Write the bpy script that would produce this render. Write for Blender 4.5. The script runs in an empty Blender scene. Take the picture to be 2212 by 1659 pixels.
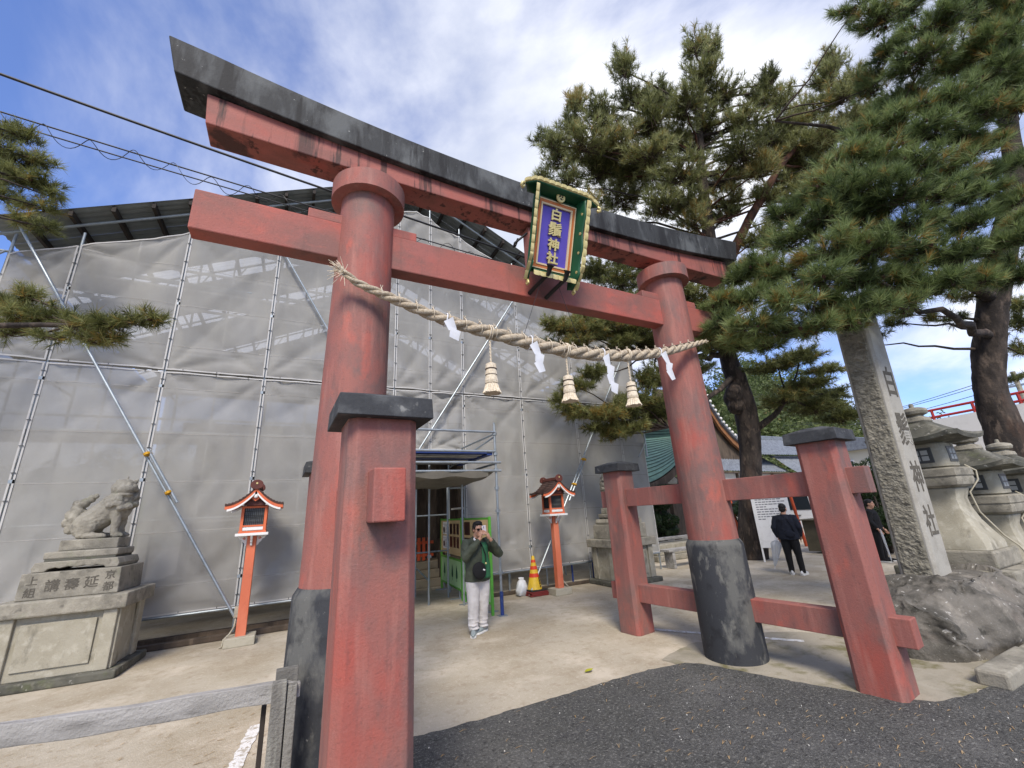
import bpy, bmesh, math, random
import numpy as np
from mathutils import Vector, Matrix
R = math.radians
scene = bpy.context.scene
COL = scene.collection

# ------------------------------------------------------------------ camera
cam_d = bpy.data.cameras.new('camera')
cam = bpy.data.objects.new('camera', cam_d)
COL.objects.link(cam)
cam_d.sensor_width = 36.0
cam_d.lens = 36.0 * 900.0 / 2212.0
cam_d.clip_start = 0.05
cam_d.clip_end = 3000
_r = Vector((0.890356, -0.451807, -0.055999)); _u = Vector((-0.085797, -0.287317, 0.953985)); _b = Vector((-0.447107, -0.844582, -0.294578))
cam.matrix_world = Matrix(((_r.x, _u.x, _b.x, 0), (_r.y, _u.y, _b.y, 0), (_r.z, _u.z, _b.z, 1.85), (0, 0, 0, 1)))
scene.camera = cam

# ------------------------------------------------------------------ sky, sun, exposure
SUN_EL, SUN_AZ = R(46), R(205)          # azimuth clockwise from +Y: behind the camera, a little to the left
world = bpy.data.worlds.new('World'); scene.world = world
world.use_nodes = True
wn = world.node_tree.nodes; wl = world.node_tree.links
wn.clear()
w_out = wn.new('ShaderNodeOutputWorld'); w_bg = wn.new('ShaderNodeBackground')
sky = wn.new('ShaderNodeTexSky'); sky.sky_type = 'NISHITA'; sky.sun_disc = False
sky.sun_elevation = SUN_EL; sky.sun_rotation = SUN_AZ
sky.air_density = 1.1; sky.dust_density = 0.3; sky.ozone_density = 2.5
w_bg.inputs['Strength'].default_value = 0.115
tc = wn.new('ShaderNodeTexCoord')
sep = wn.new('ShaderNodeSeparateXYZ'); wl.new(tc.outputs['Generated'], sep.inputs[0])
zz = wn.new('ShaderNodeMath'); zz.operation = 'MAXIMUM'; zz.inputs[1].default_value = 0.0
wl.new(sep.outputs['Z'], zz.inputs[0])
za = wn.new('ShaderNodeMath'); za.operation = 'ADD'; za.inputs[1].default_value = 0.34; wl.new(zz.outputs[0], za.inputs[0])
dx = wn.new('ShaderNodeMath'); dx.operation = 'DIVIDE'; wl.new(sep.outputs['X'], dx.inputs[0]); wl.new(za.outputs[0], dx.inputs[1])
dy = wn.new('ShaderNodeMath'); dy.operation = 'DIVIDE'; wl.new(sep.outputs['Y'], dy.inputs[0]); wl.new(za.outputs[0], dy.inputs[1])
cmb = wn.new('ShaderNodeCombineXYZ'); wl.new(dx.outputs[0], cmb.inputs[0]); wl.new(dy.outputs[0], cmb.inputs[1])
cmap = wn.new('ShaderNodeMapping'); cmap.inputs['Location'].default_value = (3.5, 11.0, 0.0); cmap.inputs['Rotation'].default_value = (0, 0, R(24))
cmap.inputs['Scale'].default_value = (1.05, 0.85, 1)
wl.new(cmb.outputs[0], cmap.inputs[0])
cn = wn.new('ShaderNodeTexNoise'); cn.inputs['Scale'].default_value = 1.25; cn.inputs['Detail'].default_value = 9; cn.inputs['Roughness'].default_value = 0.56
cn.inputs['Distortion'].default_value = 0.35
wl.new(cmap.outputs[0], cn.inputs['Vector'])
cr = wn.new('ShaderNodeValToRGB'); cr.color_ramp.interpolation = 'EASE'
cr.color_ramp.elements[0].position = 0.375; cr.color_ramp.elements[0].color = (0.03, 0.03, 0.03, 1)
cr.color_ramp.elements[1].position = 0.66; cr.color_ramp.elements[1].color = (0.97, 0.97, 0.97, 1)
wl.new(cn.outputs['Fac'], cr.inputs[0])
cn2 = wn.new('ShaderNodeTexNoise'); cn2.inputs['Scale'].default_value = 2.3; cn2.inputs['Detail'].default_value = 4
wl.new(cmap.outputs[0], cn2.inputs['Vector'])
cc = wn.new('ShaderNodeValToRGB')
cc.color_ramp.elements[0].position = 0.35; cc.color_ramp.elements[0].color = (0.60, 0.64, 0.74, 1)
cc.color_ramp.elements[1].position = 0.62; cc.color_ramp.elements[1].color = (0.97, 0.98, 1.02, 1)
wl.new(cn2.outputs['Fac'], cc.inputs[0])
cs = wn.new('ShaderNodeVectorMath'); cs.operation = 'SCALE'; cs.inputs['Scale'].default_value = 9.4
wl.new(cc.outputs[0], cs.inputs[0])
hs = wn.new('ShaderNodeVectorMath'); hs.operation = 'MULTIPLY'; hs.inputs[1].default_value = (1.0, 1.16, 1.70)
wl.new(sky.outputs[0], hs.inputs[0])
cm = wn.new('ShaderNodeMix'); cm.data_type = 'RGBA'
wl.new(cr.outputs[0], cm.inputs[0]); wl.new(hs.outputs[0], cm.inputs[6]); wl.new(cs.outputs[0], cm.inputs[7])
wl.new(cm.outputs[2], w_bg.inputs['Color']); wl.new(w_bg.outputs[0], w_out.inputs['Surface'])

sun_d = bpy.data.lights.new('sun', 'SUN'); sun = bpy.data.objects.new('sun', sun_d); COL.objects.link(sun)
sun_d.energy = 3.5; sun_d.angle = R(18); sun_d.color = (1.0, 0.91, 0.78)
_sd = Vector((math.sin(SUN_AZ) * math.cos(SUN_EL), math.cos(SUN_AZ) * math.cos(SUN_EL), math.sin(SUN_EL)))
sun.rotation_euler = _sd.to_track_quat('Z', 'Y').to_euler()
sun.location = (0, 0, 30)

scene.view_settings.view_transform = 'Standard'
scene.view_settings.look = 'None'
scene.view_settings.gamma = 1.0
scene.view_settings.exposure = 0.30
scene.view_settings.use_curve_mapping = False
scene.render.engine = 'CYCLES'
scene.cycles.max_bounces = 8
scene.cycles.transparent_max_bounces = 16

# ------------------------------------------------------------------ materials
def srgb(r, g, b):
    f = lambda c: (c / 255 / 12.92) if c <= 10 else ((c / 255 + 0.055) / 1.055) ** 2.4
    return (f(r), f(g), f(b), 1)

def paint(name, base, layers=(), rough=0.7, bump=0.0, bump_scale=40, metallic=0.0, coat=0.0, bump2=None, translucent=0.0, alpha=None, spec=0.4, vary=0.0):
    """base colour plus shaped stains; each layer = (colour, scale, lo, hi, stretch, amount)"""
    m = bpy.data.materials.new(name); m.use_nodes = True
    nt = m.node_tree; N = nt.nodes; L = nt.links
    b = N['Principled BSDF']
    t = N.new('ShaderNodeTexCoord')
    oi = N.new('ShaderNodeObjectInfo')
    ad = N.new('ShaderNodeVectorMath'); ad.operation = 'ADD'
    sc = N.new('ShaderNodeVectorMath'); sc.operation = 'SCALE'; sc.inputs['Scale'].default_value = 7.3
    cv = N.new('ShaderNodeCombineXYZ'); L.new(oi.outputs['Random'], cv.inputs[0]); L.new(oi.outputs['Random'], cv.inputs[2])
    L.new(cv.outputs[0], sc.inputs[0]); L.new(t.outputs['Object'], ad.inputs[0]); L.new(sc.outputs[0], ad.inputs[1])
    vec = ad.outputs[0]
    col = None
    rgb = N.new('ShaderNodeRGB'); rgb.outputs[0].default_value = base if len(base) == 4 else (*base, 1)
    col = rgb.outputs[0]
    if vary:
        mm = N.new('ShaderNodeMapRange'); mm.inputs['To Min'].default_value = 1 - vary; mm.inputs['To Max'].default_value = 1 + vary
        L.new(oi.outputs['Random'], mm.inputs[0])
        vs = N.new('ShaderNodeVectorMath'); vs.operation = 'SCALE'; L.new(col, vs.inputs[0]); L.new(mm.outputs[0], vs.inputs['Scale'])
        col = vs.outputs[0]
    for i, (c, s, lo, hi, st, am) in enumerate(layers):
        mp = N.new('ShaderNodeMapping'); mp.inputs['Scale'].default_value = st; mp.inputs['Location'].default_value = (i * 3.7, i * 1.9, i * 5.1)
        L.new(vec, mp.inputs[0])
        nz = N.new('ShaderNodeTexNoise'); nz.inputs['Scale'].default_value = s; nz.inputs['Detail'].default_value = 6; nz.inputs['Roughness'].default_value = 0.6
        L.new(mp.outputs[0], nz.inputs['Vector'])
        mr = N.new('ShaderNodeMapRange'); mr.inputs['From Min'].default_value = lo; mr.inputs['From Max'].default_value = hi
        mr.inputs['To Max'].default_value = am
        L.new(nz.outputs['Fac'], mr.inputs[0])
        mx = N.new('ShaderNodeMix'); mx.data_type = 'RGBA'
        L.new(mr.outputs[0], mx.inputs[0]); L.new(col, mx.inputs[6]); mx.inputs[7].default_value = c if len(c) == 4 else (*c, 1)
        col = mx.outputs[2]
    L.new(col, b.inputs['Base Color'])
    b.inputs['Roughness'].default_value = rough; b.inputs['Metallic'].default_value = metallic
    b.inputs['Specular IOR Level'].default_value = spec
    if coat: b.inputs['Coat Weight'].default_value = coat
    if bump:
        nb = N.new('ShaderNodeTexNoise'); nb.inputs['Scale'].default_value = bump_scale; nb.inputs['Detail'].default_value = 8; nb.inputs['Roughness'].default_value = 0.65
        L.new(vec, nb.inputs['Vector'])
        bp = N.new('ShaderNodeBump'); bp.inputs['Strength'].default_value = min(1, bump); bp.inputs['Distance'].default_value = 0.02
        L.new(nb.outputs['Fac'], bp.inputs['Height']); L.new(bp.outputs[0], b.inputs['Normal'])
    surf = b.outputs[0]; out = N['Material Output']
    if translucent:
        tr = N.new('ShaderNodeBsdfTranslucent'); L.new(col, tr.inputs[0])
        mx = N.new('ShaderNodeMixShader'); mx.inputs[0].default_value = translucent
        L.new(surf, mx.inputs[1]); L.new(tr.outputs[0], mx.inputs[2]); surf = mx.outputs[0]
    if alpha is not None:
        tp = N.new('ShaderNodeBsdfTransparent'); mx = N.new('ShaderNodeMixShader'); mx.inputs[0].default_value = alpha
        L.new(tp.outputs[0], mx.inputs[1]); L.new(surf, mx.inputs[2]); surf = mx.outputs[0]
    L.new(surf, out.inputs['Surface'])
    return m

one = (1, 1, 1)
vst = (1, 1, 0.16)     # streaks that run down
M = {}
RED = srgb(142, 90, 82); REDP = srgb(164, 78, 66); REDD = srgb(112, 89, 84); REDL = srgb(174, 120, 108)
M['red'] = paint('weathered_red_paint', RED, [
    (REDD, 1.7, 0.44, 0.60, (1, 1, 0.55), 0.85), (srgb(154, 92, 81), 3.1, 0.48, 0.62, (1, 1, 0.6), 0.65), (REDP, 1.9, 0.53, 0.66, (1, 1, 0.5), 0.7), (srgb(184, 92, 76), 4.3, 0.58, 0.68, (1, 1, 0.5), 0.5),
    (REDL, 11, 0.52, 0.72, (1, 1, 0.10), 0.5), (srgb(100, 74, 71), 13, 0.56, 0.72, (1, 1, 0.22), 0.45), (srgb(96, 68, 62), 46, 0.55, 0.72, one, 0.4), (srgb(182, 128, 118), 70, 0.60, 0.78, one, 0.35)], rough=0.68, bump=0.25, bump_scale=70)
M['red_beam'] = paint('weathered_red_beam_paint', srgb(150, 86, 76), [
    (srgb(118, 84, 77), 1.5, 0.45, 0.60, (0.6, 1, 1), 0.8), (srgb(160, 92, 84), 3.3, 0.50, 0.64, (0.6, 1, 1), 0.6), (REDP, 1.9, 0.52, 0.66, (0.7, 1, 1), 0.65), (srgb(178, 90, 76), 4.5, 0.56, 0.68, (0.7, 1, 1), 0.5),
    (srgb(84, 64, 60), 5.5, 0.60, 0.74, (1, 1, 0.10), 0.5), (srgb(98, 66, 63), 40, 0.55, 0.74, one, 0.4), (REDL, 60, 0.58, 0.8, one, 0.35)], rough=0.68, bump=0.25, bump_scale=70)
M['red_stained'] = paint('streaked_red_lintel_paint', srgb(148, 86, 76), [
    (srgb(116, 78, 71), 1.4, 0.45, 0.62, (0.6, 1, 1), 0.75), (REDP, 2.0, 0.54, 0.66, (0.7, 1, 1), 0.6), (srgb(166, 98, 90), 4, 0.5, 0.66, (0.7, 1, 1), 0.5),
    (srgb(40, 32, 31), 3.2, 0.53, 0.62, (1, 1, 0.06), 0.8), (srgb(26, 21, 21), 8, 0.57, 0.63, (1, 1, 0.09), 0.75), (srgb(96, 66, 63), 40, 0.55, 0.74, one, 0.35)], rough=0.68, bump=0.2, bump_scale=70)
M['black_lintel'] = paint('weathered_black_lintel_paint', srgb(50, 52, 53), [
    (srgb(26, 27, 28), 3, 0.42, 0.6, (1, 1, 0.3), 0.8), (srgb(98, 101, 101), 2.4, 0.50, 0.64, (1, 1, 0.5), 0.7), (srgb(84, 87, 88), 9, 0.52, 0.66, (1, 1, 0.2), 0.6), (srgb(16, 16, 17), 5, 0.56, 0.62, (1, 1, 0.12), 0.85),
    (srgb(185, 185, 180), 22, 0.68, 0.73, one, 0.6)], rough=0.75, bump=0.2, bump_scale=50)
M['black_foot'] = paint('weathered_black_foot_paint', srgb(50, 52, 56), [
    (srgb(98, 98, 94), 2.8, 0.50, 0.60, (1, 1, 0.55), 0.8), (srgb(30, 31, 34), 5, 0.54, 0.66, one, 0.7), (srgb(120, 119, 112), 9, 0.58, 0.68, (1, 1, 0.5), 0.6),
    (srgb(160, 158, 150), 28, 0.68, 0.74, one, 0.5)], rough=0.75, bump=0.15, bump_scale=50)
M['black_cap'] = paint('weathered_black_cap_paint', srgb(52, 54, 57), [
    (srgb(95, 97, 98), 4, 0.5, 0.68, one, 0.7), (srgb(28, 29, 31), 7, 0.52, 0.66, one, 0.7), (srgb(150, 150, 146), 11, 0.62, 0.7, one, 0.6)], rough=0.75, bump=0.25, bump_scale=45)
STONE = srgb(146, 141, 128)
M['stone'] = paint('weathered_granite', STONE, [
    (srgb(98, 95, 86), 3, 0.45, 0.64, one, 0.7), (srgb(176, 171, 156), 6, 0.52, 0.7, one, 0.6), (srgb(64, 62, 56), 9, 0.58, 0.72, one, 0.6),
    (srgb(120, 124, 96), 4.5, 0.58, 0.72, one, 0.45), (srgb(190, 188, 180), 90, 0.6, 0.75, one, 0.4)], rough=0.9, bump=0.5, bump_scale=38)
M['stone_light'] = paint('pale_granite', srgb(160, 155, 139), [
    (srgb(140, 134, 116), 3, 0.45, 0.66, one, 0.6), (srgb(196, 192, 178), 7, 0.52, 0.7, one, 0.5), (srgb(84, 81, 70), 5, 0.56, 0.70, (1, 1, 0.5), 0.65), (srgb(120, 114, 100), 80, 0.55, 0.75, one, 0.35)],
    rough=0.9, bump=0.35, bump_scale=45)
M['stone_dark'] = paint('mossy_dark_granite', srgb(96, 95, 86), [
    (srgb(58, 58, 52), 3.5, 0.45, 0.64, one, 0.8), (srgb(146, 142, 130), 5, 0.55, 0.7, one, 0.7), (srgb(92, 98, 66), 4.5, 0.56, 0.7, one, 0.5), (srgb(178, 176, 168), 12, 0.65, 0.7, one, 0.6)],
    rough=0.92, bump=0.6, bump_scale=30)
M['carved'] = paint('painted_carving_shade', srgb(88, 84, 76), [(srgb(118, 113, 102), 20, 0.5, 0.7, one, 0.6)], rough=0.95)  # dark tone stands in for the shade inside cut characters
M['tube'] = paint('galvanised_steel', srgb(158, 166, 170), [(srgb(118, 126, 132), 6, 0.45, 0.7, one, 0.6)], rough=0.42, metallic=0.55)
M['tube_blue'] = paint('blue_steel', srgb(44, 66, 128), [(srgb(96, 112, 140), 9, 0.55, 0.7, one, 0.6)], rough=0.5, metallic=0.2)
M['black_plain'] = paint('black_paint', srgb(26, 26, 28), rough=0.5)
M['white'] = paint('white_paint', srgb(222, 222, 220), [(srgb(190, 188, 184), 8, 0.5, 0.75, one, 0.5)], rough=0.6)
M['orange_post'] = paint('faded_vermilion_paint', srgb(206, 112, 80), [(srgb(224, 138, 106), 3, 0.48, 0.68, (1, 1, 0.4), 0.6), (srgb(180, 92, 66), 8, 0.58, 0.74, one, 0.5)], rough=0.6, bump=0.06)
M['orange'] = paint('vermilion_paint', srgb(188, 78, 40), [(srgb(206, 104, 62), 6, 0.5, 0.7, one, 0.5)], rough=0.55)

# ------------------------------------------------------------------ mesh helpers
class MB:
    def __init__(s): s.v = []; s.f = []
    def add(s, vs, fs):
        o = len(s.v); s.v += [tuple(p) for p in vs]; s.f += [tuple(i + o for i in f) for f in fs]; return s
    def box(s, c, d, rot=None, taper=1.0):
        x, y, z = d[0] / 2, d[1] / 2, d[2] / 2
        P = [Vector((sx * x * (taper if sz > 0 else 1), sy * y * (taper if sz > 0 else 1), sz * z)) for sz in (-1, 1) for sy in (-1, 1) for sx in (-1, 1)]
        if rot is not None:
            mt = rot if isinstance(rot, Matrix) else Matrix.Rotation(rot, 3, 'Z')
            P = [mt @ p for p in P]
        c = Vector(c)
        return s.add([c + p for p in P], [(0, 2, 3, 1), (4, 5, 7, 6), (0, 1, 5, 4), (2, 6, 7, 3), (0, 4, 6, 2), (1, 3, 7, 5)])
    def hexa(s, P):   # 8 corners: bottom 4 ccw, top 4 ccw
        return s.add(P, [(0, 3, 2, 1), (4, 5, 6, 7), (0, 1, 5, 4), (1, 2, 6, 5), (2, 3, 7, 6), (3, 0, 4, 7)])
    def prism(s, poly, n, offs=None):
        """extrude polygon of 3D points by vector n"""
        n = Vector(n); k = len(poly); P = [Vector(p) for p in poly]
        return s.add(P + [p + n for p in P], [tuple(range(k - 1, -1, -1)), tuple(range(k, 2 * k))] + [(i, (i + 1) % k, k + (i + 1) % k, k + i) for i in range(k)])
    def tube(s, pts, r, n=8, cap=True, flat=1.0):
        pts = [Vector(p) for p in pts]
        rs = r if isinstance(r, (list, tuple)) else [r] * len(pts)
        base = len(s.v); up = None
        for i, p in enumerate(pts):
            t = (pts[min(i + 1, len(pts) - 1)] - pts[max(i - 1, 0)])
            if t.length < 1e-9: t = Vector((0, 0, 1))
            t.normalize()
            if up is None:
                up = t.orthogonal().normalized()
            else:
                up = (up - t * up.dot(t))
                up = up.normalized() if up.length > 1e-6 else t.orthogonal().normalized()
            w = t.cross(up)
            for k in range(n):
                a = 2 * math.pi * k / n
                s.v.append(tuple(p + (up * math.cos(a) + w * math.sin(a) * flat) * rs[i]))
        for i in range(len(pts) - 1):
            for k in range(n):
                a = base + i * n + k; b = base + i * n + (k + 1) % n
                s.f.append((a, b, b + n, a + n))
        if cap:
            s.f.append(tuple(base + k for k in range(n - 1, -1, -1)))
            e = base + (len(pts) - 1) * n
            s.f.append(tuple(e + k for k in range(n)))
        return s
    def lathe(s, prof, c=(0, 0, 0), n=24, sx=1.0, sy=1.0, sq=None, rot=0.0):
        """prof: (radius, z). sq: superellipse exponent for squarish sections"""
        base = len(s.v)
        for (r, z) in prof:
            for k in range(n):
                a = 2 * math.pi * k / n + rot
                ca, sa = math.cos(a), math.sin(a)
                q = 1.0
                if sq: q = (abs(ca) ** sq + abs(sa) ** sq) ** (-1.0 / sq)
                s.v.append((c[0] + r * q * ca * sx, c[1] + r * q * sa * sy, c[2] + z))
        for i in range(len(prof) - 1):
            for k in range(n):
                a = base + i * n + k; b = base + i * n + (k + 1) % n
                s.f.append((a, b, b + n, a + n))
        s.f.append(tuple(base + k for k in range(n - 1, -1, -1)))
        e = base + (len(prof) - 1) * n
        s.f.append(tuple(e + k for k in range(n)))
        return s
    def grid(s, fn, nu, nv):
        o = len(s.v)
        for j in range(nv + 1):
            for i in range(nu + 1):
                s.v.append(tuple(fn(i / nu, j / nv)))
        for j in range(nv):
            for i in range(nu):
                a = o + j * (nu + 1) + i
                s.f.append((a, a + 1, a + nu + 2, a + nu + 1))
        return s
    def build(s, name, mat, parent=None, smooth=False, bevel=0.0, local=False, solid=0.0, sub=0):
        me = bpy.data.meshes.new(name)
        off = Vector((0, 0, 0))
        if parent is not None and not local: off = OFF.get(parent.name, Vector((0, 0, 0)))
        vs = s.v if off.length == 0 else [(p[0] - off.x, p[1] - off.y, p[2] - off.z) for p in s.v]
        me.from_pydata(vs, [], s.f); me.update()
        me.materials.append(M[mat] if isinstance(mat, str) else mat)
        if smooth:
            me.polygons.foreach_set('use_smooth', [True] * len(me.polygons))
        o = bpy.data.objects.new(name, me); COL.objects.link(o)
        if parent is not None:
            o.parent = parent
            OFF[o.name] = off
        else: OFF[o.name] = Vector((0, 0, 0))
        if solid:
            md = o.modifiers.new('thickness', 'SOLIDIFY'); md.thickness = solid; md.offset = 0
        if bevel:
            md = o.modifiers.new('worn_edges', 'BEVEL'); md.width = bevel; md.segments = 2; md.limit_method = 'ANGLE'; md.angle_limit = R(40)
        if sub:
            md = o.modifiers.new('smooth', 'SUBSURF'); md.levels = sub; md.render_levels = sub
        if smooth == 'auto':
            try:
                me.set_sharp_from_angle(angle=R(35))
            except Exception: pass
        return o
OFF = {}

def thing(name, label, cat, loc=(0, 0, 0), group=None, rotz=0):
    o = bpy.data.objects.new(name, None); COL.objects.link(o)
    o.location = loc; o.rotation_euler = (0, 0, rotz); o.empty_display_size = 0.2
    OFF[o.name] = Vector(loc)
    o['label'] = label; o['category'] = cat
    if group: o['group'] = group
    return o
def tag(o, label=None, cat=None, group=None, kind=None):
    if label: o['label'] = label
    if cat: o['category'] = cat
    if group: o['group'] = group
    if kind: o['kind'] = kind
    return o
def copy_tree(o, parent=None):
    c = o.copy(); COL.objects.link(c); c.parent = parent
    OFF[c.name] = OFF.get(o.name, Vector((0, 0, 0)))
    for ch in list(o.children):
        copy_tree(ch, c)
    return c
def glyph(ch, size, depth, bold=0.012, bevel=0.0):
    """mesh data (verts, faces) of one written character, centred, in the XZ plane facing -Y"""
    cu = bpy.data.curves.new('glyph', 'FONT'); cu.body = ch; cu.extrude = depth / size / 2; cu.offset = bold; cu.resolution_u = 3
    if bevel: cu.bevel_depth = bevel / size; cu.bevel_resolution = 1
    ob = bpy.data.objects.new('glyph', cu); COL.objects.link(ob)
    bpy.context.view_layer.update()
    me = bpy.data.meshes.new_from_object(ob.evaluated_get(bpy.context.evaluated_depsgraph_get()))
    V = np.array([tuple(v.co) for v in me.vertices]); F = [tuple(p.vertices) for p in me.polygons]
    bpy.data.objects.remove(ob); bpy.data.curves.remove(cu); bpy.data.meshes.remove(me)
    V[:, 0] -= 0.5; V[:, 1] -= 0.38
    return V * size, F
def put_glyph(mb, ch, size, depth, origin, xa, ya, za, sx=1.0, bold=0.012, bevel=0.0):
    """xa, ya: directions of the character's right and up; za: out of its face"""
    V, F = glyph(ch, size, depth, bold, bevel)
    xa, ya, za, o = Vector(xa), Vector(ya), Vector(za), Vector(origin)
    return mb.add([o + xa * (v[0] * sx) + ya * v[1] + za * v[2] for v in V], F)
def noise_push(o, amount, scale, seed=0, vertical=True):
    """uneven hand-cut surface"""
    from mathutils import noise
    me = o.data
    for v in me.vertices:
        p = Vector(v.co) * scale + Vector((seed, seed * 1.7, seed * 0.3))
        d = noise.noise_vector(p) + 0.5 * noise.noise_vector(p * 2.3)
        if not vertical: d.z = 0
        v.co += d * amount
    me.update()

# ------------------------------------------------------------------ ground
M['sand'] = paint('packed_sandy_ground', srgb(180, 171, 153), [
    (srgb(158, 146, 124), 0.8, 0.42, 0.62, one, 0.75), (srgb(208, 198, 180), 1.3, 0.50, 0.68, one, 0.7), (srgb(140, 122, 98), 9, 0.52, 0.70, one, 0.4), (srgb(212, 202, 186), 22, 0.56, 0.70, one, 0.4),
    (srgb(196, 188, 172), 55, 0.55, 0.75, one, 0.55), (srgb(98, 82, 66), 90, 0.58, 0.75, one, 0.6)], rough=0.95, bump=0.5, bump_scale=70, spec=0.2)
M['asphalt'] = paint('old_asphalt', srgb(76, 76, 73), [
    (srgb(102, 101, 98), 0.9, 0.45, 0.65, one, 0.7), (srgb(72, 72, 72), 3, 0.5, 0.7, one, 0.7), (srgb(140, 139, 133), 38, 0.54, 0.66, one, 0.7), (srgb(40, 40, 40), 30, 0.54, 0.66, one, 0.75), (srgb(150, 150, 145), 110, 0.56, 0.7, one, 0.7),
    (srgb(190, 188, 182), 60, 0.74, 0.77, one, 0.6)], rough=0.85, bump=1.0, bump_scale=60, spec=0.3)
M['concrete'] = paint('mossy_concrete_apron', srgb(160, 153, 138), [
    (srgb(120, 116, 100), 1.6, 0.45, 0.65, one, 0.7), (srgb(104, 100, 62), 2.6, 0.52, 0.64, one, 0.75), (srgb(172, 166, 152), 5, 0.55, 0.7, one, 0.5), (srgb(84, 80, 66), 60, 0.58, 0.75, one, 0.5)],
    rough=0.92, bump=0.3, bump_scale=60, spec=0.2)
M['line'] = paint('worn_white_road_paint', srgb(226, 226, 224), [(srgb(166, 156, 138), 14, 0.50, 0.60, one, 0.9), (srgb(200, 196, 188), 40, 0.5, 0.7, one, 0.5)], rough=0.8, bump=0.3, bump_scale=80)

g = MB().grid(lambda u, v: (-300 + 600 * u, -200 + 800 * v, 0), 60, 60)
tag(g.build('ground', 'sand'), kind='structure')

def wavy(pts, amp, seed, step=0.12):
    rnd = random.Random(seed); out = []
    for a, b in zip(pts[:-1], pts[1:]):
        a, b = Vector(a), Vector(b); n = max(1, int((b - a).length / step))
        for i in range(n):
            p = a.lerp(b, i / n)
            out.append((p.x + rnd.uniform(-amp, amp), p.y + rnd.uniform(-amp, amp)))
    out.append(tuple(pts[-1])); return out
def sheet(name, poly, z, mat, thick=0.0):
    bm = bmesh.new()
    vs = [bm.verts.new((x, y, z)) for x, y in poly]
    bm.faces.new(vs); bmesh.ops.triangulate(bm, faces=bm.faces[:])
    bmesh.ops.recalc_face_normals(bm, faces=bm.faces[:])
    me = bpy.data.meshes.new(name); bm.to_mesh(me); bm.free()
    if me.polygons and me.polygons[0].normal.z < 0: me.flip_normals()
    me.materials.append(M[mat]); o = bpy.data.objects.new(name, me); COL.objects.link(o); OFF[o.name] = Vector((0, 0, 0))
    return tag(o, kind='structure')
edge = wavy([(-0.30, 3.0), (0.3, 4.42), (1.16, 4.40), (1.59, 4.37), (2.32, 4.36), (3.21, 4.37), (3.89, 4.36), (4.38, 4.27), (4.54, 4.10), (4.64, 3.78), (4.75, 3.45), (4.88, 3.08), (5.02, 2.76), (5.15, 2.47), (5.34, 2.27), (5.7, 2.17), (6.08, 2.13), (9, 1.95), (14, 1.6)], 0.013, 3, 0.07)
sheet('road', edge + [(60, 0), (60, -60), (-30, -60), (-30, -10), (-1.2, -1)], 0.008, 'asphalt')
sheet('pavement', wavy([(4.25, 4.5), (5.0, 4.75), (6.3, 4.4), (7.5, 3.4), (7.0, 2.3), (6.08, 2.15), (5.2, 2.2), (4.55, 2.9), (4.35, 3.9), (4.25, 4.5)], 0.03, 5)[:-1], 0.004, 'concrete')
def stripe(name, a, b, w, seed):
    a, b = Vector((*a, 0)), Vector((*b, 0)); d = (b - a).normalized(); n = Vector((-d.y, d.x, 0)) * w / 2
    rnd = random.Random(seed); N = 24; top = []; bot = []
    for i in range(N + 1):
        p = a.lerp(b, i / N); e = rnd.uniform(0.75, 1.05)
        top.append(tuple((p + n * e)[:2])); bot.append(tuple((p - n * rnd.uniform(0.75, 1.05))[:2]))
    return sheet(name, top + bot[::-1], 0.007, 'line')
stripe('painted_line', (5.02, 5.75), (6.22, 3.90), 0.10, 1)
stripe('painted_line', (-0.12, 5.55), (-0.26, 4.5), 0.12, 2)
stripe('painted_line', (-1.25, 5.38), (-1.42, 4.8), 0.12, 4)

# fallen pine needles and grit on the road and sand
M['needle_dry'] = paint('dry_pine_needle', srgb(150, 124, 88), [(srgb(186, 164, 128), 3, 0.45, 0.6, one, 0.8)], rough=0.8)
rnd = random.Random(7)
def scatter(name, n, fn, mat, label):
    mb = MB()
    for i in range(n):
        x, y, z = fn(); a = rnd.uniform(-0.5, 0.9); l = rnd.uniform(0.04, 0.085); w = rnd.uniform(0.0012, 0.0028)
        k = rnd.choice((1, 1, 2))
        for q in range(k):
            aa = a + q * rnd.uniform(0.1, 0.4); d = Vector((math.cos(aa), math.sin(aa), 0)); n_ = Vector((-d.y, d.x, 0)) * w
            p = Vector((x, y, z)); m_ = p + d * l * 0.5 + n_ * rnd.uniform(-3, 3) + Vector((0, 0, 0.006)); e = p + d * l
            mb.add([p - n_, p + n_, m_ + n_, m_ - n_, e], [(0, 1, 2, 3), (3, 2, 4)])
    return tag(mb.build(name, mat), label, kind='stuff')
def on_road():
    while True:
        x = rnd.uniform(1.0, 6.0); y = rnd.uniform(1.4, 4.35)
        if (x > 3 or rnd.random() < 0.3) and not (x > 4.3 and y > 3.0 - (x - 4.3) * 0.7): return x, y, 0.012
scatter('fallen_needles', 300, on_road, 'needle_dry', 'brown pine needles scattered over the dark asphalt')
def on_sand():
    return rnd.uniform(-3.5, 0.1), rnd.uniform(4.6, 6.4), 0.004
scatter('fallen_needles', 420, on_sand, 'needle_dry', 'brown pine needles on the sand beside the wooden rail')
M['grit'] = paint('pale_grit', srgb(200, 198, 190), rough=0.9)
mb = MB()
for i in range(70):
    x, y, z = on_road(); r = rnd.uniform(0.002, 0.005)
    mb.box((x, y, z), (r * 2, r * 1.4, r * 1.5), rot=rnd.uniform(0, 3))
tag(mb.build('grit', 'grit'), 'small pale stones loose on the asphalt', kind='stuff')
M['leaf_yellow'] = paint('yellow_green_leaf', srgb(150, 150, 40), rough=0.6)
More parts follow.
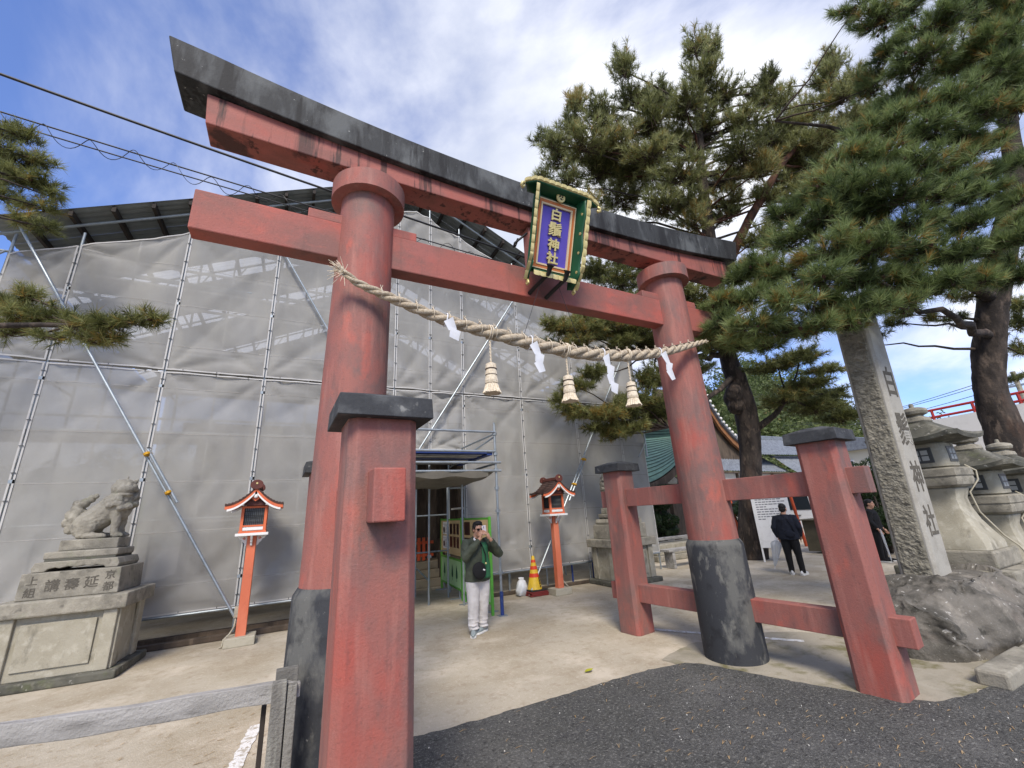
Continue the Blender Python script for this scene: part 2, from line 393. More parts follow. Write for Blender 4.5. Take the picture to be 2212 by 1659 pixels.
o = MB().grid(lambda u, v: (3.30 + (u - 0.5) * 0.12, 4.72 + (v - 0.5) * 0.07 * math.sin(math.pi * min(max(u, 0.02), 0.98)), 0.012 + 0.02 * abs(v - 0.5) + 0.01 * u), 8, 4).build('fallen_leaf', 'leaf_yellow')
tag(o, 'single yellow green leaf lying on the sand under the gate', 'leaf')

# ------------------------------------------------------------------ torii gate
T = thing('torii_gate', 'large weathered red gate with black cap lintel and braced square posts', 'gate', (2.70, 4.06, 0))
YC = 4.06
PL = [((0.395, 0.0), (0.485, 5.3)), ((5.05, 0.0), (4.965, 5.3))]
def lin(a, b, t): return a + (b - a) * t
for (xb, zb), (xt, zt) in PL:
    mb = MB()
    def ring(z, r, n=40):
        x = lin(xb, xt, z / 5.3); return [(x + r * math.cos(2 * math.pi * k / n), YC + r * math.sin(2 * math.pi * k / n), z) for k in range(n)]
    def stack(lv, n=40):
        b_ = MB(); 
        for z, r in lv: b_.v += ring(z, r)
        for i in range(len(lv) - 1):
            for k in range(n):
                b_.f.append((i * n + k, i * n + (k + 1) % n, (i + 1) * n + (k + 1) % n, (i + 1) * n + k))
        b_.f.append(tuple(range(n - 1, -1, -1))); b_.f.append(tuple((len(lv) - 1) * n + k for k in range(n)))
        return b_
    p = stack([(1.2, 0.312), (1.6, 0.308), (2.4, 0.299), (3.3, 0.290), (4.3, 0.281), (5.3, 0.275)]).build('pillar', 'red', T, smooth='auto')
    stack([(0.0, 0.362), (0.5, 0.358), (1.30, 0.352), (1.322, 0.346), (1.372, 0.316), (1.374, 0.30)]).build('pillar_foot', 'black_foot', p, smooth='auto')
    stack([(5.15, 0.372), (5.155, 0.380), (5.36, 0.382), (5.365, 0.37)]).build('capital_ring', 'red', p, smooth='auto')
# tie beam (nuki) and wedges
mb = MB().box((2.72, YC, 4.603), (7.48, 0.185, 0.415))
mb.build('tie_beam', 'red_beam', T, bevel=0.012)
for x0, x1 in ((-0.10, 0.30), (0.72, 1.00), (4.38, 4.72), (5.2, 5.52)):
    MB().box(((x0 + x1) / 2, YC, 4.86), (x1 - x0, 0.178, 0.11)).build('wedge', 'red_beam', T, bevel=0.01)
# lower lintel (shimaki) with a slight sag and cut ends
def bar(xs, zb, zt, y0, y1, slant=0.0):
    mb = MB(); n = len(xs)
    for i, x in enumerate(xs):
        s0 = slant * (-1 if i == 0 else 1 if i == n - 1 else 0)
        mb.v += [(x, y0, zb[i]), (x, y1, zb[i]), (x + s0, y1, zt[i]), (x + s0, y0, zt[i])]
    for i in range(n - 1):
        a = i * 4
        for k in range(4): mb.f.append((a + k, a + (k + 1) % 4, a + 4 + (k + 1) % 4, a + 4 + k))
    mb.f += [(3, 2, 1, 0), tuple((n - 1) * 4 + k for k in range(4))]
    mb.f = [f[::-1] for f in mb.f]
    return mb
xs = [-1.03 + i * (7.48 / 24) for i in range(25)]
sag = lambda x: abs((x - 2.70) / 4.0) ** 2.2
bar(xs, [5.475 + 0.05 * sag(x) for x in xs], [5.70 + 0.20 * sag(x) for x in xs], 3.91, 4.21, 0.03).build('lower_lintel', 'red_stained', T, bevel=0.012)
xs = [-1.31 + i * (8.03 / 30) for i in range(31)]
bar(xs, [5.655 + 0.27 * sag(x) for x in xs], [6.015 + 0.32 * sag(x) for x in xs], 3.835, 4.285, 0.10).build('top_lintel', 'black_lintel', T, bevel=0.012)
MB().box((2.66, YC, 5.14), (0.34, 0.16, 0.68)).build('centre_strut', 'red', T, bevel=0.01)

# braced square posts in front of and behind each pillar
def chamfered(cx, cy, w, z0, z1, ch, rot, w2=None):
    w2 = w2 or w; mb = MB(); mt = Matrix.Rotation(rot, 3, 'Z')
    def poly(w, z):
        h = w / 2; c = ch
        q = [(-h + c, -h), (h - c, -h), (h, -h + c), (h, h - c), (h - c, h), (-h + c, h), (-h, h - c), (-h, -h + c)]
        return [Vector((cx, cy, z)) + mt @ Vector((a, b, 0)) for a, b in q]
    A, B = poly(w, z0), poly(w2, z1)
    return mb.add(A + B, [tuple(range(7, -1, -1)), tuple(range(8, 16))] + [(i, (i + 1) % 8, 8 + (i + 1) % 8, 8 + i) for i in range(8)])
def postcap(cx, cy, rot):
    mb = MB(); mt = Matrix.Rotation(rot, 3, 'Z'); o = Vector((cx, cy, 0))
    lv = [(0.262, 2.405), (0.264, 2.41), (0.258, 2.525), (0.10, 2.575)]
    for h, z in lv:
        mb.v += [tuple(o + mt @ Vector((a * h, b * h, z))) for a, b in ((-1, -1), (1, -1), (1, 1), (-1, 1))]
    for i in range(3):
        for k in range(4): mb.f.append((i * 4 + k, i * 4 + (k + 1) % 4, i * 4 + 4 + (k + 1) % 4, i * 4 + 4 + k))
    mb.f += [(3, 2, 1, 0), (12, 13, 14, 15)]
    return mb
SIDES = [((0.435, 2.60), (0.36, 5.52), (0.395, YC)), ((5.26, 2.60), (4.90, 5.62), (5.05, YC))]
for (fx, fy), (bx, by), (px, py) in SIDES:
    d = Vector((fx - bx, fy - by, 0)); rot = math.atan2(d.y, d.x) + math.pi / 2
    for (cx, cy) in ((fx, fy), (bx, by)):
        p = chamfered(cx, cy, 0.40, 0.0, 2.42, 0.045, rot, 0.385).build('brace_post', 'red', T, bevel=0.006)
        postcap(cx, cy, rot).build('post_cap', 'black_cap', p, bevel=0.004)
    dn = d.normalized()
    a = Vector((bx, by, 0)) - dn * 0.36; b = Vector((fx, fy, 0)) + dn * 0.36
    for z, h in ((1.975, 0.27), (0.565, 0.25)):
        mt = Matrix.Rotation(rot, 3, 'Z')
        MB().box(((a.x + b.x) / 2, (a.y + b.y) / 2, z), (0.165, (b - a).length, h), rot=mt).build('brace_rail', 'red', T, bevel=0.008)

# ------------------------------------------------------------------ scaffolding wrapped in mesh sheets, with a corrugated temporary roof
def mesh_sheet_mat():
    m = paint('grey_mesh_sheet', srgb(178, 177, 173), [(srgb(162, 161, 157), 1.2, 0.45, 0.65, one, 0.6), (srgb(184, 182, 174), 2.2, 0.5, 0.7, (1, 1, 0.4), 0.5)],
              rough=0.85, bump=0.12, bump_scale=120, translucent=0.30, alpha=0.80, spec=0.1)
    return m
M['mesh'] = mesh_sheet_mat()
M['hem'] = paint('pale_sheet_hem', srgb(184, 183, 180), [(srgb(160, 159, 156), 6, 0.5, 0.7, one, 0.6)], rough=0.8)
M['band'] = paint('pale_ledger_line', srgb(190, 188, 182), rough=0.85, alpha=0.55, translucent=0.3)  # pale line tone for ledgers that press against the mesh
M['corrugated'] = paint('dark_corrugated_steel', srgb(132, 138, 138), [(srgb(106, 112, 113), 2, 0.45, 0.65, one, 0.6)], rough=0.5, metallic=0.1)
M['skylight'] = paint('translucent_white_roof_sheet', srgb(220, 226, 232), rough=0.5, translucent=0.75)
M['purlin'] = paint('dark_roof_timber', srgb(54, 47, 42), [(srgb(38, 34, 31), 5, 0.45, 0.65, one, 0.7)], rough=0.8)
M['clamp'] = paint('yellow_clamp', srgb(206, 156, 40), [(srgb(150, 112, 40), 20, 0.55, 0.7, one, 0.6)], rough=0.5, metallic=0.3)
M['plank'] = paint('scaffold_plank', srgb(206, 206, 202), [(srgb(110, 112, 112), 4, 0.45, 0.7, one, 0.6)], rough=0.6, metallic=0.2)
M['timber'] = paint('old_dark_timber', srgb(86, 74, 62), [(srgb(52, 45, 38), 4, 0.45, 0.66, (1, 1, 0.2), 0.8), (srgb(120, 106, 90), 9, 0.55, 0.7, (1, 1, 0.2), 0.5)], rough=0.85, bump=0.2)

S = thing('scaffolded_hall', 'shrine hall wrapped in grey mesh sheets on steel scaffolding under a corrugated roof', 'scaffolding', (2.5, 10.0, 0))
roof_z = lambda x: 11.24 - 0.48 * abs(x - 2.5)
top_z = lambda x: roof_z(x) - 0.70 - 0.16 * max(0, 1 - abs(x - 2.5) / 4)
BX = [-5.05, -4.14, -2.46, -0.75, 0.97, 2.02, 2.91, 3.81, 5.55, 7.38, 9.03, 9.97]
rnd = random.Random(11)
from mathutils import noise as mnoise
def wrinkle(x, z, x0, x1, z0, z1, sd):
    """folds pulled from the eyelets at the corners and along the edges"""
    d = 0.0
    for cx, cz in ((x0, z0), (x1, z0), (x0, z1), (x1, z1)):
        dx_, dz_ = abs(x - cx), abs(z - cz); rr = math.hypot(dx_, dz_)
        a = math.atan2(dz_, dx_ + 1e-6)
        d += 0.055 * (1 - 2 * abs(math.sin(a * 4.5 + sd + cx)) ** 0.6) * math.exp(-rr / 1.5) * min(1, rr * 4)
    d += 0.045 * mnoise.noise(Vector((x * 0.7 + sd, z * 0.5, sd * 1.3)))
    q = Vector((x * 1.4 + z * 0.9 + sd, z * 0.35 - x * 0.25, sd))
    d += 0.06 * abs(mnoise.noise(q * 1.3)) + 0.035 * abs(mnoise.noise(Vector((x * 2.2 - z * 1.3, z * 0.8, sd)))) + 0.012 * mnoise.noise(Vector((x * 6, z * 2, sd)))
    e = min(x - x0, x1 - x, 0.14) / 0.14
    return 0.85 * d * max(0.0, min(1, e))
hemw = 0.026
for i in range(len(BX) - 1):
    x0, x1 = BX[i] + 0.012, BX[i + 1] - 0.012
    entrance = 1.0 > BX[i] - 0.2 and 0.9 < BX[i + 1] < 3.9 and BX[i] > 0.5 or (BX[i] >= 0.9 and BX[i + 1] <= 3.9)
    rows = [(3.43 if entrance else 0.49, 4.90), (4.94, None)]
    for rz0, rz1 in rows:
        sd = rnd.uniform(0, 50); nu = max(8, int((x1 - x0) * 16)); nv = 60
        def zt(x): return rz1 if rz1 is not None else top_z(x)
        def fn(u, v):
            x = lin(x0, x1, u); z = lin(rz0, zt(x) - (0.05 * math.sin(math.pi * u) if rz1 is None else 0), v)
            return (x, 10.0 + wrinkle(x, z, x0, x1, rz0, zt(x), sd), z)
        sh = MB().grid(fn, nu, nv).build('mesh_sheet', 'mesh', S, smooth=True)
        for hx0, hx1 in ((x0, x0 + hemw), (x1 - hemw, x1)):
            MB().grid(lambda u, v: (lin(hx0, hx1, u), 9.985 + fn((hx0 - x0) / (x1 - x0), v)[1] - 10.0, lin(rz0, zt(hx0), v)), 1, 12).build('hem', 'hem', sh)
        zb_ = 0.95 + 0.45 * math.ceil((rz0 - 0.7) / 0.45)
        while zb_ < zt((x0 + x1) / 2) - 0.25:
            if rz1 is None: vv0 = lambda x: (zb_ - rz0) / (zt(x) - rz0)
            else: vv0 = lambda x: (zb_ - rz0) / (rz1 - rz0)
            if all(0.02 < vv0(x) < 0.96 for x in (x0, x1)):
                MB().grid(lambda u, v: (lin(x0 + hemw, x1 - hemw, u), 9.9945 + fn((lin(x0 + hemw, x1 - hemw, u) - x0) / (x1 - x0), vv0(lin(x0, x1, u)))[1] - 10.0, zb_ + 0.018 * v), nu, 1).build('ledger_line_strip', 'band', sh)  # pale strip added on the sheet front to show a ledger behind
            zb_ += 0.9
        tm = MB()
        for hx in (x0 + 0.004, x1 - 0.004):
            zz_ = rz0 + 0.2
            while zz_ < zt(hx) - 0.1:
                tm.box((hx, 9.972, zz_), (0.026, 0.012, 0.010)); zz_ += 0.45
        nn = max(2, int((x1 - x0) / 0.45))
        for q in range(nn):
            xx = lin(x0, x1, (q + 0.5) / nn)
            for zz_ in ((rz0 + 0.02, zt(xx) - 0.02) if rz1 else (rz0 + 0.02,)): tm.box((xx, 9.972, zz_), (0.010, 0.012, 0.026))
        tag(tm.build('eyelet_ties', 'black_cap', sh), kind='stuff')
        for side in (0, 1):
            def hz(u, v):
                x = lin(x0 + hemw, x1 - hemw, u); zb = rz0 if side == 0 else zt(x) - hemw
                return (x, 9.982 + (fn((x - x0) / (x1 - x0), side)[1] - 10.0), zb + hemw * v - (0.05 * math.sin(math.pi * u) if (rz1 is None and side) else 0))
            MB().grid(hz, nu, 1).build('hem', 'hem', sh)
# standards (upright tubes) behind the seams, ledgers and decks inside
for x in BX:
    zt_ = top_z(x) + 0.32
    p = MB().tube([(x, 10.045, 0.0), (x, 10.045, zt_)], 0.0243, 10).build('upright_tube', 'tube', S, smooth='auto')
    if -4.5 < x < 9.5:
        for k in range(5):
            z = 1.0 + k * 1.8
            if z < zt_: MB().box((x, 10.03, z), (0.075, 0.09, 0.06)).build('coupler', 'tube', p)
    MB().tube([(x, 11.25, 0.0), (x, 11.25, zt_ + 0.5)], 0.0243, 8).build('upright_tube', 'tube', S, smooth='auto')
    for k in range(1, 6):
        z = 1.0 + k * 1.8
        if z < zt_: MB().tube([(x, 10.05, z), (x, 11.25, z)], 0.021, 8).build('cross_tube', 'tube', S, smooth='auto')
for k in range(6):
    z = 0.46 + k * 1.62
    xa = max(-5.05, 2.5 - (11.24 - 0.55 - z) / 0.48); xb = min(9.97, 2.5 + (11.24 - 0.55 - z) / 0.48)
    segs = [(xa, xb)] if z > 3.2 else [(xa, 0.97), (3.81, xb)]
    for a, b in segs:
        MB().tube([(a, 10.09 if k else 10.0, z), (b, 10.09 if k else 10.0, z)], 0.0243, 8).build('ledger_tube', 'tube', S, smooth='auto')
        MB().tube([(a, 11.2, z + 0.5), (b, 11.2, z + 0.5)], 0.0243, 8).build('ledger_tube', 'tube', S, smooth='auto')
        if k > 0: MB().box(((a + b) / 2, 10.68, z - 0.05), (b - a, 0.8, 0.045)).build('deck_plank', 'plank', S)
for k in range(9):      # thin toe rails just behind the sheets, faintly seen through the mesh
    z = 0.95 + k * 0.90
    xa = max(-5.0, 2.5 - (11.24 - 0.75 - z) / 0.48); xb = min(9.95, 2.5 + (11.24 - 0.75 - z) / 0.48)
    for a, b in ([(xa, xb)] if z > 3.4 else [(xa, 0.97), (3.81, xb)]):
        MB().box(((a + b) / 2, 10.13, z), (b - a, 0.02, 0.055)).build('toe_rail', 'hem', S)
for i in range(len(BX) - 1):
    if BX[i + 1] - BX[i] > 1.5:
        x = (BX[i] + BX[i + 1]) / 2
        MB().tube([(x, 10.16, 0.5), (x, 10.16, top_z(x))], 0.018, 6).build('middle_tube', 'hem', S)
# roof sheets: corrugations run down the slope
nw = 0.9
def corr(x0, x1, ya, yb):
    n = int((yb - ya) / 0.0375); mb = MB()
    for i in range(n + 1):
        y = lin(ya, yb, i / n); d = 0.012 * math.sin(2 * math.pi * (y / 0.15))
        for x in (x0, x1): mb.v.append((x, y, roof_z(x) + d))
    for i in range(n): a = i * 2; mb.f.append((a, a + 1, a + 3, a + 2))
    return mb
yk = 9.72
j = 0
while yk < 22:
    for x0, x1 in ((-5.35, 2.5), (2.5, 10.35)):
        corr(x0, x1, yk + 0.002, yk + nw).build('roof_sheet', 'skylight' if j in (3, 6, 10) else 'corrugated', S, smooth=True)
    yk += nw; j += 1
x = 2.5 - 0.29
while x > -5.3:
    for s_ in (x, 5.0 - x):
        MB().box((s_, 15.8, roof_z(s_) - 0.09), (0.065, 12.1, 0.12)).build('purlin', 'purlin', S)
    x -= 0.592
for y in (10.02, 12.6, 15.4, 18.5, 21.5):
    for sx in (-1, 1):
        MB().tube([(2.5, y, roof_z(2.5) - 0.20), (2.5 + sx * 7.75, y, roof_z(2.5 + 7.75) - 0.20)], 0.03, 8).build('rafter_tube', 'tube', S, smooth='auto')
        if y < 11: continue
        MB().tube([(2.5, y, roof_z(2.5) - 0.85), (2.5 + sx * 7.2, y, roof_z(2.5 + 7.2) - 0.85)], 0.03, 8).build('rafter_tube', 'tube', S, smooth='auto')
        for k in range(9):
            xa = 2.5 + sx * (0.2 + k * 0.8); xb = xa + sx * 0.4
            MB().tube([(xa, y, roof_z(xa) - 0.2), (xb, y, roof_z(xb) - 0.85)], 0.018, 6).build('truss_web', 'tube', S)
# open lattice of tubes past the left end
for x in (-5.05, -6.4):
    for y in (10.05, 11.25):
        MB().tube([(x, y, 0), (x, y, 7.4)], 0.0243, 8).build('upright_tube', 'tube', S, smooth='auto')
for z in (5.2, 6.0, 6.35, 7.0):
    MB().tube([(-6.9, 10.05, z), (-5.05, 10.05, z)], 0.0243, 8).build('ledger_tube', 'tube', S, smooth='auto')
    MB().tube([(-6.9, 11.25, z), (-5.05, 11.25, z)], 0.0243, 8).build('ledger_tube', 'tube', S, smooth='auto')
MB().tube([(-6.8, 10.03, 5.2), (-5.1, 10.03, 7.0)], 0.02, 8).build('brace_tube', 'tube', S, smooth='auto')
# the right return of the wrap and the back and sides (seen in part)
def side_fn(xx, sgn):
    def fn(u, v):
        y = lin(10.02, 21, u); z = lin(0.5, roof_z(xx) - 0.5, v)
        return (xx + 0.05 * mnoise.noise(Vector((y * 0.8, z * 0.6, xx))), y, z)
    return fn
MB().grid(side_fn(9.99, 1), 40, 30).build('mesh_sheet', 'mesh', S, smooth=True)
MB().grid(side_fn(-5.07, -1), 40, 30).build('mesh_sheet', 'mesh', S, smooth=True)
MB().grid(lambda u, v: (lin(-5.0, 9.9, u), 21.2, lin(0, roof_z(lin(-5.0, 9.9, u)) - 0.3, v)), 20, 20).build('mesh_sheet', 'mesh', S, smooth=True)
# raking braces that stand in front of the wrap
def brace(a, b, cl, extra, lab=None):
    a, b = Vector(a), Vector(b); d = (b - a).normalized()
    br = MB().tube([a, b], 0.0243, 10).build('raking_brace', 'tube', S, smooth='auto')
    if extra:
        o = Vector((0.07, -0.05, 0.02))
        MB().tube([a + (b - a) * extra[0] + o, a + (b - a) * extra[1] + o], 0.0243, 10).build('overlap_tube', 'tube', br, smooth='auto')
        for t in cl:
            c = a + (b - a) * t + o * 0.5
            rt = d.to_track_quat('Z', 'Y').to_matrix()
            k = MB().lathe([(0.03, -0.035), (0.075, -0.02), (0.075, 0.02), (0.03, 0.035)], n=12, sx=1.25, sy=0.75).build('clamp', 'clamp', br, local=True)
            k.matrix_local = Matrix.Translation(c - OFF[br.name]) @ rt.to_4x4()
brace((-4.97, 9.85, 7.5), (-0.44, 9.24, 0.0), (0.575, 0.665), (0.565, 0.69))
brace((-0.80, 9.86, 8.25), (2.6, 9.84, 2.5), (), None)
brace((5.40, 9.86, 7.9), (2.35, 9.84, 3.0), (), None)
brace((9.30, 9.85, 6.4), (5.0, 9.22, 0.0), (0.51, 0.615), (0.5, 0.68))
# foot: sleepers, dark crawl space and plinth stones under the wrap
MB().box((-1.4, 9.78, 0.05), (7.4, 0.11, 0.09)).build('sleeper', 'timber', S, bevel=0.01)
MB().box((6.6, 9.72, 0.04), (4.6, 0.11, 0.07), rot=R(-2)).build('sleeper', 'timber', S, bevel=0.01)
MB().box((-1.6, 10.35, 0.04), (6.6, 0.13, 0.08)).build('sleeper', 'timber', S, bevel=0.01)
for x in (4.35, 5.0, 6.1, 6.9, 7.6, 8.4):
    MB().tube([(x, 10.2, 0), (x, 10.2, 0.55)], 0.0243, 8).build('jack_base', 'tube_blue' if x > 6.5 else 'tube', S, smooth='auto')
# loose folded corner of sheeting at the right end
MB().grid(lambda u, v: (lin(9.03, 9.95, u), 9.9 + 0.03 * math.sin(u * 7), lin(3.75, 5.6, v)), 8, 8).build('mesh_sheet', 'mesh', S, smooth=True)
MB().tube([(9.95, 9.9, 3.3), (9.95, 9.9, 5.8)], 0.0243, 8).build('upright_tube', 'tube', S, smooth='auto')
MB().tube([(9.93, 9.9, 3.72), (9.6, 9.92, 3.3)], 0.02, 8).build('brace_tube', 'tube', S, smooth='auto')

# ------------------------------------------------------------------ the hall itself, dark inside the wrap
Hh = thing('shrine_hall', 'dark timber shrine hall seen through the scaffold entrance behind stone steps', 'hall', (2.5, 14.5, 0))
M['hall_stone'] = paint('hall_step_stone', srgb(150, 138, 116), [(srgb(112, 102, 86), 3, 0.45, 0.66, one, 0.7)], rough=0.9, bump=0.3)
MB().box((2.5, 16.6, 0.33), (11.0, 6.4, 0.66)).build('plinth', 'hall_stone', Hh, bevel=0.02)
for k in range(3):
    MB().box((2.9, 12.98 - 0.14 * k + 0.02, 0.55 - k * 0.22), (2.3, 0.62, 0.215)).build('step', 'hall_stone', Hh, bevel=0.015)
for x in (-2.2, 0.2, 1.2, 4.0, 5.0, 7.2):
    MB().box((x, 13.6, 2.6), (0.28, 0.28, 4.2)).build('column', 'timber', Hh, bevel=0.01)
MB().box((2.5, 15.2, 2.7), (10.0, 0.2, 4.2)).build('wall', 'timber', Hh)
MB().box((2.5, 13.6, 4.4), (10.4, 0.3, 0.4)).build('lintel', 'timber', Hh)
def hall_roof(u, v):
    x = lin(-3.6, 8.6, u); y = lin(12.2, 17.0, v)
    return (x, y, 5.0 + 2.9 * v ** 1.4 + 0.25 * abs(u - 0.5) * (1 - v))
MB().grid(hall_roof, 20, 12).build('hall_roof', 'purlin', Hh, smooth=True, solid=0.15)
MB().box((4.02, 12.62, 0.62), (0.17, 0.17, 1.24)).build('gate_post', 'timber', Hh, bevel=0.01)
Gt = thing('picket_gate', 'bright orange picket gate on the steps inside the entrance', 'gate', (3.3, 12.72, 0.66))
for k in range(8):
    MB().box((2.66 + k * 0.145, 12.72, 0.99), (0.085, 0.03, 0.62)).build('picket', 'orange', Gt, bevel=0.004)
for z in (0.82, 1.16):
    MB().box((3.2, 12.75, z), (1.25, 0.03, 0.075)).build('rail', 'orange', Gt, bevel=0.004)

# ------------------------------------------------------------------ scaffold porch over the entrance
Pc = thing('scaffold_porch', 'steel tube porch with blue decking and slack grey canopy over the entrance', 'scaffolding', (2.5, 8.9, 0))
M['canvas'] = paint('slack_grey_canvas', srgb(120, 116, 106), [(srgb(92, 88, 80), 2, 0.45, 0.66, one, 0.6)], rough=0.85, translucent=0.25)
for x in (1.25, 3.74):
    p = MB().tube([(x, 8.0, 0.05), (x, 8.0, 3.72)], 0.0243, 10).build('upright_tube', 'tube', Pc, smooth='auto')
    MB().tube([(x, 8.0, 0.0), (x, 8.0, 0.42)], 0.034, 10).build('jack_sleeve', 'tube_blue', p, smooth='auto')
    MB().box((x, 8.0, 0.006), (0.16, 0.16, 0.012)).build('base_plate', 'tube', p)
    for z in (0.75, 1.9, 2.35, 2.72, 3.05, 3.48):
        MB().lathe([(0.03, -0.03), (0.048, -0.03), (0.048, 0.03), (0.03, 0.03)], (x, 8.0, z), 10).build('coupler', 'tube', p)
    for z in (3.48, 2.85, 1.95):
        if x < 2 or z > 2: MB().tube([(x, 8.0, z), (x, 10.0, z)], 0.0243, 8).build('cross_tube', 'tube', Pc, smooth='auto')
MB().tube([(3.74, 8.02, 3.42), (3.4, 9.95, 3.0)], 0.0215, 8).build('brace_tube', 'tube', Pc, smooth='auto')
for z, x1 in ((3.51, 3.74), (3.10, 3.72), (2.87, 3.84), (2.70, 3.84)):
    MB().tube([(1.1, 7.97, z), (x1, 7.97, z)], 0.0243, 8).build('ledger_tube', 'tube', Pc, smooth='auto')
for k in range(7):
    y = 8.07 + k * 0.275
    MB().box((2.5, y + 0.12, 3.085), (2.42, 0.24, 0.04)).build('deck_plank', 'tube_blue' if k in (0, 3) else 'plank', Pc, bevel=0.004)
    MB().box((3.64, y + 0.12, 3.06), (0.12, 0.24, 0.055)).build('plank_hook', 'tube_blue', Pc)
def canopy(u, v):
    x = lin(1.15, 3.72, u); y = lin(7.97, 10.0, v)
    return (x, y, 2.70 - 0.05 * math.sin(math.pi * v) - 0.05 * math.sin(math.pi * u) * v - 0.16 * v + 0.02 * math.sin(x * 9 + y * 4))
MB().grid(canopy, 20, 16).build('canopy', 'canvas', Pc, smooth=True)
MB().grid(lambda u, v: (lin(1.15, 3.55, u), 7.955 + 0.02 * math.sin(u * 20), 2.70 - v * (0.10 + 0.05 * math.sin(u * 9) ** 2)), 24, 3).build('canopy_valance', 'canvas', Pc, smooth=True)
for (x, y) in ((2.3, 9.6), (3.5, 9.4), (3.55, 10.6), (2.9, 11.4)):
    t_ = MB().tube([(x, y, 0), (x, y, 2.9)], 0.0243, 8).build('inner_tube', 'tube', Pc, smooth='auto')
for z in (1.0, 1.9): MB().tube([(1.2, 11.3, z), (3.8, 11.3, z)], 0.02, 8).build('inner_tube', 'tube', Pc, smooth='auto')
MB().tube([(2.3, 11.35, 1.3), (3.3, 11.35, 0.3)], 0.02, 8).build('inner_tube', 'tube', Pc, smooth='auto')

# ------------------------------------------------------------------ name plaque on the gate
M['plaque_blue'] = paint('violet_blue_panel', srgb(92, 78, 182), [(srgb(82, 70, 164), 3, 0.45, 0.65, one, 0.5)], rough=0.55)
M['gold'] = paint('gold_leaf', srgb(216, 200, 140), [(srgb(184, 162, 100), 10, 0.5, 0.7, one, 0.6), (srgb(232, 216, 156), 16, 0.55, 0.7, one, 0.5)], rough=0.42, metallic=0.35)
M['green_lacquer'] = paint('dark_green_lacquer', srgb(24, 84, 54), [(srgb(14, 60, 40), 3, 0.45, 0.65, (1, 1, 0.2), 0.7)], rough=0.5)
M['frame_orange'] = paint('orange_frame_paint', srgb(202, 118, 62), [(srgb(184, 98, 48), 6, 0.5, 0.7, one, 0.5)], rough=0.6)
M['cream'] = paint('cream_frame_line', srgb(224, 200, 160), rough=0.6)
PQ = thing('name_plaque', 'green and gold shrine name plaque with violet panel hung below the lintel', 'plaque', (2.59, 3.60, 4.6))
pc = Vector((2.59, 3.585, 5.055)); tu = Vector((1, 0, 0)); tv = Vector((0, -0.331, 0.944)).normalized(); tn = tu.cross(tv)   # tn faces the viewer
def PT(u, v, n): return pc + tu * u + tv * v + tn * n
def slab(u0, u1, v0, v1, n0, n1): return MB().hexa([PT(u0, v0, n0), PT(u1, v0, n0), PT(u1, v1, n0), PT(u0, v1, n0), PT(u0, v0, n1), PT(u1, v0, n1), PT(u1, v1, n1), PT(u0, v1, n1)])
bd = slab(-0.30, 0.30, -0.46, 0.46, -0.05, 0.0).build('back_board', 'green_lacquer', PQ)
pn = slab(-0.205, 0.205, -0.355, 0.355, 0.0, 0.012).build('panel', 'plaque_blue', PQ)
for a in ((-0.262, 0.262, 0.375, 0.412), (-0.262, 0.262, -0.412, -0.375), (-0.262, -0.225, -0.375, 0.375), (0.225, 0.262, -0.375, 0.375)):
    slab(*a, 0.0, 0.03).build('frame_bar', 'frame_orange', PQ, bevel=0.004)
for a in ((-0.225, 0.225, 0.355, 0.375), (-0.225, 0.225, -0.375, -0.355), (-0.225, -0.205, -0.355, 0.355), (0.205, 0.225, -0.355, 0.355)):
    slab(*a, 0.0, 0.036).build('frame_line', 'cream', PQ)
for a in ((-0.276, 0.276, 0.412, 0.424), (-0.276, 0.276, -0.424, -0.412), (-0.276, -0.262, -0.412, 0.412), (0.262, 0.276, -0.412, 0.412)):
    slab(*a, 0.0, 0.034).build('frame_line', 'cream', PQ)
for ch, v, sz in (('白', 0.268, 0.150), ('鬚', 0.090, 0.178), ('神', -0.098, 0.150), ('社', -0.262, 0.150)):
    mb = MB(); put_glyph(mb, ch, sz, 0.012, PT(0.0, v, 0.026), tu, tv, tn, sx=1.12, bold=(0.008 if ch == '鬚' else 0.020), bevel=0.002)
    mb.build('character', 'gold', pn)
def scallop_strip(path, out, thick_n, amp, nsc, wdt):
    """gold wavy edging: path of (u,v,n), scalloped along the outward direction"""
    mb = MB(); n = len(path) - 1; N = nsc * 10
    rows = []
    for i in range(N + 1):
        t = i / N * n; k = min(int(t), n - 1); q = t - k
        p = [lin(path[k][c], path[k + 1][c], q) for c in range(3)]
        s_ = abs(math.sin(math.pi * nsc * i / N)) ** 0.6 * amp
        o_ = [out[c] for c in range(3)]
        P0 = PT(p[0], p[1], p[2]); P1 = PT(p[0] + o_[0] * (wdt + s_), p[1] + o_[1] * (wdt + s_), p[2] + o_[2] * (wdt + s_))
        th = tn * thick_n[2] + tu * thick_n[0] + tv * thick_n[1]
        rows.append((P0, P1, P1 + th, P0 + th))
    for r in rows: mb.v += [tuple(x) for x in r]
    for i in range(N):
        a = i * 4
        for k in range(4): mb.f.append((a + k, a + (k + 1) % 4, a + 4 + (k + 1) % 4, a + 4 + k))
    mb.f += [(0, 1, 2, 3), (N * 4 + 3, N * 4 + 2, N * 4 + 1, N * 4)]
    return mb
